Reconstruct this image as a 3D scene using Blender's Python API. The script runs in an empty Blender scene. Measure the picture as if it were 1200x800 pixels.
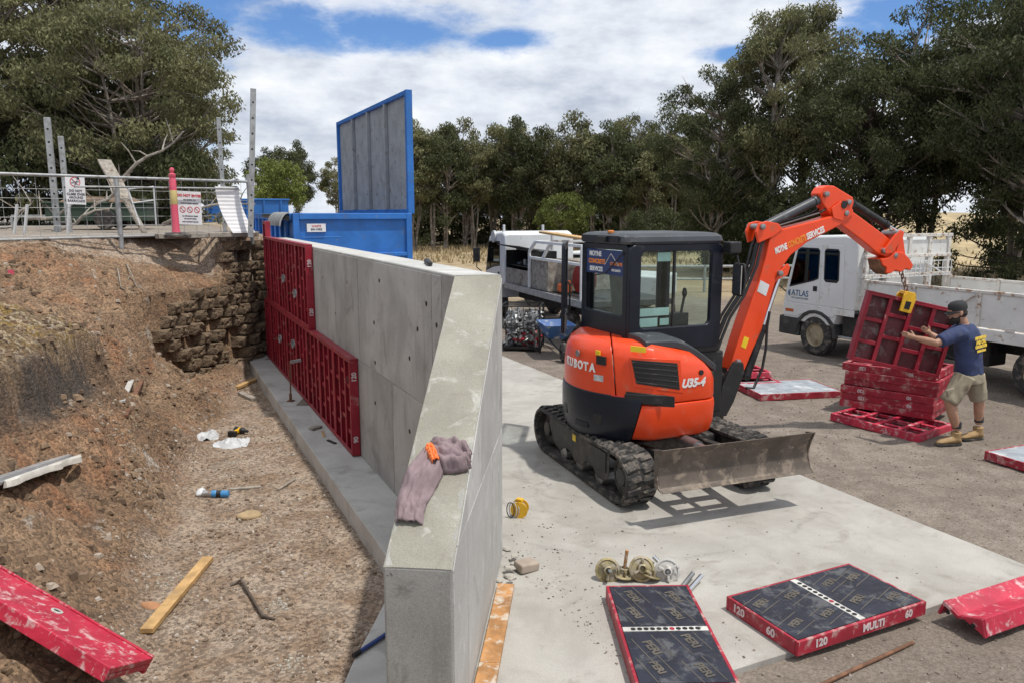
import bpy, bmesh, math, random
from mathutils import Vector, Matrix, Euler, noise
R = math.radians
random.seed(7)
S = bpy.context.scene
C = S.collection

# ---------------------------------------------------------------- camera
CAM_H = 2.75; FPX = 900.0; PITCH = R(9.46)
cam = bpy.data.objects.new('camera', bpy.data.cameras.new('camera')); C.objects.link(cam)
cam.location = (0, 0, CAM_H); cam.rotation_euler = (R(90) - PITCH, 0, 0)
cam.data.sensor_width = 36; cam.data.lens = 27.0; cam.data.clip_end = 2000; cam.data.clip_start = .05
S.camera = cam
def ray(u, v):
    x = (u - 600) / FPX; y = (400 - v) / FPX
    return Vector((x, math.cos(PITCH) + y * math.sin(PITCH), -math.sin(PITCH) + y * math.cos(PITCH)))
def gz(u, v, z=0.0):
    d = ray(u, v); t = (z - CAM_H) / d.z; return Vector((d.x * t, d.y * t, z))
def gy(u, v, Y):
    d = ray(u, v); t = Y / d.y; return Vector((d.x * t, Y, CAM_H + d.z * t))
def on_plane(u, v, p, n):
    d = ray(u, v); o = Vector((0, 0, CAM_H)); k = (Vector(p) - o).dot(n) / d.dot(n); return o + d * k

# ---------------------------------------------------------------- world, sun, exposure
SUN_AZ, SUN_EL = 118.0, 70.0
W = bpy.data.worlds.new('World'); S.world = W; W.use_nodes = True
nt = W.node_tree; nt.nodes.clear(); WL = nt.links.new
def wn(t, **k):
    n = nt.nodes.new(t)
    for a, b in k.items(): setattr(n, a, b)
    return n
def wm(op, a, b=None, c=None):
    n = wn('ShaderNodeMath', operation=op)
    for i, q in enumerate((a, b, c)):
        if q is None: continue
        if isinstance(q, (int, float)): n.inputs[i].default_value = q
        else: WL(q, n.inputs[i])
    return n.outputs[0]
sky = wn('ShaderNodeTexSky', sky_type='NISHITA'); sky.sun_disc = False
sky.sun_elevation = R(SUN_EL); sky.sun_rotation = R(SUN_AZ); sky.altitude = 100; sky.air_density = 1.0; sky.dust_density = .6; sky.ozone_density = 2.5
tc = wn('ShaderNodeTexCoord'); sp = wn('ShaderNodeSeparateXYZ'); WL(tc.outputs['Generated'], sp.inputs[0])
mp = wn('ShaderNodeMapping'); mp.inputs['Scale'].default_value = (1.0, 1.0, 2.5); WL(tc.outputs['Generated'], mp.inputs[0])
def wnoise(sc, det, rough, off, dist=0.0):
    a = wn('ShaderNodeVectorMath', operation='ADD'); WL(mp.outputs[0], a.inputs[0]); a.inputs[1].default_value = off
    n = wn('ShaderNodeTexNoise'); n.inputs['Scale'].default_value = sc; n.inputs['Detail'].default_value = det
    n.inputs['Roughness'].default_value = rough; n.inputs['Distortion'].default_value = dist
    WL(a.outputs[0], n.inputs['Vector']); return n.outputs['Fac']
n_cov = wnoise(2.6, 8, .5, (3.1, 1.7, .4))
n_edge = wnoise(8.0, 10, .64, (9.1, 4.4, 2.0))
n_shade = wnoise(6.0, 10, .60, (1.3, 7.7, 5.0))
n_sh2 = wnoise(1.6, 3, .5, (6.3, 2.7, 8.0))
# gaps of blue in the cloud deck (direction x, z, half width x, half width z)
gap = None
for (u, v, wx, wz) in ((225, 5, .10, .060), (330, 30, .10, .030), (470, 34, .14, .026), (590, 46, .06, .018), (1055, 22, .075, .075), (1120, -30, .12, .06), (870, 62, .05, .012)):
    d = ray(u, v).normalized()
    ex = wm('DIVIDE', wm('SUBTRACT', sp.outputs[0], d.x), wx); ez = wm('DIVIDE', wm('SUBTRACT', sp.outputs[2], d.z), wz)
    q = wm('SQRT', wm('ADD', wm('MULTIPLY', ex, ex), wm('MULTIPLY', ez, ez)))
    g = wm('SUBTRACT', 1.15, q)
    gap = g if gap is None else wm('MAXIMUM', gap, g)
gap = wm('ADD', gap, wm('MULTIPLY', wm('SUBTRACT', n_edge, .5), 2.6))
hole = wn('ShaderNodeMapRange'); hole.interpolation_type = 'SMOOTHSTEP'; WL(gap, hole.inputs[0]); hole.inputs[1].default_value = -.15; hole.inputs[2].default_value = .75
cov = wn('ShaderNodeMapRange'); cov.interpolation_type = 'SMOOTHSTEP'; WL(wm('ADD', n_cov, wm('MULTIPLY', n_edge, .25)), cov.inputs[0]); cov.inputs[1].default_value = .36; cov.inputs[2].default_value = .56
mask = wm('MULTIPLY', cov.outputs[0], wm('SUBTRACT', 1.0, hole.outputs[0]))
cr = wn('ShaderNodeValToRGB'); WL(wm('ADD', wm('MULTIPLY', n_shade, .75), wm('MULTIPLY', n_sh2, .25)), cr.inputs[0])
cr.color_ramp.elements[0].position = .38; cr.color_ramp.elements[0].color = (4.1, 4.6, 5.5, 1)
cr.color_ramp.elements[1].position = .64; cr.color_ramp.elements[1].color = (8.7, 8.8, 9.0, 1)
e = cr.color_ramp.elements.new(.5); e.color = (6.5, 6.9, 7.5, 1)
tint = wn('ShaderNodeMix', data_type='RGBA', blend_type='MULTIPLY'); tint.inputs[0].default_value = 1; WL(sky.outputs[0], tint.inputs[6]); tint.inputs[7].default_value = (.62, .82, 1.1, 1)
mx = wn('ShaderNodeMix', data_type='RGBA'); WL(mask, mx.inputs[0]); WL(tint.outputs[2], mx.inputs[6]); WL(cr.outputs[0], mx.inputs[7])
bg = wn('ShaderNodeBackground'); bg.inputs['Strength'].default_value = .105; WL(mx.outputs[2], bg.inputs[0])
wo = wn('ShaderNodeOutputWorld'); WL(bg.outputs[0], wo.inputs[0])

sl = bpy.data.lights.new('sun', 'SUN'); sl.energy = 3.0; sl.angle = R(1.5); sl.color = (1, .955, .88)
so = bpy.data.objects.new('sun', sl); C.objects.link(so); so.location = (20, 20, 40)
sd = Vector((math.sin(R(SUN_AZ)) * math.cos(R(SUN_EL)), math.cos(R(SUN_AZ)) * math.cos(R(SUN_EL)), math.sin(R(SUN_EL))))
so.rotation_euler = sd.to_track_quat('Z', 'Y').to_euler()
vs = S.view_settings; vs.view_transform = 'Standard'; vs.look = 'None'; vs.gamma = 1; vs.exposure = 0.24; vs.use_curve_mapping = False

# ---------------------------------------------------------------- materials
MATS = {}
class NB:
    def __init__(s, name):
        s.m = bpy.data.materials.new(name); s.m.use_nodes = True; s.t = s.m.node_tree
        s.b = s.t.nodes['Principled BSDF']; s.L = s.t.links.new; MATS[name] = s.m
        tcn = s.n('ShaderNodeTexCoord'); oi = s.n('ShaderNodeObjectInfo')
        a = s.n('ShaderNodeVectorMath', operation='MULTIPLY_ADD'); cx = s.n('ShaderNodeCombineXYZ')
        for i in range(3): s.L(oi.outputs['Random'], cx.inputs[i])
        s.L(cx.outputs[0], a.inputs[0]); a.inputs[1].default_value = (37, 53, 71); s.L(tcn.outputs['Object'], a.inputs[2])
        s.vec = a.outputs[0]; s.obj = tcn.outputs['Object']; s.rnd = oi.outputs['Random']
    def n(s, t, **k):
        q = s.t.nodes.new(t)
        for a, b in k.items(): setattr(q, a, b)
        return q
    def noise(s, sc, det=4, rough=.55, dist=0, vec=None, stretch=None):
        v = vec or s.vec
        if stretch:
            mpn = s.n('ShaderNodeMapping'); mpn.inputs['Scale'].default_value = stretch; s.L(v, mpn.inputs[0]); v = mpn.outputs[0]
        q = s.n('ShaderNodeTexNoise'); q.inputs['Scale'].default_value = sc; q.inputs['Detail'].default_value = det
        q.inputs['Roughness'].default_value = rough; q.inputs['Distortion'].default_value = dist; s.L(v, q.inputs['Vector']); return q.outputs['Fac']
    def ramp(s, f, lo, hi, a=0., b=1.):
        q = s.n('ShaderNodeMapRange'); q.interpolation_type = 'SMOOTHSTEP'; s.L(f, q.inputs[0])
        q.inputs[1].default_value = lo; q.inputs[2].default_value = hi; q.inputs[3].default_value = a; q.inputs[4].default_value = b; return q.outputs[0]
    def mix(s, f, a, b, mode='MIX'):
        q = s.n('ShaderNodeMix', data_type='RGBA', blend_type=mode)
        for i, x in ((0, f), (6, a), (7, b)):
            if isinstance(x, (int, float)): q.inputs[i].default_value = x
            elif isinstance(x, tuple): q.inputs[i].default_value = (x + (1,))[:4]
            else: s.L(x, q.inputs[i])
        return q.outputs[2]
    def math(s, op, a, b=None):
        q = s.n('ShaderNodeMath', operation=op)
        for i, x in enumerate((a, b)):
            if x is None: continue
            if isinstance(x, (int, float)): q.inputs[i].default_value = x
            else: s.L(x, q.inputs[i])
        return q.outputs[0]
    def bump(s, h, strength=.3, dist=.01, prev=None):
        q = s.n('ShaderNodeBump'); q.inputs['Strength'].default_value = strength; q.inputs['Distance'].default_value = dist
        s.L(h, q.inputs['Height'])
        if prev is not None: s.L(prev, q.inputs['Normal'])
        return q.outputs[0]
    def out(s, col=None, rough=None, nor=None, metal=None):
        for k, x in (('Base Color', col), ('Roughness', rough), ('Normal', nor), ('Metallic', metal)):
            if x is None: continue
            if isinstance(x, (int, float)): s.b.inputs[k].default_value = x
            elif isinstance(x, tuple): s.b.inputs[k].default_value = (x + (1,))[:4]
            else: s.L(x, s.b.inputs[k])
        return s.m
def pm(name, col, rough=.6, var=.18, sc=3., bump=.15, bsc=40., metal=0., dirt=None, dirt_amt=.5, dirt_sc=6., spec=None, coat=0., scr=None):
    """general painted / plain surface: tone variation, dirt or worn patches, fine relief"""
    b = NB(name); n1 = b.noise(sc, 5, .6)
    lo = tuple(c * (1 - var) for c in col); hi = tuple(min(1, c * (1 + var)) for c in col)
    c = b.mix(b.ramp(n1, .3, .7), lo, hi); rgh = b.math('ADD', b.math('MULTIPLY', b.noise(sc * 3, 4), .25), rough - .12)
    if dirt:
        f = b.ramp(b.noise(dirt_sc, 7, .68, .4), .66 - .3 * dirt_amt, .80 - .3 * dirt_amt)
        c = b.mix(f, c, dirt); rgh = b.math('ADD', rgh, b.math('MULTIPLY', f, .2))
    if scr:
        f2 = b.ramp(b.noise(9, 5, .7, .2, stretch=(6, 1, 1)), .62, .70); c = b.mix(b.math('MULTIPLY', f2, .8), c, scr)
    nor = b.bump(b.noise(bsc, 4, .6), bump, .01) if bump else None
    m = b.out(c, rgh, nor, metal)
    if spec is not None: b.b.inputs['Specular IOR Level'].default_value = spec
    if coat: b.b.inputs['Coat Weight'].default_value = coat; b.b.inputs['Coat Roughness'].default_value = .12
    return m
def glass(name, tint, ref=.12, dark=.75):
    m = bpy.data.materials.new(name); m.use_nodes = True; t = m.node_tree; t.nodes.clear(); MATS[name] = m
    tr = t.nodes.new('ShaderNodeBsdfTransparent'); tr.inputs[0].default_value = tint + (1,)
    gl = t.nodes.new('ShaderNodeBsdfGlossy'); gl.inputs['Roughness'].default_value = .02; gl.inputs[0].default_value = (.72, .78, .74, 1)
    lw = t.nodes.new('ShaderNodeLayerWeight'); lw.inputs[0].default_value = .5; pwn = t.nodes.new('ShaderNodeMath'); pwn.operation = 'POWER'; pwn.inputs[1].default_value = 4.0; t.links.new(lw.outputs['Facing'], pwn.inputs[0]); fr = t.nodes.new('ShaderNodeMath'); fr.operation = 'MULTIPLY_ADD'; fr.inputs[1].default_value = .75; fr.inputs[2].default_value = .04; t.links.new(pwn.outputs[0], fr.inputs[0])
    mx = t.nodes.new('ShaderNodeMixShader'); o = t.nodes.new('ShaderNodeOutputMaterial')
    t.links.new(fr.outputs[0], mx.inputs[0]); t.links.new(tr.outputs[0], mx.inputs[1]); t.links.new(gl.outputs[0], mx.inputs[2]); t.links.new(mx.outputs[0], o.inputs[0])
    return m

RED = (.33, .016, .035)
DUST = (.50, .42, .36)
pm('red_panel', RED, .48, .22, 4, .15, 60, dirt=(.46, .27, .25), dirt_amt=.50, dirt_sc=8, scr=(.55, .42, .40))
pm('red_panel_clean', (.27, .010, .025), .42, .2, 3, .1, 50, dirt=(.40, .20, .18), dirt_amt=.24, dirt_sc=5)
pm('red_panel_worn', (.46, .024, .055), .42, .2, 4, .2, 60, dirt=(.58, .38, .38), dirt_amt=.47, dirt_sc=10, scr=(.62, .48, .48))
pm('ply_face', (.016, .019, .031), .45, .3, 5, .2, 60, dirt=(.085, .088, .096), dirt_amt=.52, dirt_sc=7, scr=(.13, .13, .135))
pm('ply_back', (.12, .03, .035), .6, .3, 4, .2, 40, dirt=(.20, .15, .15), dirt_amt=.5, dirt_sc=6)
pm('strip_white', (.52, .51, .48), .5, .15, 6, .1, 60, dirt=(.25, .22, .2), dirt_amt=.4, dirt_sc=20)
pm('paint_white_text', (.62, .52, .52), .6, .1, 8, 0, 40)
pm('ply_text', (.105, .092, .075), .55, .2, 8, 0, 40)
pm('white_text', (.78, .78, .76), .5, .05, 8, 0, 40)
pm('orange_text', (.85, .26, .03), .5, .05, 8, 0, 40)
pm('black', (.012, .012, .013), .5, .25, 5, .1, 60, dirt=(.05, .045, .04), dirt_amt=.35)
pm('rubber', (.028, .027, .026), .8, .3, 8, .3, 60, dirt=(.15, .13, .112), dirt_amt=.62, dirt_sc=9)
pm('steel', (.33, .33, .33), .42, .2, 6, .1, 60, metal=.8, dirt=(.22, .17, .13), dirt_amt=.35)
pm('galv', (.36, .37, .37), .5, .2, 8, .1, 60, metal=.45, dirt=(.24, .22, .2), dirt_amt=.4, dirt_sc=10)
pm('chrome', (.7, .7, .72), .18, .08, 5, 0, 40, metal=1)
pm('zinc_gold', (.27, .225, .12), .5, .35, 12, .2, 60, metal=.6, dirt=(.36, .32, .26), dirt_amt=.62, dirt_sc=14)
pm('rust', (.16, .075, .04), .8, .35, 12, .3, 60)
pm('timber', (.50, .31, .13), .7, .25, 8, .25, 50, dirt=(.30, .20, .12), dirt_amt=.3)
pm('timber_orange', (.40, .20, .075), .75, .3, 7, .3, 50, dirt=(.52, .46, .38), dirt_amt=.55, dirt_sc=9, scr=(.26, .13, .05))
pm('timber_grey', (.30, .27, .23), .85, .3, 9, .3, 40, dirt=(.16, .12, .09), dirt_amt=.5)
pm('bag_white', (.50, .51, .52), .45, .12, 9, .3, 60)
pm('white_plastic', (.62, .63, .64), .5, .08, 5, .1, 40)
pm('yellow', (.78, .44, .02), .42, .12, 6, .1, 50, dirt=(.35, .22, .08), dirt_amt=.25)
glass('glass_cab', (.92, .965, .955)); glass('glass_dark', (.20, .26, .25))

# ---------------------------------------------------------------- mesh helpers
def basis(d, up=(0, 0, 1)):
    d = Vector(d).normalized(); up = Vector(up)
    if abs(d.dot(up)) > .98: up = Vector((1, 0, 0))
    x = d.cross(up).normalized(); return x, x.cross(d).normalized(), d
class MB:
    def __init__(s): s.v = []; s.f = []
    def add(s, vs, fs, M=None):
        o = len(s.v); s.v += [tuple(M @ Vector(p)) if M else tuple(p) for p in vs]; s.f += [tuple(i + o for i in f) for f in fs]; return s
    def box(s, c, sz, rot=None, taper=1.0):
        x, y, z = (q / 2 for q in sz); M = Matrix.Translation(c)
        if rot is not None: M = M @ (Euler(rot).to_matrix().to_4x4() if not isinstance(rot, Matrix) else rot.to_4x4())
        t = taper
        return s.add([(-x, -y, -z), (x, -y, -z), (x, y, -z), (-x, y, -z), (-x * t, -y * t, z), (x * t, -y * t, z), (x * t, y * t, z), (-x * t, y * t, z)],
                     [(0, 3, 2, 1), (4, 5, 6, 7), (0, 1, 5, 4), (1, 2, 6, 5), (2, 3, 7, 6), (3, 0, 4, 7)], M)
    def b2(s, p, q):  # box from two corners
        return s.box([(a + b) / 2 for a, b in zip(p, q)], [abs(b - a) for a, b in zip(p, q)])
    def bar(s, p0, p1, w, h, up=(0, 0, 1)):
        p0 = Vector(p0); p1 = Vector(p1); x, y, d = basis(p1 - p0, up); w /= 2; h /= 2; vs = []
        for p in (p0, p1): vs += [p - x * w - y * h, p + x * w - y * h, p + x * w + y * h, p - x * w + y * h]
        return s.add(vs, [(3, 2, 1, 0), (4, 5, 6, 7), (0, 1, 5, 4), (1, 2, 6, 5), (2, 3, 7, 6), (3, 0, 4, 7)])
    def tube(s, pts, r, n=8, up=(0, 0, 1), caps=True):
        pts = [Vector(p) for p in pts]; m = len(pts); rs = r if isinstance(r, (list, tuple)) else [r] * m; vs = []
        px = None
        for i, p in enumerate(pts):
            d = (pts[min(i + 1, m - 1)] - pts[max(i - 1, 0)])
            if d.length < 1e-9: d = Vector((0, 0, 1))
            if px is None: x, y, _ = basis(d, up)
            else:
                dn = d.normalized(); x = (px - dn * px.dot(dn))
                x = x.normalized() if x.length > 1e-6 else basis(d, up)[0]; y = x.cross(dn)
            px = x
            for k in range(n):
                a = 2 * math.pi * k / n; vs.append(p + (x * math.cos(a) + y * math.sin(a)) * rs[i])
        fs = [(i * n + k, i * n + (k + 1) % n, (i + 1) * n + (k + 1) % n, (i + 1) * n + k) for i in range(m - 1) for k in range(n)]
        if caps: fs += [tuple(range(n))[::-1], tuple((m - 1) * n + k for k in range(n))]
        return s.add(vs, fs)
    def cyl(s, p0, p1, r0, r1=None, n=14): return s.tube([p0, p1], [r0, r0 if r1 is None else r1], n)
    def prism(s, poly, a, b, plane='xz', M=None):
        """polygon in a plane pushed from a to b along the third axis"""
        def P(u, v, w): return {'xz': (u, w, v), 'xy': (u, v, w), 'yz': (w, u, v)}[plane]
        n = len(poly); vs = [P(u, v, a) for u, v in poly] + [P(u, v, b) for u, v in poly]
        return s.add(vs, [tuple(range(n))[::-1], tuple(range(n, 2 * n))] + [(i, (i + 1) % n, n + (i + 1) % n, n + i) for i in range(n)], M)
    def loft(s, loops, caps=True, closed=True):
        n = len(loops[0]); vs = [p for l in loops for p in l]; m = len(loops); r = n if closed else n - 1
        fs = [(i * n + k, i * n + (k + 1) % n, (i + 1) * n + (k + 1) % n, (i + 1) * n + k) for i in range(m - 1) for k in range(r)]
        if caps: fs += [tuple(range(n))[::-1], tuple((m - 1) * n + k for k in range(n))]
        return s.add(vs, fs)
    def lathe(s, prof, c=(0, 0, 0), axis=(0, 0, 1), n=20):
        x, y, d = basis(axis, (0, 1, .01)); c = Vector(c)
        return s.loft([[c + d * h + (x * math.cos(2 * math.pi * k / n) + y * math.sin(2 * math.pi * k / n)) * max(r, 1e-4) for k in range(n)] for r, h in prof])
    def bm(s):
        b = bmesh.new(); vv = [b.verts.new(p) for p in s.v]
        for f in s.f:
            try: b.faces.new([vv[i] for i in f])
            except ValueError: pass
        return b
    def mesh(s, name, mat, smooth=None):
        me = bpy.data.meshes.new(name); b = s.bm(); bmesh.ops.recalc_face_normals(b, faces=b.faces); b.to_mesh(me); b.free()
        return finish(me, mat, smooth)
    def build(s, name, mat, parent=None, bevel=0, smooth=None, seg=2, **k):
        return link(name, s.mesh(name, mat, smooth), parent, bevel, seg, **k)
def finish(me, mat, smooth=None):
    if mat is not None: me.materials.append(MATS[mat] if isinstance(mat, str) else mat)
    if smooth is not None:
        me.shade_smooth()
        if smooth < 179: me.set_sharp_from_angle(angle=R(smooth))
    return me
def link(name, me, parent=None, bevel=0, seg=2, loc=None, rot=None, label=None, kind=None):
    o = bpy.data.objects.new(name, me); C.objects.link(o)
    if parent is not None: o.parent = parent
    if loc is not None: o.location = loc
    if rot is not None: o.rotation_euler = rot
    if bevel:
        m = o.modifiers.new('bevel', 'BEVEL'); m.width = bevel; m.segments = seg; m.limit_method = 'ANGLE'; m.angle_limit = R(35)
    if label: o['label'] = label
    if kind: o['kind'] = kind
    return o
def bm_link(name, b, mat, parent=None, smooth=None, bevel=0, **k):
    bmesh.ops.recalc_face_normals(b, faces=b.faces); me = bpy.data.meshes.new(name); b.to_mesh(me); b.free()
    return link(name, finish(me, mat, smooth), parent, bevel, **k)
def cut(b, co, no):  # remove what lies on the +no side and close the cut
    r = bmesh.ops.bisect_plane(b, geom=b.verts[:] + b.edges[:] + b.faces[:], plane_co=co, plane_no=no, clear_outer=True)
    ed = [e for e in r['geom_cut'] if isinstance(e, bmesh.types.BMEdge)]
    if ed: bmesh.ops.holes_fill(b, edges=ed, sides=0)
    return b
def thing(name, label, cat, loc=(0, 0, 0), rz=0, group=None, rot=None):
    o = bpy.data.objects.new(name, None); C.objects.link(o); o.empty_display_size = .2
    o.location = loc; o.rotation_euler = rot if rot is not None else (0, 0, rz); o['label'] = label; o['category'] = cat
    if group: o['group'] = group
    return o
def tag(o, label, cat, group=None):
    o['label'] = label; o['category'] = cat
    if group: o['group'] = group
    return o
def copy_tree(o, parent=None):
    c = o.copy(); C.objects.link(c); c.parent = parent
    for ch in list(o.children): copy_tree(ch, c)
    return c
TXT = {}
def text_mesh(txt, size, mat, bold=0.0, shear=0.0, space=1.0):
    k = (txt, size, mat, bold, shear, space)
    if k in TXT: return TXT[k]
    cu = bpy.data.curves.new('t', 'FONT'); cu.body = txt; cu.size = size; cu.align_x = 'CENTER'; cu.align_y = 'CENTER'; cu.offset = bold; cu.shear = shear; cu.space_character = space
    cu.extrude = .0012; cu.resolution_u = 3
    o = bpy.data.objects.new('t', cu); C.objects.link(o)
    dg = bpy.context.evaluated_depsgraph_get(); me = bpy.data.meshes.new_from_object(o.evaluated_get(dg)); me.name = 'lettering'
    me.materials.clear(); me.materials.append(MATS[mat])
    bpy.data.objects.remove(o); bpy.data.curves.remove(cu); TXT[k] = me; return me
def text(txt, size, mat, parent, loc, xdir, ydir, bold=0., shear=0., space=1., sx=1.):
    """lettering laid flat: xdir reading direction, ydir up direction (both in the parent's space)"""
    x = Vector(xdir).normalized(); y = Vector(ydir); y = (y - x * y.dot(x)).normalized(); z = x.cross(y)
    o = link('lettering', text_mesh(txt, size, mat, bold, shear, space), parent)
    M = Matrix((x * sx, y, z)).transposed().to_4x4(); M.translation = Vector(loc) + z * .0022; o.matrix_local = M
    return o
def fbm(p, sc, oct=4): return noise.fractal(Vector(p) * sc, 1.0, 2.0, oct)
def pw(x, pts):
    if x <= pts[0][0]: return pts[0][1]
    for (a, b), (c, d) in zip(pts, pts[1:]):
        if x <= c: return b + (d - b) * (x - a) / (c - a)
    return pts[-1][1]

# ---------------------------------------------------------------- layout frame of the retaining wall
MW = R(-25.2); DW = Vector((math.sin(MW), math.cos(MW), 0)); NW = Vector((-math.cos(MW), math.sin(MW), 0))   # along the wall, towards the pit
WT = .35; WTOP = 2.28
CA = Vector((-.08, 5.9, 0))                       # outer corner of wall and wing
P0 = CA + NW * WT
def wp(s, t, z=0.): return P0 + DW * s + NW * t + Vector((0, 0, z))      # s along the wall, t from its pit face
def st(x, y): d = Vector((x, y, 0)) - P0; return d.dot(DW), d.dot(NW)
AZW = R(5.2); DG = Vector((math.sin(AZW), math.cos(AZW), 0)); NG = Vector((-math.cos(AZW), math.sin(AZW), 0))
WNEAR = CA - DG * 2.36; WNZ = 1.02
FA = Vector((-7.75, 11.85, 0)); FB = Vector((-5.10, 15.2, 0)); FD = (FB - FA).normalized()   # fence line on the brow
def fence_d(x, y): return FD.x * (y - FA.y) - FD.y * (x - FA.x)   # >0 beyond the fence
BWA = wp(8.15, 2.32); BWB = wp(10.35, .12)        # old block wall foot

# ---------------------------------------------------------------- ground materials
def ground_mat(name, c1, c2, c3, speck=.5, relief=.6, fine=90.):
    b = NB(name); o = b.obj
    big = b.ramp(b.noise(.5, 5, .6, .3, o), .35, .65); mid = b.ramp(b.noise(4, 6, .65, 0, o), .38, .62)
    c = b.mix(big, c1, c2); c = b.mix(b.math('MULTIPLY', mid, .6), c, c3)
    vo = b.n('ShaderNodeTexVoronoi'); vo.inputs['Scale'].default_value = fine * .55; b.L(o, vo.inputs['Vector'])
    sh = b.ramp(vo.outputs['Distance'], .05, .55)
    hs = b.n('ShaderNodeSeparateColor'); b.L(vo.outputs['Color'], hs.inputs[0])
    st_ = b.math('MULTIPLY', b.ramp(hs.outputs[0], .1, .95, -.5, .75), speck)
    g = b.math('ADD', 1.0, st_)
    cg = b.n('ShaderNodeCombineColor'); [b.L(g, cg.inputs[i]) for i in range(3)]
    c = b.mix(1.0, c, cg.outputs[0], 'MULTIPLY')
    n = b.bump(b.math('MULTIPLY', sh, -1.0), relief, .018); n = b.bump(b.noise(9, 6, .7, 0, o), relief, .06, n); n = b.bump(b.noise(fine, 3, .7, 0, o), .35, .008, n)
    return b.out(c, .93, n)
ground_mat('gravel', (.225, .185, .150), (.275, .230, .190), (.18, .145, .115), .55, .65)
ground_mat('upper_gravel', (.26, .22, .185), (.30, .26, .215), (.22, .18, .145), .5, .6)
def soil_mat():
    b = NB('soil'); o = b.obj
    at = b.n('ShaderNodeVertexColor'); at.layer_name = 'soil'
    big = b.ramp(b.noise(1.1, 6, .62, .5, o), .35, .66); red = b.ramp(b.noise(.8, 6, .6, .6, b.vec), .50, .66)
    mid = b.ramp(b.noise(6, 7, .7, .3, o), .40, .62)
    c = b.mix(big, (.180, .108, .062), (.300, .198, .120)); c = b.mix(b.math('MULTIPLY', red, .55), c, (.275, .115, .050)); c = b.mix(b.math('MULTIPLY', mid, .5), c, (.108, .071, .047))
    pale = b.ramp(b.noise(2.1, 7, .7, .5, b.vec), .60, .68); c = b.mix(b.math('MULTIPLY', pale, .75), c, (.36, .33, .29))
    sc = b.n('ShaderNodeSeparateColor'); b.L(at.outputs[0], sc.inputs[0])
    # floor: crushed rock mix / mound: moss and straw / dark topsoil
    fl = b.mix(b.ramp(b.noise(3, 6, .7, .3, o), .38, .6), (.240, .166, .112), (.335, .262, .200))
    c = b.mix(sc.outputs[0], c, fl)
    ms = b.mix(b.ramp(b.noise(9, 6, .72, .2, o, (1, 2.2, 1)), .50, .58), b.mix(b.ramp(b.noise(2.3, 4, .6, 0, o), .42, .58), (.135, .088, .042), (.215, .135, .036)), (.33, .265, .185))
    c = b.mix(sc.outputs[1], c, ms); c = b.mix(sc.outputs[2], c, (.065, .050, .040))
    vo = b.n('ShaderNodeTexVoronoi'); vo.inputs['Scale'].default_value = 42; b.L(o, vo.inputs['Vector'])
    hs = b.n('ShaderNodeSeparateColor'); b.L(vo.outputs['Color'], hs.inputs[0])
    g = b.ramp(hs.outputs[0], .05, .98, .68, 1.45); cg = b.n('ShaderNodeCombineColor'); [b.L(g, cg.inputs[i]) for i in range(3)]
    c = b.mix(1.0, c, cg.outputs[0], 'MULTIPLY')
    n = b.bump(b.math('MULTIPLY', vo.outputs['Distance'], -1.0), .6, .02); n = b.bump(b.noise(14, 7, .72, 0, o), .8, .05, n); n = b.bump(b.noise(70, 3, .7, 0, o), .4, .01, n)
    return b.out(c, .95, n)
soil_mat()
def concrete(name, lo, hi, stain, stain_amt=.3, pale=None, streak=False, rough=.8):
    b = NB(name); o = b.vec
    c = b.mix(b.ramp(b.noise(1.6, 6, .62, .3), .34, .66), lo, hi)
    f = b.ramp(b.noise(2.3, 7, .66, .8), .68 - .3 * stain_amt, .84 - .3 * stain_amt); c = b.mix(b.math('MULTIPLY', f, .7), c, stain)
    if pale: c = b.mix(b.math('MULTIPLY', b.ramp(b.noise(3.4, 8, .7, .7, b.vec), .535, .63), .75), c, pale)
    if streak: c = b.mix(b.math('MULTIPLY', b.ramp(b.noise(7, 5, .6, 0, o, (1, 1, .12)), .52, .7), .4), c, stain)
    sp_ = b.math('MULTIPLY', b.ramp(b.noise(150, 2, .5), .30, .70, .86, 1.12), b.ramp(b.rnd, 0, 1, .90, 1.08)); cg = b.n('ShaderNodeCombineColor'); [b.L(sp_, cg.inputs[i]) for i in range(3)]
    c = b.mix(1.0, c, cg.outputs[0], 'MULTIPLY')
    hol = b.ramp(b.noise(38, 2, .5), .73, .77); c = b.mix(b.math('MULTIPLY', hol, .7), c, tuple(q * .35 for q in lo)); n = b.bump(b.noise(35, 6, .6), .16, .01); n = b.bump(b.ramp(b.noise(55, 2, .5), .70, .76), -.4, .006, n)
    return b.out(c, rough, n)
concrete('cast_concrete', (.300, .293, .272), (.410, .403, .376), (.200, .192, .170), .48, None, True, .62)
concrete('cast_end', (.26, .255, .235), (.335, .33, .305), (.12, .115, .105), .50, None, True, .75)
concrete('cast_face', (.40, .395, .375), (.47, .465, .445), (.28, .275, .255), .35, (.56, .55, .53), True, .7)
concrete('wing_top', (.250, .236, .190), (.335, .320, .265), (.22, .2, .16), .4, (.46, .45, .41), False, .7)
concrete('footing_concrete', (.44, .425, .395), (.55, .535, .50), (.30, .28, .25), .5, None, False, .85)
concrete('slab_concrete', (.325, .308, .280), (.405, .388, .356), (.245, .225, .195), .52, None, False, .82)
concrete('mortar', (.50, .47, .42), (.62, .6, .55), (.4, .36, .3), .3, None, False, .9)

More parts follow.
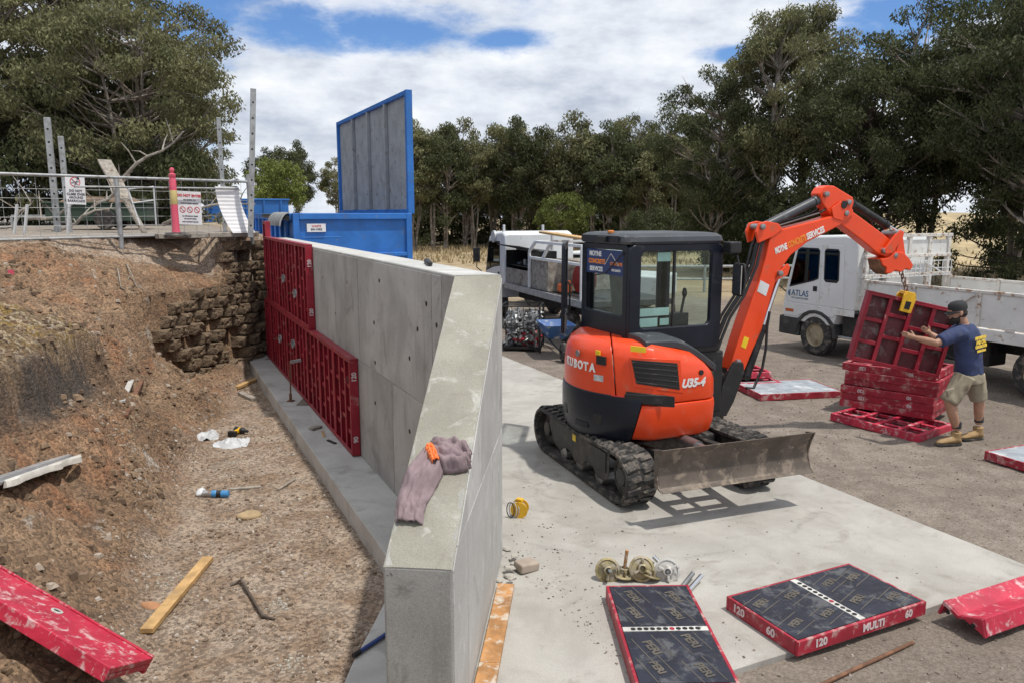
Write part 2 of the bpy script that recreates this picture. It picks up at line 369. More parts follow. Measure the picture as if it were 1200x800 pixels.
# ---------------------------------------------------------------- yard
def grid_mesh(xs, ys, fz, mat, name, keep=None, col=None):
    nx = len(xs); vs = [(x, y, fz(x, y)) for y in ys for x in xs]
    fs = []
    for j in range(len(ys) - 1):
        for i in range(nx - 1):
            if keep and not keep((xs[i] + xs[i + 1]) / 2, (ys[j] + ys[j + 1]) / 2): continue
            fs.append((j * nx + i, j * nx + i + 1, (j + 1) * nx + i + 1, (j + 1) * nx + i))
    me = bpy.data.meshes.new(name); me.from_pydata(vs, [], fs); me.update()
    if col:
        ca = me.color_attributes.new('soil', 'FLOAT_COLOR', 'POINT')
        for i, v in enumerate(vs): ca.data[i].color = col(*v)
    finish(me, mat, 180); return me
def axis(parts):
    out = []
    for a, b, st_ in parts:
        x = a
        while x < b - 1e-6: out.append(x); x += st_
    return out + [parts[-1][1]]
def yard_z(x, y):
    return -.05 + .018 * fbm((x, y, 0), .55, 3) + (.012 * fbm((x, y, 3), 4., 3) if y < 22 and abs(x) < 12 else 0) + .0 + (.09 * math.exp(-((x - 3.1) ** 2 / .5 + (y - 9.2) ** 2 / .35)))
def yard_keep(x, y):
    s, t = st(x, y); return t < -.1 or s > 40
yx = axis([(-300, -60, 40), (-60, -16, 4), (-16, -2.4, .8), (-2.4, 12, .11), (12, 40, 2.), (40, 300, 26)])
yy = axis([(-20, 1.6, 1.6), (1.6, 16, .11), (16, 60, 2.), (60, 420, 30)])
def ground_col(): pass
gb = NB('yard_ground'); o_ = gb.obj
sx_ = gb.n('ShaderNodeSeparateXYZ'); gb.L(o_, sx_.inputs[0])
_big = gb.ramp(gb.noise(.35, 5, .6, .3, o_), .35, .65); _mid = gb.ramp(gb.noise(3, 6, .68, 0, o_), .38, .62)
_c = gb.mix(_big, (.178, .145, .117), (.238, .200, .165)); _c = gb.mix(gb.math('MULTIPLY', _mid, .6), _c, (.130, .103, .082))
_ds = gb.math('ADD', sx_.outputs[1], gb.math('MULTIPLY', gb.noise(.25, 4, .6, 0, o_), 14.0))
_gr = gb.mix(gb.ramp(gb.noise(.6, 6, .7, .3, o_), .4, .6), (.27, .20, .115), (.36, .28, .17))
_c = gb.mix(gb.ramp(_ds, 29, 36), _c, _gr)
_vo = gb.n('ShaderNodeTexVoronoi'); _vo.inputs['Scale'].default_value = 75; gb.L(o_, _vo.inputs['Vector'])
_hs = gb.n('ShaderNodeSeparateColor'); gb.L(_vo.outputs['Color'], _hs.inputs[0])
_g = gb.ramp(_hs.outputs[0], .05, .98, .80, 1.22); _cg = gb.n('ShaderNodeCombineColor'); [gb.L(_g, _cg.inputs[i]) for i in range(3)]
_c = gb.mix(1.0, _c, _cg.outputs[0], 'MULTIPLY')
_n = gb.bump(gb.math('MULTIPLY', _vo.outputs['Distance'], -1.0), .4, .012); _n = gb.bump(gb.noise(7, 7, .72, 0, o_), .4, .05, _n)
gb.out(_c, .94, _n)
link('ground', grid_mesh(yx, yy, yard_z, 'yard_ground', 'ground', yard_keep), kind='structure')

# pit, bank and upper level in one sheet left of the wall
def pit_z(x, y):
    s, t = st(x, y); toe = pw(s, [(-1, 2.5), (0, 2.38), (1.3, 2.3), (3.2, 2.05), (5.7, 1.5), (8, .95), (10, .55)])
    toe += .16 * fbm((s, 0, 5), 1.1, 3); tp = t - toe; db = -fence_d(x, y)
    n1 = fbm((x, y, 0), .8, 4); n2 = fbm((x, y, 7), 3.2, 4); n3 = noise.turbulence(Vector((x, y, 1)) * 7, 3, False)
    fl = -.27 + .035 * n1 + .014 * n2 + .006 * n3
    if t < .62: fl = -.26 + .02 * n2
    tl = pw(s, [(1.6, 1.5), (2.9, 1.22), (4.0, .92), (4.7, 1.0), (5.6, 1.6)]) + .05 * n2
    h1 = pw(tp, [(0, -.27), (tl * .3, .08), (tl * .65, .50), (tl * .9, .78), (tl, .88), (tl + .06, 1.40), (tl + .6, 1.70), (tl + 1.4, 2.0), (tl + 4, 2.1), (9, 2.2)]) if s < 7 else -1
    if s > 5: h1 = h1 - (s - 5) * .25
    if db <= 0: h2 = 2.32
    else:
        r = max(0, tp) / (max(0, tp) + db + 1e-6); h2 = pw(r + .03 * n1, [(0, -.3), (.12, .05), (.3, .5), (.45, 1.15), (.6, 1.5), (.8, 1.95), (1, 2.32)])
    hb = max(h1, h2) if tp > 0 else -1
    k = min(1, max(0, tp * 1.5)) * min(1, max(0.0, db / .6) if db > 0 else 0)
    z = max(fl, hb + k * (.10 * n1 + .10 * n2 + .045 * (n3 - .6)))
    # ground falls away under the prism of the block wall
    q = (Vector((x, y, 0)) - BWA); L = (BWB - BWA); e = L.normalized(); a = q.dot(e); nrm = Vector((e.y, -e.x, 0)); dd = q.dot(nrm)
    if -.35 < a < L.length + 1.0:
        if -1.5 < dd <= -.22 and a < 2.35: z = min(z, 1.42 + .06 * n2 + .75 * (-.22 - dd))
        if dd > -.22 and dd < 1.3: z = min(z, -.18 + .9 * max(0, .9 - a) * max(0, 1 - dd) + .1 * abs(n2) + .25 * max(0, .5 - dd))
    if s > 10.75: z = 2.31
    if y < 2.0 and x > -4: z = max(z, min(1.15, 1.15 * (2.0 - y) / .9))
    return z
def pit_keep(x, y):
    s, t = st(x, y); return t > -.12 and s < 40
def pit_col(x, y, z):
    s, t = st(x, y); toe = pw(s, [(-1, 2.5), (0, 2.38), (1.3, 2.3), (3.2, 2.05), (5.7, 1.5), (8, .95), (10, .55)]); n2 = fbm((x, y, 7), 1.5, 4)
    f = max(0, min(1, (toe - t + .25 * n2) * 2.5 + .5)) if z < .1 else 0
    if fence_d(x, y) > -.1: f = 1
    m = 0; d = 0
    tl = pw(s, [(1.6, 1.5), (2.9, 1.22), (4.0, .92), (4.7, 1.0), (5.6, 1.6)]); q = t - toe - tl
    if s < 6.2 and z > 1.3 and q < 1.6: m = max(0, min(1, (z - 1.3) * 6)) * max(0, min(1, (5.8 - s + .8 * n2) * 1.2)) * max(0, min(1, (1.5 - q + .4 * n2) * 2))
    if s < 5.4 and .72 < z < 1.44: d = min(1, min(z - .72, 1.44 - z) * 9) * max(0, min(1, .9 + .6 * n2)) * max(0, min(1, (5.2 - s)))
    return (f, m, d, 1)
px_ = axis([(-90, -30, 12), (-30, -11, 2.), (-11, -7.5, .14), (-7.5, .6, .055)])
py_ = axis([(-8, 1.0, .9), (1.0, 3.2, .11), (3.2, 14.2, .055), (14.2, 17, .2), (17, 30, 2.), (30, 140, 12)])
link('earth_bank', grid_mesh(px_, py_, pit_z, 'soil', 'earth_bank', pit_keep, pit_col), kind='structure')
# gravel lane of the upper level, just above the sheet
def up_z(x, y): return 2.335 + .01 * fbm((x, y, 2), .9, 3)
ux = axis([(-90, -30, 10), (-30, -12, 1.), (-12, 1, .25)]); uy = axis([(4, 20, .25), (20, 30, 1), (30, 140, 10)])
link('upper_ground', grid_mesh(ux, uy, up_z, 'upper_gravel', 'upper_ground', lambda x, y: fence_d(x, y) > .32 + .12 * fbm((x, y, 0), 1.2, 2) and st(x, y)[1] > .1), kind='structure')

# concrete slab
e1 = gz(592, 418); off = (e1 - CA).dot(-NW)          # width from the wall's outer face
nearp = gz(868, 781); s_near = (nearp - CA).dot(DW)
def sp2(s, w, z): return CA + DW * s - NW * w + Vector((0, 0, z))
m = MB(); NS = 30; far_s = 10.6
B0 = CA + NG * .08
# where the near edge meets the wing's line
def near_pt(w): return sp2(s_near, w, 0)
a0 = near_pt(0) - B0; a1 = -NW; det = a1.x * -(-DG.y) - a1.y * -(-DG.x)
w0 = 0.0
for _ in range(60):
    w0 -= .02
    if (near_pt(w0) - B0).dot(-NG) < 0: break
top = [sp2(s_near + .010 * fbm((k, 0, 0), .9, 2), w0 + (off - w0) * k / NS, 0) for k in range(NS + 1)]
top += [sp2(s_near + (far_s - s_near) * k / NS, off + .012 * fbm((k, 5, 0), .9, 2), 0) for k in range(1, NS + 1)]
top += [sp2(far_s, -.08, 0), sp2(.0, -.08, 0)]
up_ = lambda z: [p + Vector((0, 0, z)) for p in top]
m.loft([up_(-.14), up_(-.007), up_(0)])
# scuff arcs where the tracks have turned, and damp blotches, on the slab surface
_m = MATS['slab_concrete']; _t = _m.node_tree; _b = _t.nodes['Principled BSDF']; _src = _b.inputs['Base Color'].links[0].from_socket
_nb = NB.__new__(NB); _nb.m = _m; _nb.t = _t; _nb.b = _b; _nb.L = _t.links.new; _tc = _nb.n('ShaderNodeTexCoord'); _nb.vec = _nb.obj = _tc.outputs['Object']
_dm = _nb.n('ShaderNodeVectorMath', operation='DISTANCE'); _nb.L(_tc.outputs['Object'], _dm.inputs[0]); _dm.inputs[1].default_value = (1.1, 8.0, 0)
_w = _nb.math('ADD', _dm.outputs['Value'], _nb.math('MULTIPLY', _nb.noise(1.2, 3), .35)); _acc = None
for _r in (1.05, 1.22, 1.62, 1.80, 2.3):
    _q = _nb.ramp(_nb.math('ABSOLUTE', _nb.math('SUBTRACT', _w, _r)), .0, .05, 1., 0.); _acc = _q if _acc is None else _nb.math('MAXIMUM', _acc, _q)
_acc = _nb.math('MULTIPLY', _nb.math('MULTIPLY', _acc, _nb.ramp(_nb.noise(2.2, 4, .6), .42, .62)), _nb.ramp(_nb.noise(30, 4, .7), .3, .7))
_cc = _nb.mix(_nb.math('MULTIPLY', _acc, .45), _src, (.11, .105, .10)); _cc = _nb.mix(_nb.math('MULTIPLY', _nb.ramp(_nb.noise(.9, 7, .68, .6), .50, .64), .32), _cc, (.22, .20, .17)); _nb.L(_cc, _b.inputs['Base Color'])
link('slab', m.mesh('slab', 'slab_concrete'), bevel=.006, seg=1, kind='structure')

# ---------------------------------------------------------------- retaining wall: stem, wing, footing
SEND = 10.25
rw = thing('retaining_wall', 'new grey cast concrete retaining wall with a splayed wing that slopes down', 'wall', CA)
I = Matrix.Translation(-CA)
def L_(p): return Vector(p) - CA
# inner corner: pit faces of stem and wing
den = DW.x * DG.y - DW.y * DG.x; w_in = CA + NG * WT; q_ = w_in - P0
k_in = (q_.x * DG.y - q_.y * DG.x) / den; CI = P0 + DW * k_in
def col(p, z): return L_(Vector((p.x, p.y, z)))
ZB = -.06
e_out = CA + DW * SEND; e_in = P0 + DW * SEND
m = MB(); m.loft([[col(p, ZB) for p in (CA, e_out, e_in, CI)], [col(p, WTOP) for p in (CA, e_out, e_in, CI)]])
stem = m.build('stem', 'cast_concrete', rw, .008)
ni = WNEAR + NG * WT
m = MB(); m.loft([[col(p, ZB) for p in (CA - DG * .002, CI - DG * .002, ni, WNEAR)],
                  [col(CA - DG * .002, WTOP - .003), col(CI - DG * .002, WTOP - .003), col(ni, WNZ), col(WNEAR, WNZ)]])
wing = m.build('wing', 'cast_end', rw, .012)
# sloping top of the wing: floated skin a few millimetres proud
m = MB(); 
def wt(p, f, dz): return col(p, WTOP + (WNZ - WTOP) * f + dz)
a_, b_ = CA - DG * .01, CI - DG * .01
def lerp(a, b, f): return a + (b - a) * f
NU, NV = 6, 40
vs_, fs_ = [], []
for j in range(NV + 1):
    f = j / NV; pr = lerp(CA, WNEAR, f); pl = lerp(CI, ni, f)
    for i in range(NU + 1):
        p = lerp(pl, pr, .006 + .988 * i / NU); e = .006 * fbm((p.x, p.y, f), 6, 3) + .004
        if i in (0, NU): e = -.002 + .006 * fbm((p.x * 3, p.y, 9), 9, 2)
        if j in (0, NV): e = min(e, 0.001)
        vs_.append(wt(p, f, e))
for j in range(NV):
    for i in range(NU): fs_.append((j * 7 + i, j * 7 + i + 1, (j + 1) * 7 + i + 1, (j + 1) * 7 + i))
m.add(vs_, fs_); m.build('wing_cap', 'wing_top', rw, smooth=40)
# top skin of the stem
m = MB(); m.loft([[col(lerp(a, b, .02), WTOP + .001) for a, b in ((CA, CI), (e_out, e_in), (e_in, e_out), (CI, CA))], [col(lerp(a, b, .035), WTOP + .006) for a, b in ((CA, CI), (e_out, e_in), (e_in, e_out), (CI, CA))]])
m.build('stem_cap', 'cast_face', rw)
# form imprints on the pit face: each cast field its own plate with a joint round it
def plate(p, d, n, s0, s1, z0, z1, mat, th=.004, name='cast_field', parent=rw):
    g = .009; m = MB(); c = [p + d * (s0 + g), p + d * (s1 - g)]
    lo = [col(c[0], z0 + g), col(c[1], z0 + g), col(c[1], z1 - g), col(c[0], z1 - g)]
    m.loft([[q - n * .002 for q in lo], [q + n * th for q in lo]]); return m.build(name, mat, parent, .0025, seg=1)
for s0, s1 in ((k_in + .28, .62), (.62, 3.1), (3.1, 5.6), (5.6, 8.0), (8.0, SEND - .02)): plate(P0, DW, NW, s0, s1, 1.1, WTOP - .012, 'cast_concrete', random.uniform(.004, .009))
for s0, s1 in ((k_in + .05, .9), (.9, 1.85), (1.85, 3.2), (3.2, 5.6), (5.6, 8.0), (8.0, SEND - .02)): plate(P0, DW, NW, s0, s1, -.045, 1.1, 'cast_concrete', random.uniform(.003, .006))
# wing outer face: fields under the slope
def wing_field(d0, d1, z0, z1):
    g = .003; th = random.uniform(.003, .006)
    def top(d): return WTOP + (WNZ - WTOP) * d / 2.36 - .012
    pts = [(d0, z0), (d1, z0), (d1, min(z1, top(d1))), (d0, min(z1, top(d0)))]
    # slope crossing inside the field
    if top(d0) > z1 > top(d1): pts = [(d0, z0), (d1, z0), (d1, top(d1)), (2.36 * (WTOP - .012 - z1) / (WTOP - WNZ), z1), (d0, z1)]
    if top(d1) < z0 + .02: 
        if top(d0) < z0 + .02: return
        pts = [(d0, z0), (2.36 * (WTOP - .012 - z0) / (WTOP - WNZ), z0), (d0, min(z1, top(d0)))]
    cx = sum(p[0] for p in pts) / len(pts); cz = sum(p[1] for p in pts) / len(pts)
    P = [col(CA - DG * (a + (g if a < cx else -g)), b + (g if b < cz else -g)) for a, b in pts]
    m = MB(); m.loft([[q + NG * .002 for q in P], [q - NG * th for q in P]]); m.build('cast_field', 'cast_face', rw, .002, seg=1)
ds = [0.008, .34, .68, 1.28, 1.88, 2.352]
for a, b in zip(ds, ds[1:]):
    wing_field(a, b, .012, 1.08); wing_field(a, b, 1.08, 2.4)
# outer face of the stem, seen from beside the wall
for k in range(8): plate(CA, DW, -NW, .02 + k * 1.27, 1.27 + k * 1.27 + .01, .012, WTOP - .012, 'cast_face')
# tie holes
for s, z in ((1.0, 1.75), (2.45, 1.62), (1.25, 1.45), (3.6, 1.95), (4.3, 1.5), (.75, 2.0), (2.5, .75), (1.3, .75), (2.2, 2.08), (5.0, 1.9), (2.45, 1.2), (.5, 1.85)):
    p = L_(P0 + DW * s + Vector((0, 0, z))); m = MB(); m.lathe([(.022, -.001), (.022, .008), (.013, .0085), (.011, .0072)], p, NW, 10); m.build('tie_hole', 'black', rw)
# footing
ft = .48; jn = R(12)
def fpt(s, t): return P0 + DW * s + NW * t
wf = .44                                             # footing beyond the wing's pit face
a1 = CA + NG * (WT + wf); q1 = a1 - fpt(0, ft); k1 = (q1.x * DG.y - q1.y * DG.x) / den; CJ = fpt(0, ft) + DW * k1
zf = -.05
pts = [fpt(SEND + .25, ft), CJ, a1 - DG * 3.4, CA + NG * .1 - DG * 3.4, CA + NG * .1 - DG * .2, fpt(.2, -.2), fpt(SEND + .25, -.2)]
m = MB(); m.loft([[col(p, -.75) for p in pts], [col(p, zf) for p in pts]])
b = m.bm(); bmesh.ops.subdivide_edges(b, edges=[e for e in b.edges if e.calc_length() > 1.2], cuts=14, use_grid_fill=False)
for v in b.verts:
    w = v.co + CA; v.co += Vector((.012 * fbm(w, 3, 3), .012 * fbm(w + Vector((9, 0, 0)), 3, 3), .006 * fbm(w, 2, 2)))
bm_link('footing', b, 'footing_concrete', rw, bevel=.012)

# ---------------------------------------------------------------- formwork panels
PT = .10   # panel thickness
RIBS = {}
def make_panel(name, label, w, h, cols, rows, mat='red_panel', cat='formwork', group=None, face='ply_back', face_up=False, labels=(), stagger=True):
    """panel in its local XY plane (w along x, h along y), rib side +z, skin at z=0; origin at its centre"""
    t = thing(name, label, cat, group=group); hw, hh = w / 2, h / 2; e = .022
    m = MB()
    m.box((0, -hh + e / 2, PT / 2), (w, e, PT)); m.box((0, hh - e / 2, PT / 2), (w, e, PT))
    m.box((-hw + e / 2, 0, PT / 2), (e, h - 2 * e, PT)); m.box((hw - e / 2, 0, PT / 2), (e, h - 2 * e, PT))
    # return lips of the hollow edge profile
    lp = .028
    m.box((0, -hh + e + lp / 2, PT - .009), (w - 2 * e, lp, .018)); m.box((0, hh - e - lp / 2, PT - .009), (w - 2 * e, lp, .018))
    m.box((-hw + e + lp / 2, 0, PT - .0095), (lp, h - 2 * e - 2 * lp, .017)); m.box((hw - e - lp / 2, 0, PT - .0095), (lp, h - 2 * e - 2 * lp, .017))
    fr = m.build('frame', mat, t, .005)
    m = MB(); m.box((0, 0, .012), (w - 2 * e - .002, h - 2 * e - .002, .016)); sk = m.build('skin', face, t)
    iw = w - 2 * e; ih = h - 2 * e
    def rib(sz, c):
        k = (tuple(round(q, 3) for q in sz), mat)
        if k not in RIBS:
            mm = MB(); mm.box((0, 0, 0), (sz[0], sz[1], sz[2] * .78)); mm.box((0, 0, sz[2] * .5 - .008), (sz[0] + (.026 if sz[0] < sz[1] else 0), sz[1] + (.026 if sz[1] <= sz[0] else 0), .016)); RIBS[k] = mm.mesh('rib', mat)
        link('rib', RIBS[k], t, .004, 1, loc=c)
    cw = iw / cols
    for i in range(1, cols): rib((.026, ih - .006, PT - .032), (-iw / 2 + cw * i, 0, PT / 2 + .008))
    for i in range(cols):
        for j in range(1, rows):
            y = -ih / 2 + ih / rows * j + ((.09 if i % 2 else -.06) * ih / 1.2 if stagger else 0)
            rib((cw - .03, .022, PT - .05), (-iw / 2 + cw * (i + .5), y, PT / 2 - .001))
    return t
def put(t, o, x, y):
    """place: local x, y axes given in the world"""
    x = Vector(x).normalized(); y = Vector(y); y = (y - x * y.dot(x)).normalized(); M = Matrix((x, y, x.cross(y))).transposed().to_4x4(); M.translation = o; t.matrix_world = M; return t
UP = Vector((0, 0, 1))
def edge_text(t, txts, w, h, side, mat='paint_white_text', size=.062, flip=False):
    hw, hh = w / 2 + .001, h / 2 + .001
    for s, f in txts:
        r = 1 if not flip else -1
        if side == 'x+': text(s, size, mat, t, (hw, f, PT / 2), (0, r, 0), (0, 0, r), .002)
        if side == 'x-': text(s, size, mat, t, (-hw, f, PT / 2), (0, -r, 0), (0, 0, r), .002)
        if side == 'y-': text(s, size, mat, t, (f, -hh, PT / 2), (r, 0, 0), (0, 0, r), .002)
        if side == 'y+': text(s, size, mat, t, (f, hh, PT / 2), (-r, 0, 0), (0, 0, r), .002)
# on the wall: ribs towards the pit; panel x axis along the wall from far to near so that x+ is the near edge
gw = 'red formwork panels still clamped to the wall'
order = ['at the near end of the lower row', 'second in the lower row', 'third in the lower row', 'fourth in the lower row', 'fifth in the lower row', 'sixth in the lower row', 'seventh in the lower row', 'last in the lower row']
LZ = -.035
for k in range(8):
    w = .9; s = 3.2 + w * k + w / 2
    if k == 7: w = .72; s = 3.2 + .9 * 7 + w / 2
    t = make_panel('concrete_form', 'red ribbed formwork panel clamped on the wall, ' + order[k], w - .006, 1.15, 3, 4, 'red_panel_clean', group=gw)
    put(t, wp(s, .008, LZ + .575), -DW, UP)
    if k == 0: text('120', .075, 'paint_white_text', t, (w / 2 - .001, .36, .05), (0, 1, 0), (0, 0, 1), .003); text('90', .075, 'paint_white_text', t, (w / 2 - .001, -.38, .05), (0, 1, 0), (0, 0, 1), .003)
order = ['at the near end of the upper row', 'second in the upper row', 'third in the upper row', 'fourth in the upper row', 'fifth in the upper row']
for k in range(5):
    w = .9 if k < 4 else .55; s = 5.62 + .9 * k + w / 2
    t = make_panel('concrete_form', 'red ribbed formwork panel clamped on the wall, ' + order[k], w - .006, 1.2, 3 if k < 4 else 2, 4, 'red_panel_clean', group=gw)
    put(t, wp(s, .008, LZ + 1.155 + .60), -DW, UP)
    if k == 0: text('120', .075, 'paint_white_text', t, (w / 2 - .001, .33, .05), (0, 1, 0), (0, 0, 1), .003); text('120', .075, 'paint_white_text', t, (w / 2 - .001, -.36, .05), (0, 1, 0), (0, 0, 1), .003)
t = make_panel('concrete_form', 'narrow red formwork panel rising above the rest at the far wall end', .34, 1.2, 1, 4, 'red_panel_clean', group=gw)
put(t, wp(9.98, -.02, 2.0), -DW, UP)
# tie nut plates on the panels
def tie_nut(s, t_, z, label):
    o = thing('tie_nut', label, 'tie nut', wp(s, t_, z), group='tie nuts on the wall panels'); m = MB(); m.lathe([(.062, 0), (.06, .012), (.02, .016), (.02, .05), (.001, .05)], (0, 0, 0), NW, 12)
    for a in range(3):
        v = (DW * math.cos(a * 2.1) + UP * math.sin(a * 2.1)); m.bar(v * .015 + NW * .035, v * .075 + NW * .035, .016, .022, NW)
    m.build('plate_nut', 'galv', o); m = MB(); m.cyl(-NW * .06, NW * .13, .009, n=8); m.build('tie_rod', 'rust', o)
for s, z, l in ((6.55, 1.55, 'galvanised wing nut plate on the upper red panels towards the near end'), (7.6, 1.7, 'galvanised wing nut plate on the middle of the upper red panels'), (6.95, .72, 'galvanised wing nut plate on the lower red panels above the steel prop'), (8.3, .6, 'galvanised wing nut plate on the lower red panels near the block wall')):
    tie_nut(s, .105, z, l)
o = thing('steel_prop', 'thin rusty steel adjustable prop with square foot standing on the footing', 'prop', wp(6.3, .30, -.05))
m = MB(); m.box((0, 0, .006), (.10, .10, .012)); m.build('foot', 'rust', o)
m = MB(); m.cyl((0, 0, .012), (.02, 0, .62), .011, n=8); m.cyl((0, 0, .012), (0, 0, .12), .022, n=8); m.build('shaft', 'rust', o)
m = MB(); m.bar(Vector((.02, 0, .60)), Vector((.02, 0, .62)) - NW * .16, .05, .04); m.build('head', 'galv', o)
def put_scrap(name, label, cat, p, sz, rz, mat, rot=None):
    m = MB(); m.box((0, 0, 0), sz); o = tag(m.build(name, mat, None, min(sz) * .15, loc=p), label, cat); o.rotation_euler = rot or (0, 0, rz); return o
put_scrap('timber_offcut', 'small brown timber offcut on the footing beside the red panels', 'timber', wp(4.6, .26, -.038 + .01), (.16, .09, .03), .9, 'timber_grey')
put_scrap('timber_sliver', 'thin pale timber sliver on the footing next to the offcut', 'timber', wp(4.3, .22, -.04), (.24, .03, .014), 1.9, 'timber')
put_scrap('dark_offcut', 'short dark wood strip on the footing beneath the panels', 'timber', wp(3.9, .2, -.04), (.2, .035, .016), 2.3, 'black')
# steel bar on top of the wall
o = tag(MB().tube([(-.24, 0, 0), (-.2, 0, .004), (.22, 0, 0), (.24, 0, -.004)], [.018, .026, .03, .02], 8).build('lever_bar', 'black', None, smooth=40, loc=on_plane(502, 308, (0, 0, WTOP + .025), UP)), 'short dark steel lever bar lying on top of the concrete wall', 'bar'); o.rotation_euler = (0, 0, R(100))

# ---------------------------------------------------------------- old block wall
ground_mat('block_face', (.205, .145, .092), (.290, .212, .140), (.115, .078, .050), .3, 1.0, 60.)
bwl = thing('block_wall', 'old retaining wall of split-faced brown concrete blocks with gaps', 'wall', BWA)
BE = (BWB - BWA).normalized(); BN = Vector((BE.y, -BE.x, 0)); BL = (BWB - BWA).length
BLK = []
for q in range(6):
    m = MB(); w, d, h = .37, .30, .185
    fw = w * random.uniform(.60, .72)
    vs_, nx, nz = [], 6, 4
    for j in range(nz + 1):
        for i in range(nx + 1):
            a = i / nx - .5; bq = j / nz - .5; k = 1 - (abs(a) * 2) ** 6 * .4
            vs_.append((a * fw + (.02 * fbm((i, j, q), .9, 2)), .05 * k * (1 - abs(bq) ** 2) + .06 * fbm((i, j, q * 7), .8, 3), bq * h * random.uniform(.92, 1.0)))
    fs_ = [(j * 7 + i, j * 7 + i + 1, (j + 1) * 7 + i + 1, (j + 1) * 7 + i) for j in range(nz) for i in range(nx)]
    m.add(vs_, fs_)
    o_i = [0 + i for i in range(7)] + [7 * j + 6 for j in range(1, 5)] + [28 + i for i in range(5, -1, -1)] + [7 * j for j in range(3, 0, -1)]
    back = []
    for i in o_i:
        x, y, z = vs_[i]; back.append((x * w / fw, -.13, z))
    n0 = len(m.v); m.v += back; L = len(o_i)
    m.f += [(o_i[(i + 1) % L], o_i[i], n0 + i, n0 + (i + 1) % L) for i in range(L)]
    b2 = [(x, -d, z) for x, y, z in back]; n1 = len(m.v); m.v += b2; m.f += [(n0 + (i + 1) % L, n0 + i, n1 + i, n1 + (i + 1) % L) for i in range(L)]
    BLK.append(m.mesh('block', 'block_face', 50))
MB_ = Matrix((BE, BN, UP)).transposed().to_4x4()
for c in range(12):
    z = -.17 + c * .2; setb = c * .028
    n = int(BL / .38) + 2
    for i in range(n):
        a = (i + (.5 if c % 2 else 0)) * .38 - .12
        if a > BL + .05: continue
        if c > 7 and a < 2.2 + .12 * (c - 8): continue
        if c > 5 and a < .9 + .35 * (c - 6): continue      # buried under the slipped bank
        if a < .62 or (c < 3 and a < 1.0): continue
        if random.random() < .09: continue
        o = link('block', random.choice(BLK), bwl)
        M = MB_.copy(); M.translation = BE * a + BN * (-setb + random.uniform(-.03, .035)) + UP * (z + .1 + random.uniform(-.006, .006))
        o.matrix_local = M @ Euler((random.uniform(-.08, .08), random.uniform(-.05, .05), random.uniform(-.14, .14))).to_matrix().to_4x4()
    # return at the wall end
    o = link('block', BLK[c % 6], bwl); M = Matrix((-NW, DW * -1, UP)).transposed().to_4x4(); M.translation = BE * (BL + .28) + BN * (-.12 - setb * .3) + UP * (z + .1); o.matrix_local = M
m = MB(); m.loft([[BE * a + BN * d + UP * z for a, d in ((.2, -.33), (BL + .3, -.33), (BL + .3, -.5), (.2, -.5))] for z in (-.3, 1.3)]); m.build('backfill', 'soil', bwl)
# ---------------------------------------------------------------- fence on the brow
FZ0, FZ1 = 2.36, 3.33
fp = lambda d, z, o=0.: FA + FD * d + UP * z + Vector((-FD.y, FD.x, 0)) * o
fl = (FB - FA).length
fence = thing('barrier_fence', 'galvanised pipe and wire mesh barrier fence along the top of the bank', 'fence', FA)
fo = lambda d, z, o=0.: fp(d, z, o) - FA
m = MB(); m.tube([fo(-3.2, FZ1), fo(fl, FZ1 + .02)], .026, 10); m.build('top_rail', 'galv', fence, smooth=40)
m = MB(); m.tube([fo(-3.2, FZ0 - .02), fo(fl - .5, FZ0)], .022, 8); m.build('bottom_rail', 'galv', fence, smooth=40)
for d, lean in ((-2.6, 0), (1.74, 0), (fl, -.02)):
    m = MB(); m.tube([fo(d, 2.15), fo(d + lean, FZ1 + (.16 if d == fl else -.01))], .038, 10); m.build('post', 'galv', fence, smooth=40)
m = MB()
for k in range(6): m.tube([fo(-3.2, FZ0 + .03 + k * .145, .012), fo(fl, FZ0 + .05 + k * .145, .012)], .0035, 4)
k = -3.1
while k < fl:
    m.tube([fo(k, FZ0 - .02, .02), fo(k, FZ1, .02)], .0035, 4); k += .24
m.build('wire_mesh', 'galv', fence)
m = MB(); m.tube([fo(1.0, FZ1 - .16, -.16), fo(fl - .3, FZ1 - .12, -.1)], .016, 8); m.build('mid_rail', 'galv', fence)
# posts with bolt holes behind the fence
def hole_post(px, ytop, Y, zbot, w, lab, lean=0.):
    p = gy(px, ytop, Y); h = p.z - zbot; o = thing('drilled_post', lab, 'post', (p.x, p.y, zbot), group=None); o.rotation_euler = (0, lean, R(20))
    m = MB(); m.box((0, 0, h / 2), (w, w * .75, h)); m.build('shaft', 'galv', o, .006)
    m = MB(); k = .25
    while k < h - .05:
        m.lathe([(w * .2, -w * .378), (w * .2, -w * .383), (.001, -w * .383)], (0, 0, h - k), (0, 1, 0), 8); k += .28
    m.build('bolt_hole', 'black', o, kind='stuff')
hole_post(284, 103, 14.6, 2.3, .10, 'tall grey drilled steel post standing beside the white curved sheet', .07)
hole_post(256, 138, 17.0, 2.3, .09, 'shorter grey drilled post standing behind the white curved sheet')
hole_post(55, 138, 17.5, 2.3, .13, 'pale drilled post behind the climbing sign, the taller of two')
hole_post(71, 160, 17.2, 2.3, .11, 'pale drilled post rising right behind the climbing sign')
# grey coping timbers on the brow
for i, (a, l, rz, lab) in enumerate(((1.75, 1.5, .06, 'weathered grey sleeper on the brow above the block wall'), (.35, .9, -.16, 'short dark sleeper under the pink bollard on the brow'))):
    m = MB(); m.box((0, 0, .0), (l, .2, .09)); p = fp(fl - .75 if i == 0 else 2.75, 0, -.18)
    tag(m.build('sleeper', 'timber_grey', None, .012, loc=(p.x, p.y, 2.35), rot=(0, 0, math.atan2(FD.y, FD.x) + rz)), lab, 'sleeper')

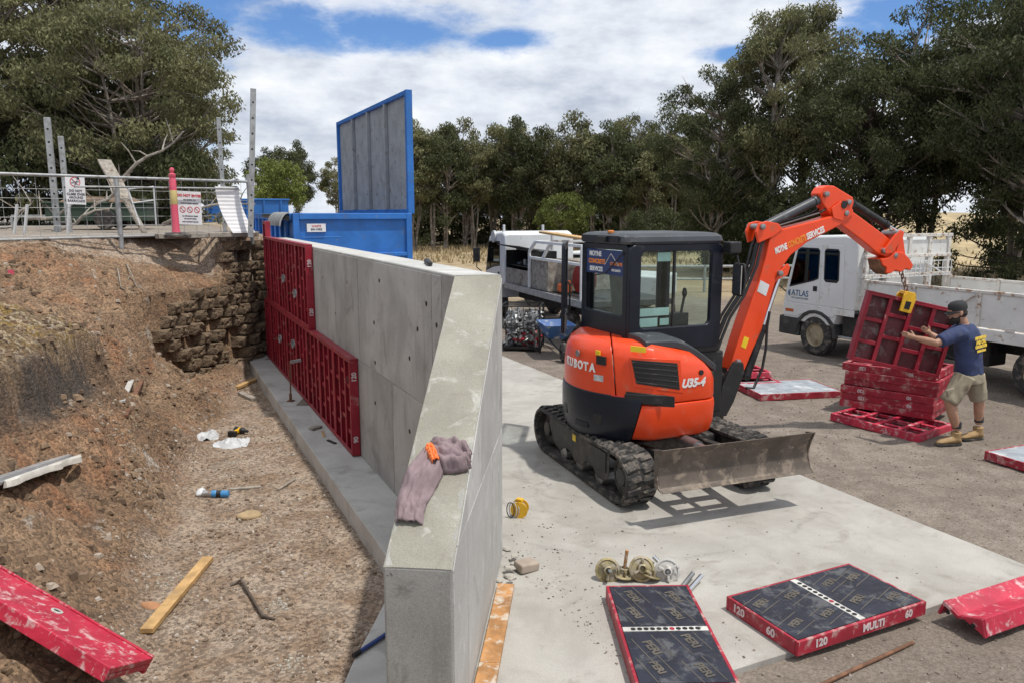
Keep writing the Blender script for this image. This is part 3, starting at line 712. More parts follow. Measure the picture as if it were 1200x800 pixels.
# pink bollard
pm('pink', (.70, .10, .16), .45, .1, 6, .1, 40, dirt=(.6, .3, .3), dirt_amt=.3); pm('reflect_yellow', (.62, .50, .20), .4, .1, 6, 0)
bp = fp(2.62, 2.34, -.20); bo = thing('bollard', 'pink plastic traffic bollard with a yellow band on a black rubber foot', 'bollard', bp)
m = MB(); m.lathe([(.25, 0), (.25, .03), (.20, .06), (.08, .075)], n=8); m.build('base', 'rubber', bo, rot=(0, 0, .4))
m = MB(); m.lathe([(.075, .07), (.062, .12), (.058, .58), (.058, .98), (.052, 1.0), (.052, 1.03), (.058, 1.04), (.058, 1.09), (.03, 1.1), (.02, 1.11), (.035, 1.13), (.04, 1.16), (.03, 1.19), (.001, 1.2)], n=16); m.build('tube', 'pink', bo, smooth=40)
m = MB(); m.lathe([(.059, .56), (.0605, .565), (.0605, .80), (.059, .805)], n=16); m.build('band', 'reflect_yellow', bo, smooth=40)
# signs
pm('sign_white', (.72, .71, .72), .5, .06, 4, .05); pm('sign_red', (.55, .05, .06), .5, .1, 6, 0); pm('sign_ink', (.05, .05, .06), .6, .1, 6, 0)
def sign(px, py, d, w, h, lab, header, lines, ring=1):
    p = fp(d, 0, -.05); o = thing('safety_sign', lab, 'sign', (p.x, p.y, FZ0), rot=(R(-2), R(2), math.atan2(FD.y, FD.x)))
    z0 = py; m = MB(); m.box((0, 0, z0 + h / 2), (w, .006, h)); bd = m.build('board', 'sign_white', o, .002)
    X, Z = (1, 0, 0), (0, 0, 1)
    if ring == 1:
        m = MB(); c = Vector((0, -.005, z0 + h * .76)); r = w * .27; n = 28
        for ra, rb in ((r, r * .84),):
            lo = [c + Vector((math.cos(2 * math.pi * i / n) * ra, 0, math.sin(2 * math.pi * i / n) * ra)) for i in range(n)]; li = [c + Vector((math.cos(2 * math.pi * i / n) * rb, 0, math.sin(2 * math.pi * i / n) * rb)) for i in range(n)]
            m.loft([lo, li], caps=False)
        m.bar(c + Vector((-r * .6, 0, r * .6)), c + Vector((r * .6, 0, -r * .6)), .004, r * .17, (0, 1, 0)); m.build('prohibition_ring', 'sign_red', bd)
        m = MB(); m.bar(c + Vector((-.02, .001, -.06)), c + Vector((.03, .001, .03)), .003, .035, (0, 1, 0)); m.bar(c + Vector((-.06, .001, -.01)), c + Vector((.06, .001, .02)), .003, .02, (0, 1, 0)); m.lathe([(.022, -.001), (.022, .001)], c + Vector((.045, 0, .06)), (0, 1, 0), 10); m.build('climber_symbol', 'sign_ink', bd)
    else:
        text(header, w * .135, 'sign_red', bd, (0, -.0045, z0 + h * .87), X, Z, .003)
        for i in (-1, 0, 1):
            m = MB(); c = Vector((i * w * .3, -.0055, z0 + h * .45)); r = w * .125; n = 20
            m.loft([[c + Vector((math.cos(2 * math.pi * k / n) * q, 0, math.sin(2 * math.pi * k / n) * q)) for k in range(n)] for q in (r, r * .76)], caps=False)
            m.bar(c + Vector((-r * .6, 0, r * .6)), c + Vector((r * .6, 0, -r * .6)), .003, r * .2, (0, 1, 0)); m.build('prohibition_ring', 'sign_red', bd)
    for tx, f, sz in lines: text(tx, sz, 'sign_ink', bd, (0, -.0045, z0 + h * f), X, Z, .001)
sign(0, .53, 1.04, .30, .47, 'white prohibition sign hung on the fence beside the drilled posts', '', (('DO NOT', .46, .05), ('CLIMB OVER', .345, .05), ('AROUND', .235, .05), ('BARRICADE', .12, .05)))
sign(0, .18, 2.98, .46, .60, 'white site sign with red heading fixed behind the pink bollard', 'DO NOT ENTER', (('NO ENTRY TO', .74, .035), ('UNAUTHORISED PERSONS', .64, .028), ('ALL VISITORS MUST REPORT', .26, .024), ('TO THE SITE OFFICE', .18, .026), ('SAFETY EQUIPMENT REQUIRED', .09, .022)), 3)
# white curved sheet hung over the rail
p = fp(fl - .52, 0, -.05); o = thing('curved_sheet', 'white ribbed plastic sheet hanging curved from the fence rail', 'sheet', (p.x, p.y, 2.36), rot=(0, 0, math.atan2(FD.y, FD.x)))
m = MB(); L0 = []
for j in range(25):
    f = j / 24; L0.append([(x + .16 * f * f, -.02 - .24 * f * f + .0035 * math.cos(j * math.pi), .86 * (1 - f) + .02) for x in (-.24, -.08, .08, .24)])
m.loft(L0, caps=False, closed=False); ob = m.build('panel', 'sign_white', o); sm = ob.modifiers.new('solid', 'SOLIDIFY'); sm.thickness = .006
# clutter behind the fence
def tip(u, v, Y): return gy(u, v, Y)
m = MB(); a, b = tip(122, 188, 17), tip(147, 234, 16.4); m.bar(a, b, .28, .05); m.bar(b, Vector((b.x + .35, b.y, 2.34)), .2, .05)
tag(m.build('grey_plank', 'timber_grey', None, .01), 'weathered grey plank leaning behind the fence among fallen branches', 'plank')
o = thing('folding_frame', 'small white folded metal frame standing behind the fence', 'frame', tuple(tip(160, 262, 14.5).xy) + (2.34,))
m = MB(); z = lambda u, v: tip(u, v, 14.5) - o.location
for q in (((150, 222), (164, 264)), ((150, 222), (180, 219)), ((156, 238), (180, 235)), ((180, 219), (183, 264))): m.tube([z(*q[0]), z(*q[1])], .014, 6)
m.build('rails', 'white_plastic', o)
pm('dark_green', (.035, .06, .04), .6, .2, 4, .1); pm('brown_tarp', (.16, .10, .06), .8, .3, 4, .2)
p = tip(122, 262, 20); o = thing('green_trailer', 'low dark green trailer tub parked behind the fence', 'trailer', (p.x, p.y, 2.34), rz=.25)
m = MB(); m.box((0, 0, .42), (2.3, 1.3, .42)); m.box((0, 0, .66), (2.4, 1.4, .05)); m.build('tub', 'dark_green', o, .02)
for s in (-1, 1):
    m = MB(); m.lathe([(.12, -.06), (.24, -.06), (.26, 0), (.24, .06), (.12, .06)], (.2, s * .72, .26), (0, 1, 0), 16); m.build('wheel', 'rubber', o, smooth=40)
m = MB(); m.bar((-1.1, 0, .34), (-2.1, 0, .34), .06, .06); m.bar((-2.1, 0, .34), (-2.1, 0, 0), .05, .05); m.build('drawbar', 'galv', o)
m = MB(); m.box((0, 0, .74), (1.9, .9, .16), taper=.7); m.build('load_cover', 'brown_tarp', o, .04)
# fallen limbs behind the fence
for i, (u0, v0, u1, v1, Y, r) in enumerate(((135, 222, 215, 150, 19, .05), (100, 258, 150, 205, 19.5, .06), (30, 262, 95, 236, 19, .05), (0, 268, 40, 240, 18.5, .04), (60, 266, 140, 246, 18, .045), (190, 258, 300, 235, 20, .05))):
    a, b = tip(u0, v0, Y), tip(u1, v1, Y + random.uniform(-1, 1)); a.z = max(a.z, 2.36); m = MB()
    pts = [lerp(a, b, k / 6) + Vector((0, random.uniform(-.15, .15), .12 * math.sin(k * .9 + i))) for k in range(7)]; m.tube(pts, [r * (1 - .1 * k) for k in range(7)], 6)
    for k in (2, 3, 4, 5):
        e = pts[k] + Vector((random.uniform(-.6, .6), random.uniform(-.6, .6), random.uniform(.1, .7))); m.tube([pts[k], lerp(pts[k], e, .5) + Vector((0, 0, .05)), e], [r * .4, r * .3, r * .12], 5)
    labs = ['long pale dead limb sticking up behind the climbing sign', 'dead grey limb beside the grey plank', 'bare fallen limb left of the drilled posts', 'thin fallen branch at the dark trees behind the fence', 'bare fallen branch in front of the green trailer', 'fallen branch behind the pink bollard and site sign']
    tag(m.build('fallen_branch', 'timber_grey', None, smooth=60), labs[i], 'branch')
# low white stakes behind
for i, (u, v, l) in enumerate(((13, 240, 'low white stake behind the fence, first of a pair'), (25, 240, 'low white stake behind the fence, second of a pair'), (75, 232, 'white stake leaning under the climbing sign'))):
    a = tip(u, v, 16); m = MB(); m.bar((0, 0, 0), (.12, 0, a.z - 2.3), .06, .03); tag(m.build('stake', 'white_plastic', None, loc=(a.x, a.y, 2.3)), l, 'stake')

# ---------------------------------------------------------------- blue lidded bin
pm('bin_blue', (.022, .145, .46), .45, .15, 2.5, .12, 30, dirt=(.06, .13, .30), dirt_amt=.35, dirt_sc=4, scr=(.12, .2, .36)); pm('bin_inside', (.27, .285, .30), .6, .15, 3, .15, 30, dirt=(.17, .15, .13), dirt_amt=.4, dirt_sc=5)
BR = Vector((-2.04, 15.8, -.05)); BH = 2.80
bn = thing('waste_bin', 'large blue steel waste bin with its long grey-lined lid swung upright', 'bin', BR, rot=(0, 0, math.atan2(DW.y, DW.x)))   # local x away, y to the left
BWd, BLn = 2.36, 6.2
def bbox(nm, p, q, mat='bin_blue', par=bn, bv=.012): return MB().b2(p, q).build(nm, mat, par, bv)
bbox('end_panel', (.03, .05, .25), (.07, BWd - .05, BH - .05)); bbox('end_panel', (BLn - .07, .05, .25), (BLn - .03, BWd - .05, BH - .05))
bbox('side_panel', (.05, .0, .25), (BLn - .05, .04, BH - .05)); bbox('side_panel', (.05, BWd - .04, .25), (BLn - .05, BWd, BH - .05)); bbox('floor', (.05, .05, .2), (BLn - .05, BWd - .05, .27))
for y in (.0, BWd - .12): bbox('corner_post', (-.03, y, .1), (.1, y + .12, BH))
bbox('top_rail', (-.04, .121, BH - .12), (.1, BWd - .121, BH)); bbox('end_rail', (-.03, .121, BH - .86), (.029, BWd - .121, BH - .78)); bbox('end_rail', (-.03, .121, .9), (.029, BWd - .121, 1.0))
bbox('side_rail', (.101, -.05, BH - .13), (BLn, .08, BH - .004)); bbox('side_rail', (.101, BWd - .08, BH - .13), (BLn, BWd + .05, BH - .004))
for k in range(9): bbox('side_rib', (.5 + k * .66, -.06, .2), (.58 + k * .66, -.001, BH - .131)); bbox('side_rib', (.5 + k * .66, BWd + .001, .2), (.58 + k * .66, BWd + .06, BH - .131))
for y in (.5, BWd - .6): bbox('skid', (.1, y, 0), (BLn - .1, y + .12, .199))
bbox('latch_bar', (-.05, BWd - .9, BH - .47), (-.0305, BWd - .15, BH - .45))
pl_ = bbox('plate', (-.012, BWd - .62, BH - .36), (.0285, BWd - .26, BH - .2), 'sign_white', bn, .003)
for k, tx in enumerate(('WASTE', 'BIN HIRE')): text(tx, .055, 'sign_red' if k == 0 else 'sign_ink', pl_, (-.0125, BWd - .44, BH - .25 - k * .06), (0, -1, 0), (0, 0, 1), .001)
# tarp roll bar at the left corner
m = MB(); m.loft([[(x, BWd + .06 + .20 * math.sin(a), BH - .28 + .30 * math.cos(a)) for a in [k * .16 for k in range(10)]] for x in (-.05, 1.6)], caps=False, closed=False); ob = m.build('roll_cover', 'galv', bn); ob.modifiers.new('solid', 'SOLIDIFY').thickness = .02
m = MB(); m.tube([(-.02, BWd + .1, BH - .1), (.3, BWd + .12, BH - .06), (3, BWd + .12, BH - .06)], .05, 8); m.build('tarp_roll', 'black', bn)
# lid standing upright on the right-hand side
LH = 2.42; lz = BH - .01
lid = MB().b2((.06, -.035, lz + .06), (BLn - .06, -.015, lz + LH - .06)).build('lid', 'bin_blue', bn)
lin = MB().b2((.08, -.014, lz + .08), (BLn - .08, -.006, lz + LH - .08)).build('lid_lining', 'bin_inside', bn)
def lbar(p, q, nm='lid_rib', mat='bin_blue'): MB().b2(p, q).build(nm, mat, bn, .008)
lbar((-.02, -.06, lz + .0), (.10, .07, lz + LH), 'lid_frame'); lbar((BLn - .1, -.06, lz), (BLn, .07, lz + LH), 'lid_frame'); lbar((.101, -.06, lz + LH - .09), (BLn - .101, .07, lz + LH - .003), 'lid_frame'); lbar((.101, -.06, lz + .003), (BLn - .101, .06, lz + .09), 'lid_frame')
for k in (1, 2, 3): x = BLn * k / 4 - .1 * k + .1; lbar((x, -.005, lz + .091), (x + .09, .075, lz + LH - .091), 'lid_rib', 'bin_inside')
# far blue container
p = gy(318, 262, 34); o = thing('skip_bin', 'small faded blue skip bin far behind the drilled post', 'bin', (p.x - 1.0, 34, 2.33), rz=.3)
m = MB(); m.box((0, 0, .5), (3.4, 1.6, .9)); m.build('body', 'bin_blue', o, .03); m = MB(); m.box((0, 0, .99), (3.5, 1.7, .08)); m.build('rim', 'bin_blue', o, .02)
for k in range(5): m = MB(); m.box((-1.4 + k * .7, -.84, .5), (.08, .06, .88)); m.build('rib', 'bin_blue', o, .01)

# ---------------------------------------------------------------- trees
def leaf_mat(name, lo, hi, tip, tr=.3):
    b = NB(name); oi = b.n('ShaderNodeObjectInfo')
    c = b.mix(b.ramp(b.noise(.9, 4, .6, 0, b.vec), .36, .64), lo, hi); c = b.mix(b.math('MULTIPLY', b.ramp(b.noise(5, 3, .6), .5, .75), .6), c, tip)
    v = b.ramp(b.rnd, 0, 1, .82, 1.18); cg = b.n('ShaderNodeCombineColor'); [b.L(v, cg.inputs[i]) for i in range(3)]; c = b.mix(1., c, cg.outputs[0], 'MULTIPLY')
    b.out(c, .65); b.b.inputs['Specular IOR Level'].default_value = .18
    t = b.n('ShaderNodeBsdfTranslucent'); b.L(c, t.inputs[0]); mx = b.n('ShaderNodeMixShader'); mx.inputs[0].default_value = tr
    b.L(b.b.outputs[0], mx.inputs[1]); b.L(t.outputs[0], mx.inputs[2]); b.L(mx.outputs[0], b.t.nodes['Material Output'].inputs[0])
leaf_mat('gum_leaf', (.120, .128, .062), (.212, .210, .104), (.29, .25, .135)); leaf_mat('dark_leaf', (.050, .064, .028), (.100, .115, .050), (.17, .16, .075)); leaf_mat('fresh_leaf', (.10, .13, .035), (.17, .20, .05), (.24, .25, .08))
pm('bark', (.20, .17, .14), .85, .35, 4, .4, 25, dirt=(.38, .35, .31), dirt_amt=.5, dirt_sc=2.5); pm('dark_bark', (.075, .06, .048), .9, .35, 4, .5, 20, dirt=(.15, .13, .11), dirt_amt=.4, dirt_sc=3)
def make_tree(seed, H, rad, base, nclus, nleaf, leaf, crad, stems=1, spread=.5, flat=.75, lowfill=0.):
    """trunk mesh and crown mesh; leaves hang in clumps at the limb ends"""
    rnd = random.Random(seed); T = MB(); V = []; F = []
    stemtop = []
    for sidx in range(stems):
        a = rnd.uniform(0, 6.28); sp_ = spread * (0 if stems == 1 else 1) * rnd.uniform(.4, 1)
        pts = []; x = y = 0.; top = H * rnd.uniform(.72, .9)
        for k in range(9):
            f = k / 8; pts.append(Vector((sp_ * math.cos(a) * f ** .8 * 1.5 + .12 * H / 10 * math.sin(f * 5 + seed + sidx), sp_ * math.sin(a) * f ** .8 * 1.5 + .12 * H / 10 * math.cos(f * 4 + seed), f * top - .25 * (k == 0))))
        r0 = (.016 * H + .04) * (1 if stems == 1 else .62 if stems < 4 else .42); T.tube(pts, [r0 * (1.25 if k == 0 else 1) * (1 - .085 * k) for k in range(9)], 8); stemtop.append(pts)
    cl = []
    for i in range(nclus):
        for _ in range(30):
            d = Vector((rnd.gauss(0, 1), rnd.gauss(0, 1), rnd.gauss(0, 1))).normalized(); q = rnd.uniform(.45, 1) ** .6
            zc = base + (H - base) * .5; p = Vector((d.x * rad * q, d.y * rad * q, zc + d.z * (H - base) * .5 * q))
            p.x *= 1 + .25 * noise.noise(Vector((p.z * .4, seed, 0))); p.y *= 1 + .25 * noise.noise(Vector((p.z * .4, seed, 9)))
            if all((p - c[0]).length > crad * .55 for c in cl): break
        cl.append((p, crad * rnd.uniform(.65, 1.25)))
    if lowfill:
        for i in range(int(nclus * lowfill)):
            a = rnd.uniform(0, 6.28); q = rad * rnd.uniform(.2, .95); cl.append((Vector((q * math.cos(a), q * math.sin(a), rnd.uniform(.3, base + .6))), crad * rnd.uniform(.5, .9)))
    for p, r in cl:
        st_ = rnd.choice(stemtop); zz = max(.15 * H, min(p.z - .25 * (p.xy.length) - .3, st_[-1].z)); k = min(7, max(0, int(zz / (st_[-1].z + .01) * 8))); a = st_[k]
        mid = lerp(a, p, .5) + Vector((rnd.uniform(-.3, .3), rnd.uniform(-.3, .3), -.06 * (p - a).length)); rr = .006 * H * rnd.uniform(.5, 1)
        T.tube([a, lerp(a, mid, .5) + Vector((0, 0, -.05)), mid, lerp(mid, p, .6), p + Vector((0, 0, .2))], [rr * 1.4, rr * 1.1, rr * .8, rr * .5, rr * .2], 5, caps=False)
        for _ in range(4):
            e = p + Vector((rnd.gauss(0, 1), rnd.gauss(0, 1), rnd.gauss(.2, .7))) * r * .6; T.tube([lerp(mid, p, rnd.uniform(.3, .9)), e], [rr * .45, rr * .12], 4, caps=False)
        for _ in range(int(nleaf * (r / crad) ** 2)):
            d = Vector((rnd.gauss(0, 1), rnd.gauss(0, 1), rnd.gauss(0, 1))).normalized() * rnd.random() ** .45 * r; d.z *= flat
            if d.z < -.3 * r: d.xy *= .8
            c = p + d; ln = leaf * rnd.uniform(.7, 1.35); w = ln * rnd.uniform(.15, .22)
            dn = Vector((rnd.gauss(0, .55), rnd.gauss(0, .55), -rnd.uniform(.35, 1.0))).normalized(); sd_ = dn.cross(Vector((rnd.gauss(0, 1), rnd.gauss(0, 1), rnd.gauss(0, 1)))).normalized() * w
            n = len(V); V += [tuple(c - sd_ * .25), tuple(c + dn * ln * .45 - sd_), tuple(c + dn * ln), tuple(c + dn * ln * .45 + sd_)]; F.append((n, n + 1, n + 2, n + 3))
    me = bpy.data.meshes.new('crown'); me.from_pydata(V, [], F); me.update()
    return T.mesh('trunk', None, 60), me
def with_mat(me, mat): c = me.copy(); c.materials.clear(); c.materials.append(MATS[mat]); return c
PROTO = {}
def proto(k, leafm, barkm, *a, **kw):
    t, c = make_tree(*a, **kw); PROTO[k] = (with_mat(t, barkm), with_mat(c, leafm))
proto('gumA', 'gum_leaf', 'bark', 3, 11.0, 4.9, 1.6, 165, 330, .165, .72, stems=4, spread=1.0, lowfill=.10, flat=.6)
proto('gumB', 'gum_leaf', 'bark', 5, 9.0, 4.4, .8, 150, 330, .165, .70, stems=3, spread=.9, lowfill=.2, flat=.6)
proto('lineA', 'gum_leaf', 'bark', 11, 10.0, 1.9, 3.6, 52, 210, .24, .66, stems=4, spread=.7, flat=.85)
proto('lineB', 'gum_leaf', 'bark', 12, 9.6, 2.2, 3.0, 56, 210, .24, .66, stems=5, spread=.9, flat=.85)
proto('lineC', 'dark_leaf', 'bark', 13, 10.5, 2.4, 2.6, 62, 210, .24, .68, stems=4, spread=.8, lowfill=.04, flat=.85)
proto('lineD', 'gum_leaf', 'bark', 14, 9.8, 1.7, 4.6, 40, 210, .24, .62, stems=2, spread=.5, flat=.9)
proto('lineE', 'dark_leaf', 'bark', 15, 9.5, 2.7, .3, 64, 210, .24, .75, stems=4, spread=.9, lowfill=.25, flat=.85)
proto('tallA', 'dark_leaf', 'bark', 21, 11.5, 3.6, 3.2, 135, 320, .165, .66, stems=2, spread=.7, lowfill=.0, flat=.75)
proto('tallB', 'dark_leaf', 'dark_bark', 22, 11.0, 3.9, 1.9, 150, 320, .165, .68, stems=3, spread=.9, lowfill=.12, flat=.75)
proto('tallC', 'gum_leaf', 'bark', 23, 12.0, 2.3, 4.5, 75, 320, .165, .62, stems=1, flat=.75)
proto('shrub', 'dark_leaf', 'dark_bark', 31, 3.0, 1.9, .2, 36, 260, .16, .6, stems=3, spread=.5)
proto('fresh', 'fresh_leaf', 'bark', 33, 4.0, 1.8, 1.2, 30, 260, .20, .6, stems=2, spread=.4)
TNAMES = {'gumA': 'gum_tree', 'gumB': 'gum_tree', 'lineA': 'gum_tree', 'lineB': 'gum_tree', 'lineC': 'gum_tree', 'lineD': 'gum_tree', 'lineE': 'gum_tree', 'tallA': 'tall_tree', 'tallB': 'dense_tree', 'tallC': 'slender_tree', 'shrub': 'shrub', 'fresh': 'young_tree'}
def tree(k, x, y, z, label, sc=1., rz=None, group=None, sz=1.):
    o = thing(TNAMES[k], label, 'shrub' if k == 'shrub' else 'tree', (x, y, z), rz if rz is not None else random.uniform(0, 6.28), group); o.scale = (sc, sc, sc * sz)
    link('trunk', PROTO[k][0], o); link('crown', PROTO[k][1], o); return o
G1 = 'large gums behind the barrier fence'
tree('gumA', -20.5, 30, 2.3, 'big spreading gum tree behind the drilled posts at the fence', 1.1, 1.0, G1)
tree('gumA', -17.2, 33, 2.3, 'tallest gum behind the fence, showing forked pale trunks', 1.12, 2.6, G1)
tree('gumB', -14.2, 29, 2.3, 'rounded gum tree rising behind the pink bollard and site sign', .90, .4, G1)
tree('gumB', -14.6, 32, 2.3, 'smaller leaning gum tree behind the shorter drilled post', .66, 3.3, G1)
tree('gumB', -23, 27, 2.3, 'gum tree with low foliage beyond the white stakes', .9, 5, G1)
for i, x in enumerate((-25, -21, -17.5, -14.8, -12.6)): tree('shrub', x, 27.5 + (i % 2) * 1.5, 2.2, 'dark bushy shrub filling the gap under the large gums', .9 + .15 * (i % 3), None, 'shrubs under the large gums')
G2 = 'gums beyond the blue bin'
for x, y, k, s, l in ((-19.5, 62, 'lineC', .62, 'low rounded gum far behind the drilled post'), (-16.6, 60, 'lineC', .66, 'low rounded gum between the drilled post and the blue lid'), (-14.2, 63, 'lineB', .56, 'small gum close beside the blue lid')): tree(k, x, y, 1.5, l, s, None, G2)
tree('fresh', -15.3, 52, 2.2, 'bright green young tree with bare stem beside the blue lid', 1.05)
# tree line beyond the yard
G3 = 'row of gums lining the far side of the yard'
rr_ = random.Random(9); row = [(-8.8 + i * 1.22 + rr_.uniform(-.4, .4), 58 + rr_.uniform(0, 7), ('lineA', 'lineB', 'lineD', 'lineC', 'lineB')[i % 5], rr_.uniform(.84, 1.06) * (1 + .012 * max(0, i - 14))) for i in range(22)]
for x, y, k, s in row: tree(k, x, y, -.1, 'pale-stemmed gum in the row along the far side of the yard', s, None, G3)
for i in range(16): tree('lineE', -12.5 + i * 2.3, 68 + 3 * (i % 2), -.1, 'gum in the second rank behind the yard tree row', .8 + .1 * (i % 3), None, 'second rank of gums behind the yard')
for i, (x, y) in enumerate(((3.4, 55), (9.5, 52), (12.6, 50), (15, 47), (17, 43))): tree('fresh' if i == 0 else 'shrub', x, y, -.1, 'yellow-green young tree at the foot of the yard tree row' if i == 0 else 'dark shrub at the foot of the trees along the yard', 1.1, None, None if i == 0 else 'shrubs along the yard edge')
# tall trees on the right
tree('tallC', 11.4, 34, -.1, 'slender tall gum with open crown behind the white truck cab', .96)
tree('tallC', 13.4, 36, -.1, 'slender gum with a narrow pointed top near the excavator boom', 1.02, 2.)
tree('tallA', 9.4, 36, -.1, 'tall gum with ragged crown left of the slender gums', .82)
tree('tallB', 14.2, 31, -.1, 'dense dark tree standing behind the excavator arm', .86)
tree('tallA', 16.4, 31, -.1, 'leafy dark tree behind the truck headboard', .96, 2.2)
tree('tallA', 17.2, 25.5, -.1, 'thick-trunked tall gum just behind the white tray sides', .92, 1.2)
tree('tallB', 20.2, 29, -.1, 'dense tree beyond the red-edged load of the truck', 1.02)
tree('tallA', 19.4, 24, -.1, 'dark tall gum towering over the tail of the white truck', .98, 4.)
tree('tallA', 21.4, 33, -.1, 'tall gum behind the dense trees on the truck side', 1.05)
for i, (x, y) in enumerate(((10.4, 38), (12.6, 33.5), (13, 40), (24, 36))): tree('shrub', x, y, -.1, 'dark undergrowth shrub below the tall trees by the truck', 1.2 + .2 * (i % 2), None, 'undergrowth below the tall trees')
# dry grassy rise behind the tall trees
def rise(x, y): return -.3 + 3.0 * max(0., min(1., (y - 36) / 22.)) ** 1.2 * max(0., min(1., (x - 8) / 10.)) + .15 * fbm((x, y, 0), .2, 2)
pm('dry_grass', (.36, .28, .16), .95, .3, .8, .5, 6, dirt=(.30, .25, .14), dirt_amt=.5, dirt_sc=.6)
link('hill', grid_mesh(axis([(6, 60, 2.)]), axis([(34, 90, 2.)]), rise, 'dry_grass', 'hill'), kind='structure')
# tufts of dry grass at the foot of the tree row
V, F = [], []
for i in range(9000):
    if i < 6500: x = random.uniform(-10, 16); y = random.uniform(43, 63)
    else: x = random.uniform(9, 26); y = random.uniform(26, 44)
    if noise.noise(Vector((x * .5, y * .5, 0))) < -.15: continue
    h = random.uniform(.15, .5) * (1.2 if y > 52 else .8); a = random.uniform(0, 6.28); lx, ly = random.gauss(0, .15), random.gauss(0, .15); w = .05; n = len(V); z0 = max(-.08, rise(x, y) - .05 if x > 6 and y > 34 else -.08)
    V += [(x - w * math.cos(a), y - w * math.sin(a), z0), (x + w * math.cos(a), y + w * math.sin(a), z0), (x + lx, y + ly, z0 + h)]; F.append((n, n + 1, n + 2))
me = bpy.data.meshes.new('grass'); me.from_pydata(V, [], F); me.update(); finish(me, 'dry_grass'); o = link('grass', me, kind='stuff'); tag(o, 'dry straw-coloured grass at the foot of the trees', 'grass')
# rail fence along the yard
rf = thing('rail_fence', 'low galvanised rail fence across the far yard behind the excavator', 'fence', (2, 27, -.05))
m = MB(); m.tube([(0, 0, .95), (5.5, .6, .92), (10, 1.4, .9)], .05, 8); m.build('rail', 'galv', rf, smooth=40); m = MB(); m.tube([(0, 0, .5), (5.5, .6, .47), (10, 1.4, .45)], .04, 8); m.build('rail', 'galv', rf, smooth=40)
for k in range(5): m = MB(); m.cyl((k * 2.45, .25 * k, -.1), (k * 2.45, .25 * k, .98), .05); m.build('post', 'galv', rf, smooth=40)

# ---------------------------------------------------------------- excavator
pm('kubota_orange', (.74, .060, .010), .34, .06, 2, .03, 30, dirt=(.46, .15, .075), dirt_amt=.26, dirt_sc=5, coat=.15)
pm('boom_orange', (.80, .064, .010), .36, .06, 2, .04, 30, dirt=(.40, .12, .06), dirt_amt=.26, dirt_sc=6, coat=.1)
pm('navy_paint', (.008, .0105, .019), .34, .2, 3, .05, 40, dirt=(.035, .036, .04), dirt_amt=.22, dirt_sc=6, spec=.35)
pm('roof_grey', (.045, .05, .058), .45, .15, 3, .06, 40, dirt=(.16, .155, .15), dirt_amt=.35, dirt_sc=5)
pm('blade_steel', (.115, .092, .074), .55, .3, 4, .25, 40, metal=.35, dirt=(.26, .21, .165), dirt_amt=.5, dirt_sc=6, scr=(.30, .26, .21))
pm('track_frame', (.035, .033, .032), .55, .25, 5, .12, 40, dirt=(.11, .095, .08), dirt_amt=.5, dirt_sc=6)
pm('seat_cloth', (.10, .095, .085), .85, .2, 10, .1, 60); pm('banner_blue', (.015, .035, .13), .5, .1, 4, 0); pm('hose', (.014, .014, .015), .5, .2, 8, .1, 60); pm('label_yellow', (.80, .55, .02), .45, .08, 8, 0); pm('sticker_grey', (.5, .5, .5), .5, .2, 20, 0); pm('sticker_light', (.72, .70, .68), .4, .08, 10, 0); pm('red_lens', (.35, .02, .02), .25, .1, 4, 0); pm('amber', (.55, .17, .02), .25, .1, 4, 0)
EC = Vector((1.47, 8.14, 0)); EAZ = R(66)
ex = thing('mini_excavator', 'orange and navy mini excavator with enclosed cab parked on the concrete slab', 'excavator', EC)
HR = math.pi / 2 - EAZ; UR = math.pi / 2 - R(159.7)
EF = Vector((math.cos(HR), math.sin(HR), 0)); EL = Vector((-EF.y, EF.x, 0))
def hpix(u, v, y):
    """pixel -> house-local (x, z) on the machine's own vertical plane y = const"""
    q = on_plane(u, v, EC + EL * y, EL) - EC; return (q.dot(EF), q.z)
def grp(nm, rz): 
    o = bpy.data.objects.new(nm, None); C.objects.link(o); o.parent = ex; o.rotation_euler = (0, 0, rz); return o
def H(m, nm, mat, bevel=0, smooth=None, par=ex, **k):   # a house part: local mesh turned to the house's heading
    o = m.build(nm, mat, par, bevel, smooth, **k)
    if par is ex: o.rotation_euler = (0, 0, HR)
    return o
def U(m, nm, mat, bevel=0, smooth=None, par=ex, **k):
    o = m.build(nm, mat, par, bevel, smooth, **k)
    if par is ex: o.rotation_euler = (0, 0, UR)
    return o
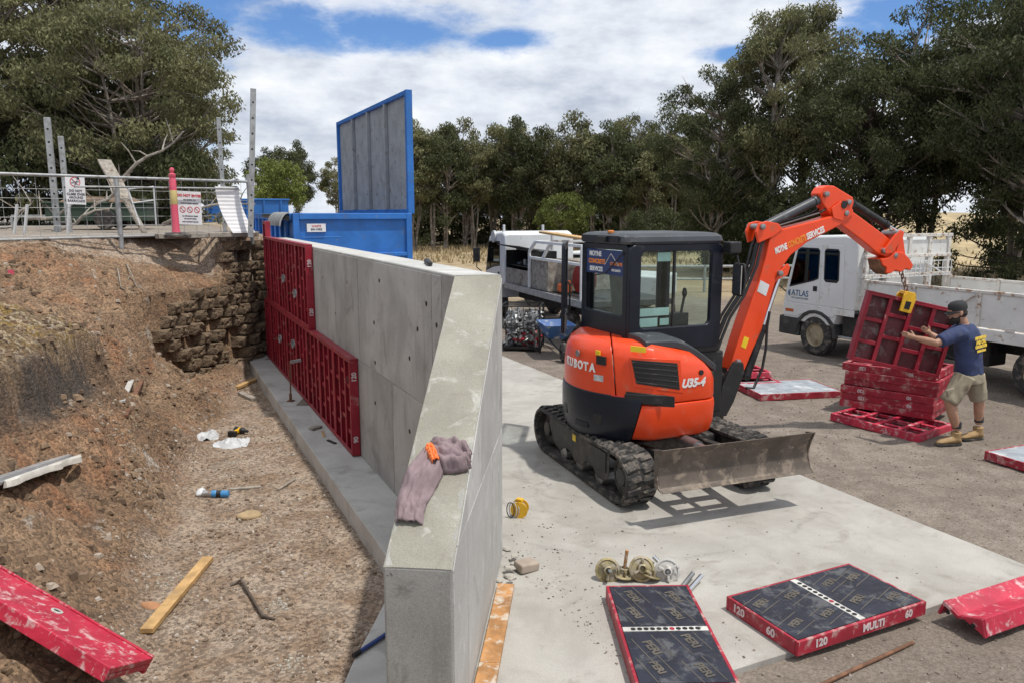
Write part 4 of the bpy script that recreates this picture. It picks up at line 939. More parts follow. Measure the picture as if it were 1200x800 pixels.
# --- undercarriage
def track_path(n=72, grow=0.):
    r = .245 + grow; L = 1.80; out = []; per = 2 * L + 2 * math.pi * r
    for i in range(n):
        d = per * i / n
        if d < L: p = (L / 2 - d, r * 1 + .245); p = (L / 2 - d, .245 + r - .02 * math.sin(math.pi * d / L))
        elif d < L + math.pi * r: a = (d - L) / r; p = (-L / 2 - r * math.sin(a), .245 + r * math.cos(a))
        elif d < 2 * L + math.pi * r: p = (-L / 2 + (d - L - math.pi * r), .245 - r)
        else: a = (d - 2 * L - math.pi * r) / r; p = (L / 2 + r * math.sin(a), .245 - r * math.cos(a))
        out.append((p[0], p[1] + .027))
    return out
LUG = MB().box((0, .082, .0), (.058, .150, .022), taper=.7).mesh('tread_lug', 'rubber')
for side in (-1, 1):
    yc = .70 * side
    m = MB(); po = track_path(); pi_ = track_path(72, -.03); n = len(po)
    for y0, y1 in ((yc - .165, yc + .165),):
        vs_ = [(x, y0, z) for x, z in po] + [(x, y1, z) for x, z in po] + [(x, y0, z) for x, z in pi_] + [(x, y1, z) for x, z in pi_]
        fs_ = []
        for i in range(n):
            j = (i + 1) % n; fs_ += [(i, j, n + j, n + i), (2 * n + i, 3 * n + i, 3 * n + j, 2 * n + j), (i, 2 * n + i, 2 * n + j, j), (n + i, n + j, 3 * n + j, 3 * n + i)]
        m.add(vs_, fs_)
    tr = U(m, 'track', 'rubber', 0, 40)
    pl = track_path(46, .013)
    for i in range(46):
        a = Vector((pl[(i + 1) % 46][0] - pl[i - 1][0], 0, pl[(i + 1) % 46][1] - pl[i - 1][1])).normalized(); nn = Vector((a.z, 0, -a.x)); nn = -nn if nn.dot(Vector((pl[i][0] * .3, 0, pl[i][1] - .27))) < 0 else nn
        for s2 in (-1, 1):
            o = link('tread_lug', LUG, tr); yv = Vector((0, 1, 0)) * s2; xx = yv.cross(nn); M = Matrix((xx, yv, nn)).transposed().to_4x4()
            k = (i + .5 * (s2 > 0)) % 46; b0 = pl[int(k)]; b1 = pl[(int(k) + 1) % 46]; f = k - int(k)
            M.translation = (b0[0] + (b1[0] - b0[0]) * f, yc, b0[1] + (b1[1] - b0[1]) * f); o.matrix_local = M @ Matrix.Rotation(.22, 4, 'Z')
    # frame with scalloped lower edge
    ys = yc + side * .105
    prof = [(-.76, .46), (-.82, .36), (-.66, .16), (-.5, .12), (-.38, .20), (-.22, .20), (-.12, .12), (.06, .12), (.16, .20), (.32, .20), (.42, .12), (.58, .12), (.68, .20), (.68, .44), (.3, .47)]
    m = MB(); m.prism(prof, yc - .1, ys); U(m, 'track_frame', 'track_frame', .012)
    for x, r in ((-.90, .19), (.90, .20)):
        m = MB(); m.lathe([(r, -.10), (r, .06), (r * .82, .075), (r * .78, .055), (r * .45, .05), (r * .42, .10), (r * .25, .105), (.001, .105)], (x, yc, .272), (0, side, 0), 22); U(m, 'idler_wheel' if x < 0 else 'sprocket', 'track_frame', 0, 35)
    for x in (-.44, -.02, .44): 
        m = MB(); m.lathe([(.085, -.09), (.085, .09), (.05, .10), (.001, .10)], (x, yc, .12), (0, side, 0), 14); U(m, 'roller', 'steel', 0, 35)
    m = MB(); m.b2((.24, ys, .22), (.62, ys + side * .012, .43)); U(m, 'motor_cover', 'track_frame', .01)
    m = MB(); m.b2((-.17, ys + side * .0005, .34), (-.09, ys + side * .004, .41)); U(m, 'warning_label', 'label_yellow')
m = MB(); m.b2((-.5, -.55, .22), (.5, .55, .46)); m.b2((-.35, -.38, .46), (.35, .38, .5)); U(m, 'undercarriage', 'track_frame', .02)
m = MB(); m.lathe([(.42, .44), (.42, .60), (.36, .62)], n=28); U(m, 'slew_ring', 'track_frame', 0, 35)
# blade and arms
BX = 1.52; BZ = .05
prof = [(BX + .10, .30 + BZ), (BX + .045, .33 + BZ), (BX + .005, .42 + BZ), (BX - .005, .52 + BZ), (BX + .03, .62 + BZ), (BX + .075, .685 + BZ)]
m = MB(); m.loft([[(x, y, z) for x, z in prof] + [(x - .028, y, z - .004) for x, z in prof[::-1]] for y in (-.77, .86)]); U(m, 'blade', 'blade_steel', .006, 50)
for s in (-1, 1):
    m = MB(); ye = .861 if s > 0 else -.771; m.prism([(BX + .10, .30 + BZ), (BX - .03, .33 + BZ), (BX - .05, .66 + BZ), (BX + .075, .685 + BZ), (BX + .02, .55 + BZ), (BX + .0, .45 + BZ), (BX + .04, .34 + BZ)], ye, ye + s * .012); U(m, 'blade_end', 'blade_steel', .003)
    m = MB(); m.bar((BX - .03, s * .30, .48), (.42, s * .36, .36), .09, .12); U(m, 'blade_arm', 'track_frame', .01)
m = MB(); m.bar((1.15, -.32, .39), (1.15, .32, .39), .10, .08); m.bar((1.38, -.3, .42), (1.38, .3, .42), .08, .07); U(m, 'arm_brace', 'track_frame', .008)
m = MB(); m.cyl((BX - .02, 0, .55), (1.0, 0, .52), .035); m.cyl((1.0, 0, .52), (.45, 0, .5), .055); U(m, 'blade_cylinder', 'steel', 0, 40)
# --- house
def outline(n_arc=22, r=.90, hy=.78, xf=.36, inset=0.):
    pts = []; r -= inset; hy -= inset; xf -= inset
    cr = .20
    for k in range(7): a = -math.pi / 2 * (k / 6); pts.append((xf - cr + cr * math.cos(a), -hy + cr + cr * math.sin(a)))
    a0 = math.asin(hy / r) 
    for k in range(n_arc + 1): a = -(math.pi - a0) - 2 * a0 * k / n_arc + 0 ; pts.append((r * math.cos(a), r * math.sin(a)))
    pts += [(.55, hy), (.78 - inset, hy - .1), (.80 - inset, .35), (.62, .0), (xf, -.3)]
    return pts
def top_drop(x, y, z): 
    if z > 1.06 and y < -.2: z -= (z - 1.06) * max(0., min(1., (x + .40) / .78)) ** 2 * .78
    return z
levels_o = [(.92, .0), (.96, -.004), (1.2, .0), (1.36, .018), (1.45, .06), (1.50, .13), (1.52, .22)]
def body(levels): 
    m = MB(); m.loft([[(x, y, top_drop(x, y, z)) for x, y in outline(inset=i)] for z, i in levels]); return m.bm()
# seams: rear hood | side hood; plane through the arc, leaning
seam_n = Vector((math.cos(R(-58)), math.sin(R(-58)), 0)).normalized()
seam_p = Vector((-.735, -.50, 1.2)); seam_n = Vector((.86, -.50, .10)).normalized()
b = cut(body(levels_o), seam_p - seam_n * .005, seam_n); hood = bm_link('rear_hood', b, 'kubota_orange', ex, 40, .012, rot=(0, 0, HR))
b = cut(body(levels_o), seam_p + seam_n * .005, -seam_n); b = cut(b, (.0, .15, 0), (0, 1, 0)); sideh = bm_link('side_hood', b, 'kubota_orange', ex, 40, .012, rot=(0, 0, HR))
lev_s = [(.55, .05), (.58, .015), (.68, -.006), (.86, -.012), (.905, -.006), (.912, .01)]
sp_p = Vector((-.56, -.66, .76)); sp_n = Vector((.83, -.5, -.24)).normalized()
b = cut(body(lev_s), sp_p + sp_n * .004, -sp_n); bm_link('side_skirt', b, 'kubota_orange', ex, 40, .012, rot=(0, 0, HR))
lev_c = [(.45, .12), (.48, .05), (.57, .0), (.72, -.02), (.93, -.022), (.985, -.012), (.995, .01)]
b = cut(body(lev_c), sp_p - sp_n * .004, sp_n); cw = bm_link('counterweight', b, 'navy_paint', ex, 40, .015, rot=(0, 0, HR))
# rear sill: stepped dark strip with red marker lamp between hood and weight
def arc_plate(a0, a1, z0, z1, r, th, mat, nm, par=ex, bev=.004):
    m = MB(); n = 8; L0 = []
    for k in range(n + 1):
        a = R(a0 + (a1 - a0) * k / n); L0.append([(q * math.cos(a), q * math.sin(a), z) for q, z in ((r, z0), (r + th, z0), (r + th, z1), (r, z1))])
    m.loft(L0); return H(m, nm, mat, bev, 40, par)
arc_plate(222, 247, .93, 1.02, .892, .022, 'black', 'vent_slot'); arc_plate(213, 226, .955, .99, .90, .012, 'red_lens', 'marker_lamp')
for a in (168, 204): arc_plate(a - 3.2, a + 3.2, .67, .77, .915, .008, 'black', 'tie_down_hole')
arc_plate(183, 196, .60, .66, .912, .006, 'navy_paint', 'weight_rib')
# side vent: dark mesh screen standing in a raised frame on the rounded flank
OL = outline(60)
def surf_hit(u, v):
    best = None
    for (xa, ya), (xb, yb) in zip(OL, OL[1:]):
        wa = EC + EF * xa + EL * ya; wb = EC + EF * xb + EL * yb; nw = Vector((wb.y - wa.y, -(wb.x - wa.x), 0))
        if nw.length < 1e-6: continue
        q = on_plane(u, v, wa, nw.normalized()); f = (q - wa).xy.dot((wb - wa).xy) / (wb - wa).xy.length_squared
        if -.001 <= f <= 1.001 and (best is None or q.y < best[0].y): best = (q, nw.normalized())
    q, nw = best; return q - EC, (nw if nw.dot(Vector((0, -1, 0))) > 0 else -nw)
def flank(c, th, mat, nm, bev=0., nu=10, nv=3):
    """plate bent to the flank between four corner points (top left, top right, bottom right, bottom left)"""
    m = MB(); F_, B_ = [], []
    for j in range(nv + 1):
        for i in range(nu + 1):
            a, b2 = i / nu, j / nv
            u = (c[0][0] * (1 - a) + c[1][0] * a) * (1 - b2) + (c[3][0] * (1 - a) + c[2][0] * a) * b2; v = (c[0][1] * (1 - a) + c[1][1] * a) * (1 - b2) + (c[3][1] * (1 - a) + c[2][1] * a) * b2
            p, n = surf_hit(u, v); F_.append(p + n * th); B_.append(p - n * .01)
    w = nu + 1; N = len(F_); q = [(j * w + i, j * w + i + 1, (j + 1) * w + i + 1, (j + 1) * w + i) for j in range(nv) for i in range(nu)]
    rim = [i for i in range(w)] + [j * w + nu for j in range(1, nv + 1)] + [nv * w + i for i in range(nu - 1, -1, -1)] + [j * w for j in range(nv - 1, 0, -1)]
    fs_ = q + [tuple(N + k for k in f[::-1]) for f in q] + [(rim[k], rim[(k + 1) % len(rim)], N + rim[(k + 1) % len(rim)], N + rim[k]) for k in range(len(rim))]
    m.add(F_ + B_, fs_); return m.build(nm, mat, ex, bev, 35)
flank([(737, 418), (797, 421), (800, 460), (742, 453)], .008, 'kubota_orange', 'vent_frame', .004)
vs__ = flank([(740, 421), (793, 425), (796, 456), (746, 449)], .012, 'black', 'vent_screen', .002)
for k in range(5):
    f = (k + .5) / 5; flank([(741 + 4 * f, 421 + 28 * f - .5), (793.5 + 2 * f, 425 + 31 * f - .5), (793.5 + 2 * f, 425 + 31 * f + .6), (741 + 4 * f, 421 + 28 * f + .6)], .016, 'track_frame', 'vent_slat', 0, 8, 1)
flank([(733, 458), (790, 464), (790, 477), (742, 472)], .010, 'black', 'lower_vent', .003)
flank([(739, 405), (757, 407), (757, 413), (739, 411.5)], .004, 'label_yellow', 'warning_label', 0, 4, 1)
flank([(699, 416), (710, 418), (710, 428), (699, 426)], .008, 'black', 'latch', .002, 4, 1); flank([(696, 438), (707, 440), (707, 447), (696, 445)], .004, 'sticker_grey', 'rating_label', 0, 4, 1); flank([(698, 410), (703, 411), (703, 416), (698, 415)], .004, 'label_yellow', 'warning_label', 0, 3, 1)
for u, v in ((822, 436), (801, 485)):
    p_, n_ = surf_hit(u, v); m = MB(); m.lathe([(.026, -.01), (.026, .004), (.018, .006), (.001, .003)], p_, n_, 14); m.build('lock_hole', 'black', ex)
# black fender sweeping over the side hood under the cab
pts = []
for k in range(13):
    f = k / 12; x = -.50 + .86 * f; z = 1.50 - .02 * f - .55 * max(0, f - .35) ** 1.6; pts.append((x, z))
m = MB(); m.loft([[(x, -.36, z + .07), (x, -.56, z + .06), (x + .02, -.66, z + .02), (x + .02, -.655, z - .05), (x, -.36, z - .05)] for x, z in pts]); H(m, 'fender', 'roof_grey', .01, 40)
m = MB(); m.loft([[(.34 + .06 * f, -.60 + .02 * f, 1.22 - .62 * f), (.43, -.57, 1.22 - .62 * f), (.43, -.3, 1.22 - .62 * f), (.34, -.3, 1.22 - .62 * f)] for f in (0, .5, 1)]); H(m, 'front_cover', 'black', .01)
m = MB(); m.b2((-.5, -.36, 1.30), (.66, .70, 1.42)); m.b2((.3, -.33, .62), (.74, .62, 1.3)); H(m, 'cab_floor', 'black', .02)
# --- cab
CX0, CX1, CY0, CY1, CZ0, CZ1 = -.50, .64, -.38, .66, 1.36, 2.44
def rr(x0, x1, z0, z1, r, n=5):
    out = []
    for cx, cz, a0 in ((x1 - r, z1 - r, 0), (x0 + r, z1 - r, 90), (x0 + r, z0 + r, 180), (x1 - r, z0 + r, 270)):
        for k in range(n): a = R(a0 + 90 * k / (n - 1)); out.append((cx + r * math.cos(a), cz + r * math.sin(a)))
    return out
def ring(outer, inner, a, b, plane='xz'):
    m = MB(); P = lambda u, v, w: {'xz': (u, w, v), 'yz': (w, u, v)}[plane]; n = len(outer)
    vs_ = [P(u, v, w) for w in (a, b) for lp in (outer, inner) for u, v in lp]; fs_ = []
    for i in range(n):
        j = (i + 1) % n; fs_ += [(i, j, n + j, n + i), (2 * n + i, 3 * n + i, 3 * n + j, 2 * n + j), (i, 2 * n + i, 2 * n + j, j), (n + i, n + j, 3 * n + j, 3 * n + i)]
    return m.add(vs_, fs_)
H(ring(rr(CX0, CX1, CZ0, CZ1, .06), rr(-.37, .50, 1.60, 2.37, .055), CY0, CY0 + .06), 'cab_side', 'navy_paint', .012, 40)
H(ring(rr(CX0 + .05, CX1, CZ0, CZ1, .06), rr(-.33, .52, 1.50, 2.37, .055), CY1 - .06, CY1), 'cab_side', 'navy_paint', .012, 40)
H(ring(rr(CY0 + .061, CY1 - .061, CZ0, CZ1, .05), rr(CY0 + .14, CY1 - .14, 1.72, 2.38, .04), CX0, CX0 + .06, 'yz'), 'cab_back', 'navy_paint', .012, 40)
H(ring(rr(CY0 + .061, CY1 - .061, CZ0, CZ1, .05), rr(CY0 + .12, CY1 - .12, 1.45, 2.38, .04), CX1 - .06, CX1 - .002, 'yz'), 'cab_front', 'navy_paint', .012, 40)
for nm, m in (('side_window', MB().b2((-.38, CY0 + .022, 1.59), (.51, CY0 + .030, 2.38))), ('side_window', MB().b2((-.34, CY1 - .034, 1.49), (.53, CY1 - .026, 2.38))), ('rear_window', MB().b2((CX0 + .022, CY0 + .13, 1.71), (CX0 + .03, CY1 - .13, 2.39))), ('windscreen', MB().b2((CX1 - .034, CY0 + .11, 1.44), (CX1 - .026, CY1 - .11, 2.39)))): H(m, nm, 'glass_cab')
m = MB(); m.b2((.03, CY0 + .015, 1.6), (.055, CY0 + .045, 2.37)); H(m, 'window_bar', 'black', .004)
m = MB(); m.loft([[(x, y, z) for x, y in rr(CX0 - .02 + i, CX1 + .03 - i, CY0 - .01 + i, CY1 + .01 - i, .10)] for z, i in ((CZ1 + .001, .02), (CZ1 + .03, .0), (CZ1 + .075, .01), (CZ1 + .105, .05), (CZ1 + .115, .12))]); H(m, 'roof', 'roof_grey', 0, 40)
m = MB(); m.b2((CX0 - .035, -.2, CZ1 + .01), (CX0 - .0201, .55, CZ1 + .085)); H(m, 'roof_lip', 'navy_paint', .008)
m = MB(); m.lathe([(.035, 0), (.035, .018), (.026, .026), (.001, .028)], (CX0 + .06, .1, CZ1 + .108), n=12); H(m, 'beacon', 'amber', 0, 40)
m = MB(); m.b2((CX0 - .07, .02, CZ1 + .015), (CX0 - .0351, .17, CZ1 + .075)); H(m, 'work_lamp', 'black', .006)
# banner inside the rear window
m = MB(); m.b2((CX0 + .010, CY0 + .15, 2.12), (CX0 + .018, CY1 - .15, 2.375)); bnr = H(m, 'banner', 'banner_blue')
for tx, mt, z, y, s in (('MOYNE', 'white_text', 2.325, .32, .072), ('CONCRETE', 'orange_text', 2.245, .29, .066), ('SERVICES', 'white_text', 2.165, .30, .066)): text(tx, s, mt, bnr, (CX0 + .0095, y, z), (0, -1, 0), (0, 0, 1), .002)
m = MB(); m.tube([(CX0 + .006, .12, 2.22), (CX0 + .006, .0, 2.34), (CX0 + .006, -.15, 2.22)], .006, 4); m.build('roof_emblem', 'strip_white', bnr)
text('CONCRETE', .045, 'orange_text', bnr, (CX0 + .0095, -.10, 2.235), (0, -1, 0), (0, 0, 1), .001); text('SPECIALISTS', .032, 'white_text', bnr, (CX0 + .0095, -.10, 2.17), (0, -1, 0), (0, 0, 1), .001)
# wiper, seat, levers
m = MB(); m.tube([(CX0 - .012, -.26, 2.36), (CX0 - .02, .05, 2.14), (CX0 - .02, .28, 2.10)], .008, 5); H(m, 'wiper', 'black')
m = MB(); m.box((-.22, .14, 1.86), (.12, .46, .56), (0, -.12, 0)); m.box((.02, .14, 1.60), (.46, .46, .14)); H(m, 'seat', 'seat_cloth', .05, 40, seg=3)
m = MB(); m.box((-.27, .14, 2.17), (.10, .27, .20), (0, -.1, 0)); H(m, 'headrest', 'seat_cloth', .04, 40, seg=3)
m = MB(); m.b2((.0, -.28, 1.42), (.3, -.16, 1.72)); m.cyl((.24, -.22, 1.7), (.28, -.22, 1.9), .014); m.lathe([(.02, 0), (.03, .04), (.02, .09), (.001, .1)], (.28, -.22, 1.88), n=8); H(m, 'console', 'black', .01)
m = MB(); m.tube([(.45, .3, 1.42), (.42, .3, 1.75)], .012, 6); m.tube([(.45, .15, 1.42), (.42, .15, 1.75)], .012, 6); H(m, 'travel_lever', 'black')
pm('paper', (.42, .58, .54), .7, .1, 5, 0)  # teal standing in for reflections and the view through the side glass
m = MB(); m.b2((-.36, CY0 + .032, 1.72), (.0, CY0 + .036, 1.80)); H(m, 'painted_reflection', 'paper'); m = MB(); m.b2((-.36, CY0 + .032, 1.61), (-.14, CY0 + .036, 1.70)); H(m, 'painted_reflection', 'paper'); m = MB(); m.b2((-.11, CY0 + .032, 1.62), (-.0, CY0 + .036, 1.69)); H(m, 'painted_reflection', 'paper'); m = MB(); m.b2((-.16, CY0 + .032, 2.27), (.0, CY0 + .036, 2.36)); H(m, 'painted_reflection', 'paper')  # thin plates just inside the side window carry the painted reflections
# open door latched back on the left
dr = H(ring(rr(-.50, .50, 1.40, 2.42, .06), rr(-.42, .42, 1.56, 2.34, .05), -.02, .02), 'door', 'navy_paint', .01, 40); dr.location = Vector((.62, 9.02, 0)) - EC; dr.rotation_euler = (0, 0, R(84)); m = MB(); m.b2((-.43, -.004, 1.55), (.43, .004, 2.35)); m.build('door_glass', 'glass_cab', dr); m = MB(); m.tube([(-.3, -.03, 1.6), (-.3, -.07, 1.65), (-.3, -.07, 1.95), (-.3, -.03, 2.0)], .012, 6); m.build('grab_handle', 'black', dr)
# lamp and mirror on the cab's right front
m = MB(); m.b2((.60, CY0 - .16, CZ1 - .10), (.74, CY0 - .02, CZ1 + .02)); H(m, 'work_lamp', 'black', .015)
m = MB(); m.tube([(.66, CY0 - .0, 2.36), (.70, CY0 - .14, 2.32), (.72, CY0 - .16, 2.20)], .010, 6); H(m, 'mirror_arm', 'black'); m = MB(); m.loft([[(.72 + .03 * math.sin(f * 3.1), CY0 - .22, 2.24 - .34 * f), (.76 + .03 * math.sin(f * 3.1), CY0 - .20, 2.24 - .34 * f), (.76 + .03 * math.sin(f * 3.1), CY0 - .08, 2.24 - .34 * f), (.72 + .03 * math.sin(f * 3.1), CY0 - .06, 2.24 - .34 * f)] for f in [k / 6 for k in range(7)]]); H(m, 'mirror', 'black', .01, 40); m = MB(); m.b2((.705, CY0 - .205, 1.92), (.717, CY0 - .075, 2.22)); H(m, 'mirror_glass', 'chrome')
# lettering on the bodywork
def surf(ang, r, z): a = R(ang); return Vector((r * math.cos(a), r * math.sin(a), z)), Vector((math.sin(a), -math.cos(a), 0))
hd = hood
for i, ch in enumerate('KUBOTA'):
    a = 170 + i * 5.7; p, tx = surf(a, .9045, 1.23); text(ch, .115, 'white_text', hd, p, -tx, (0, 0, 1), .006, sx=.92)
p, tx = surf(184, .905, 1.345); m = MB(); m.lathe([(.036, 0), (.036, .006), (.026, .007), (.026, .004), (.001, .004)], p - tx.cross(Vector((0, 0, 1))) * 0, (math.cos(R(184)), math.sin(R(184)), 0), 16); m.build('emblem', 'steel', hd)
text('U35-4', .115, 'sticker_light', sideh, (.0, -.7845, 1.10), (1, 0, 0), (0, 0, 1), .006, .28, sx=.95)
# --- swing post, boom, arm
zm = lambda x, y: (840 + x / 3.48, 210 + y / 3.48)
def hp(pts, y): return [hpix(*zm(*p), y) for p in pts]
m = MB(); m.lathe([(.13, .42), (.15, .46), (.15, .60), (.11, .62), (.11, .84), (.14, .86), (.14, .98), (.08, 1.0)], (.86, 0, 0), n=18); m.b2((.55, -.16, .46), (.86, .16, .60)); m.b2((.55, -.13, .82), (.84, .13, .95)); H(m, 'swing_post', 'black', .012, 40)
for s in (-1, 1):
    m = MB(); m.prism([(.84, .52), (.96, .50), (1.06, .66), (1.19, .98), (1.17, 1.10), (1.04, 1.12), (.96, 1.0), (.88, .84)], s * .12, s * .16); H(m, 'swing_bracket', 'black', .012)
BYW = .085
boomP = [(52, 775), (113, 780), (150, 690), (182, 620), (208, 530), (232, 445), (262, 368), (302, 312), (372, 257), (470, 207), (532, 172), (556, 150), (558, 126), (540, 112), (505, 120), (488, 146), (400, 172), (320, 192), (262, 206), (238, 216), (216, 250), (198, 330), (172, 420), (148, 480), (110, 590), (78, 690)]
m = MB(); m.prism(hp(boomP, -BYW), -BYW, BYW); boom = H(m, 'boom', 'boom_orange', .012)
# lugs for the arm cylinder and boom cylinder
for s in (-1, 1): m = MB(); m.prism(hp([(228, 235), (168, 262), (158, 215), (172, 180), (205, 172), (250, 182), (268, 206)], -BYW), s * .065, s * (BYW + .012)); H(m, 'boom_lug', 'boom_orange', .008)
for s in (-1, 1): m = MB(); m.prism(hp([(232, 398), (292, 345), (300, 360), (290, 392), (262, 404), (240, 420)], -BYW), s * .05, s * .085); H(m, 'cylinder_lug', 'boom_orange', .006)
def pin(p, r=.035, w=.15): x, z = hp([p], -.12)[0]; m = MB(); m.lathe([(r, -w), (r, w), (r * .6, w + .006), (.001, w + .006)], (x, 0, z), (0, -1, 0), 14); m.lathe([(r, w - .012), (r, w)], (x, 0, z), (0, 1, 0), 14); H(m, 'pin', 'steel', 0, 35)
for p in ((190, 195), (455, 62), (535, 140), (546, 95), (262, 385), (90, 745), (742, 222), (690, 292), (735, 312)): pin(p, .032, .125 if p[0] < 300 else .11)
def cyl_part(a, b, f, r0, r1, nm):
    A, B = hp([a], 0)[0], hp([b], 0)[0]; A = Vector((A[0], 0, A[1])); B = Vector((B[0], 0, B[1])); M = lerp(A, B, f)
    m = MB(); m.tube([A, M], r0, 14); m.lathe([(r0 * 1.15, -.06), (r0 * 1.15, 0), (r1, .004)], M, (B - A).normalized(), 14); m.lathe([(r0 * .9, -.04), (r0 * .9, .04)], A, (0, 1, 0), 12); H(m, nm, 'black' if nm != 'arm_cylinder' else 'roof_grey', 0, 40)
    m = MB(); m.tube([lerp(A, B, f - .02), B], r1, 12); m.lathe([(r1 * 1.6, -.05), (r1 * 1.6, .05)], B, (0, 1, 0), 12); H(m, nm.replace('cylinder', 'rod'), 'chrome', 0, 40)
cyl_part((190, 195), (455, 62), .82, .052, .028, 'arm_cylinder'); cyl_part((552, 100), (742, 220), .74, .046, .026, 'bucket_cylinder'); cyl_part((118, 800), (258, 388), .50, .055, .03, 'boom_cylinder')
armP = [(418, 60), (432, 36), (452, 26), (480, 28), (556, 74), (560, 96), (550, 128), (600, 165), (690, 232), (752, 288), (748, 314), (705, 324), (655, 302), (590, 248), (525, 200), (482, 166), (452, 128), (432, 100)]
AYW = .07; m = MB(); m.prism(hp(armP, -AYW), -AYW, AYW); H(m, 'arm', 'boom_orange', .012)
for s in (-1, 1): m = MB(); m.prism(hp([(546, 148), (505, 170), (470, 160), (462, 120), (500, 90), (545, 110)], -AYW), s * .086, s * .096); H(m, 'arm_cheek', 'boom_orange', .004)
x, z = hp([(520, 105)], -.10)[0]; m = MB(); m.lathe([(.045, .0), (.045, .104), (.001, .104)], (x, 0, z), (0, -1, 0), 14); H(m, 'arm_hole', 'black', 0)
# linkage and quick hitch
for s in (-1, 1):
    m = MB(); m.prism(hp([(745, 208), (760, 216), (756, 236), (712, 302), (686, 306), (680, 286), (728, 222)], -.1), s * .095, s * .118); H(m, 'side_link', 'boom_orange', .006)
    m = MB(); m.prism(hp([(742, 212), (760, 214), (768, 250), (776, 312), (748, 322), (738, 306), (744, 260)], -.1), s * .045, s * .08); H(m, 'tip_link', 'boom_orange', .006)
m = MB(); m.prism(hp([(730, 296), (762, 300), (786, 325), (801, 352), (790, 372), (770, 366), (752, 380), (728, 372), (708, 386), (690, 384), (692, 362), (676, 352), (668, 326), (700, 320)], -.1), -.105, .105); hitch = H(m, 'quick_hitch', 'boom_orange', .01)
m = MB(); m.prism(hp([(664, 328), (712, 338), (720, 372), (698, 392), (672, 368)], -.1), -.085, .085); H(m, 'hitch_jaw', 'rust', .01)
# hoses along the boom back and at the foot
for k, oy in enumerate((-.07, -.03, .02, .06)):
    P = [Vector((x - .05 - .02 * (k % 2), oy, z)) for x, z in hp([(20, 640), (52, 560), (110, 470), (160, 350), (178, 270), (205, 215)], 0)]; P = [Vector((.72, oy * 2, 1.0)), Vector((.78, oy * 1.6, 1.12))] + P; m = MB(); m.tube(P, .017, 7); H(m, 'hose', 'hose', 0, 60)
for k in range(2):
    P = [Vector((x, -.05 + .1 * k, z + .05)) for x, z in hp([(240, 208), (330, 180), (400, 158), (430, 140), (462, 150), (480, 120)], 0)]; m = MB(); m.tube(P, .014, 6); H(m, 'hose', 'hose', 0, 60)
m = MB(); m.tube([Vector((x, -.16, z)) for x, z in hp([(215, 540), (205, 600), (200, 690), (185, 770), (150, 850), (120, 850)], -.16)], .016, 7); H(m, 'hose', 'hose', 0, 60)
m = MB(); m.tube([Vector((x, -.02, z + .04)) for x, z in hp([(540, 105), (580, 140), (620, 180), (640, 235)], 0)], .013, 6); H(m, 'hose', 'hose', 0, 60)
# lettering along the boom
pa = hp([(237, 296), (440, 204)], -BYW); a = Vector((pa[0][0], -BYW, pa[0][1])); b_ = Vector((pa[1][0], -BYW, pa[1][1])); dv = (b_ - a); dn = dv.normalized(); upv = Vector((0, -1, 0)).cross(dn) * -1
upv = Vector((-dn.z, 0, dn.x))
for tx, mt, f, fw in (('MOYNE', 'white_text', .12, .235), ('CONCRETE', 'orange_text', .435, .36), ('SERVICES', 'white_text', .81, .36)): text(tx, .10, mt, boom, a + dv * f, dn, upv, .004, sx=fw * dv.length / max(v.co.x * 2 for v in text_mesh(tx, .10, mt, .004).vertices))
pts = hp([(178, 412), (214, 432), (200, 478), (164, 458)], -BYW); m = MB(); m.loft([[(x, -BYW - .0005, z) for x, z in pts], [(x, -BYW - .003, z) for x, z in pts]]); m.build('maker_label', 'white_plastic', boom)
pts = hp([(112, 640), (131, 648), (117, 690), (98, 682)], -BYW); m = MB(); m.loft([[(x, -BYW - .0005, z) for x, z in pts], [(x, -BYW - .003, z) for x, z in pts]]); m.build('warning_label', 'label_yellow', boom)

# ---------------------------------------------------------------- trucks
pm('truck_white', (.66, .67, .67), .35, .05, 2, .03, 30, dirt=(.50, .46, .40), dirt_amt=.36, dirt_sc=4, coat=.1)
pm('tray_white', (.62, .62, .60), .55, .08, 3, .1, 30, dirt=(.30, .17, .09), dirt_amt=.27, dirt_sc=7); pm('rusty_white', (.60, .58, .54), .6, .12, 5, .15, 40, dirt=(.26, .13, .06), dirt_amt=.50, dirt_sc=9)
pm('wheel_rim', (.34, .29, .20), .6, .2, 8, .1, 40, metal=.3, dirt=(.2, .14, .08), dirt_amt=.5); pm('dark_plastic', (.035, .036, .038), .6, .2, 5, .1, 50, dirt=(.11, .10, .085), dirt_amt=.4); pm('chassis', (.02, .019, .018), .7, .3, 5, .2, 40, dirt=(.07, .058, .045), dirt_amt=.5); pm('atlas_blue', (.03, .10, .22), .5, .1, 5, 0); pm('grey_tank', (.45, .46, .46), .5, .1, 4, .05); pm('lamp_amber', (.5, .12, .03), .3, .1, 5, 0)
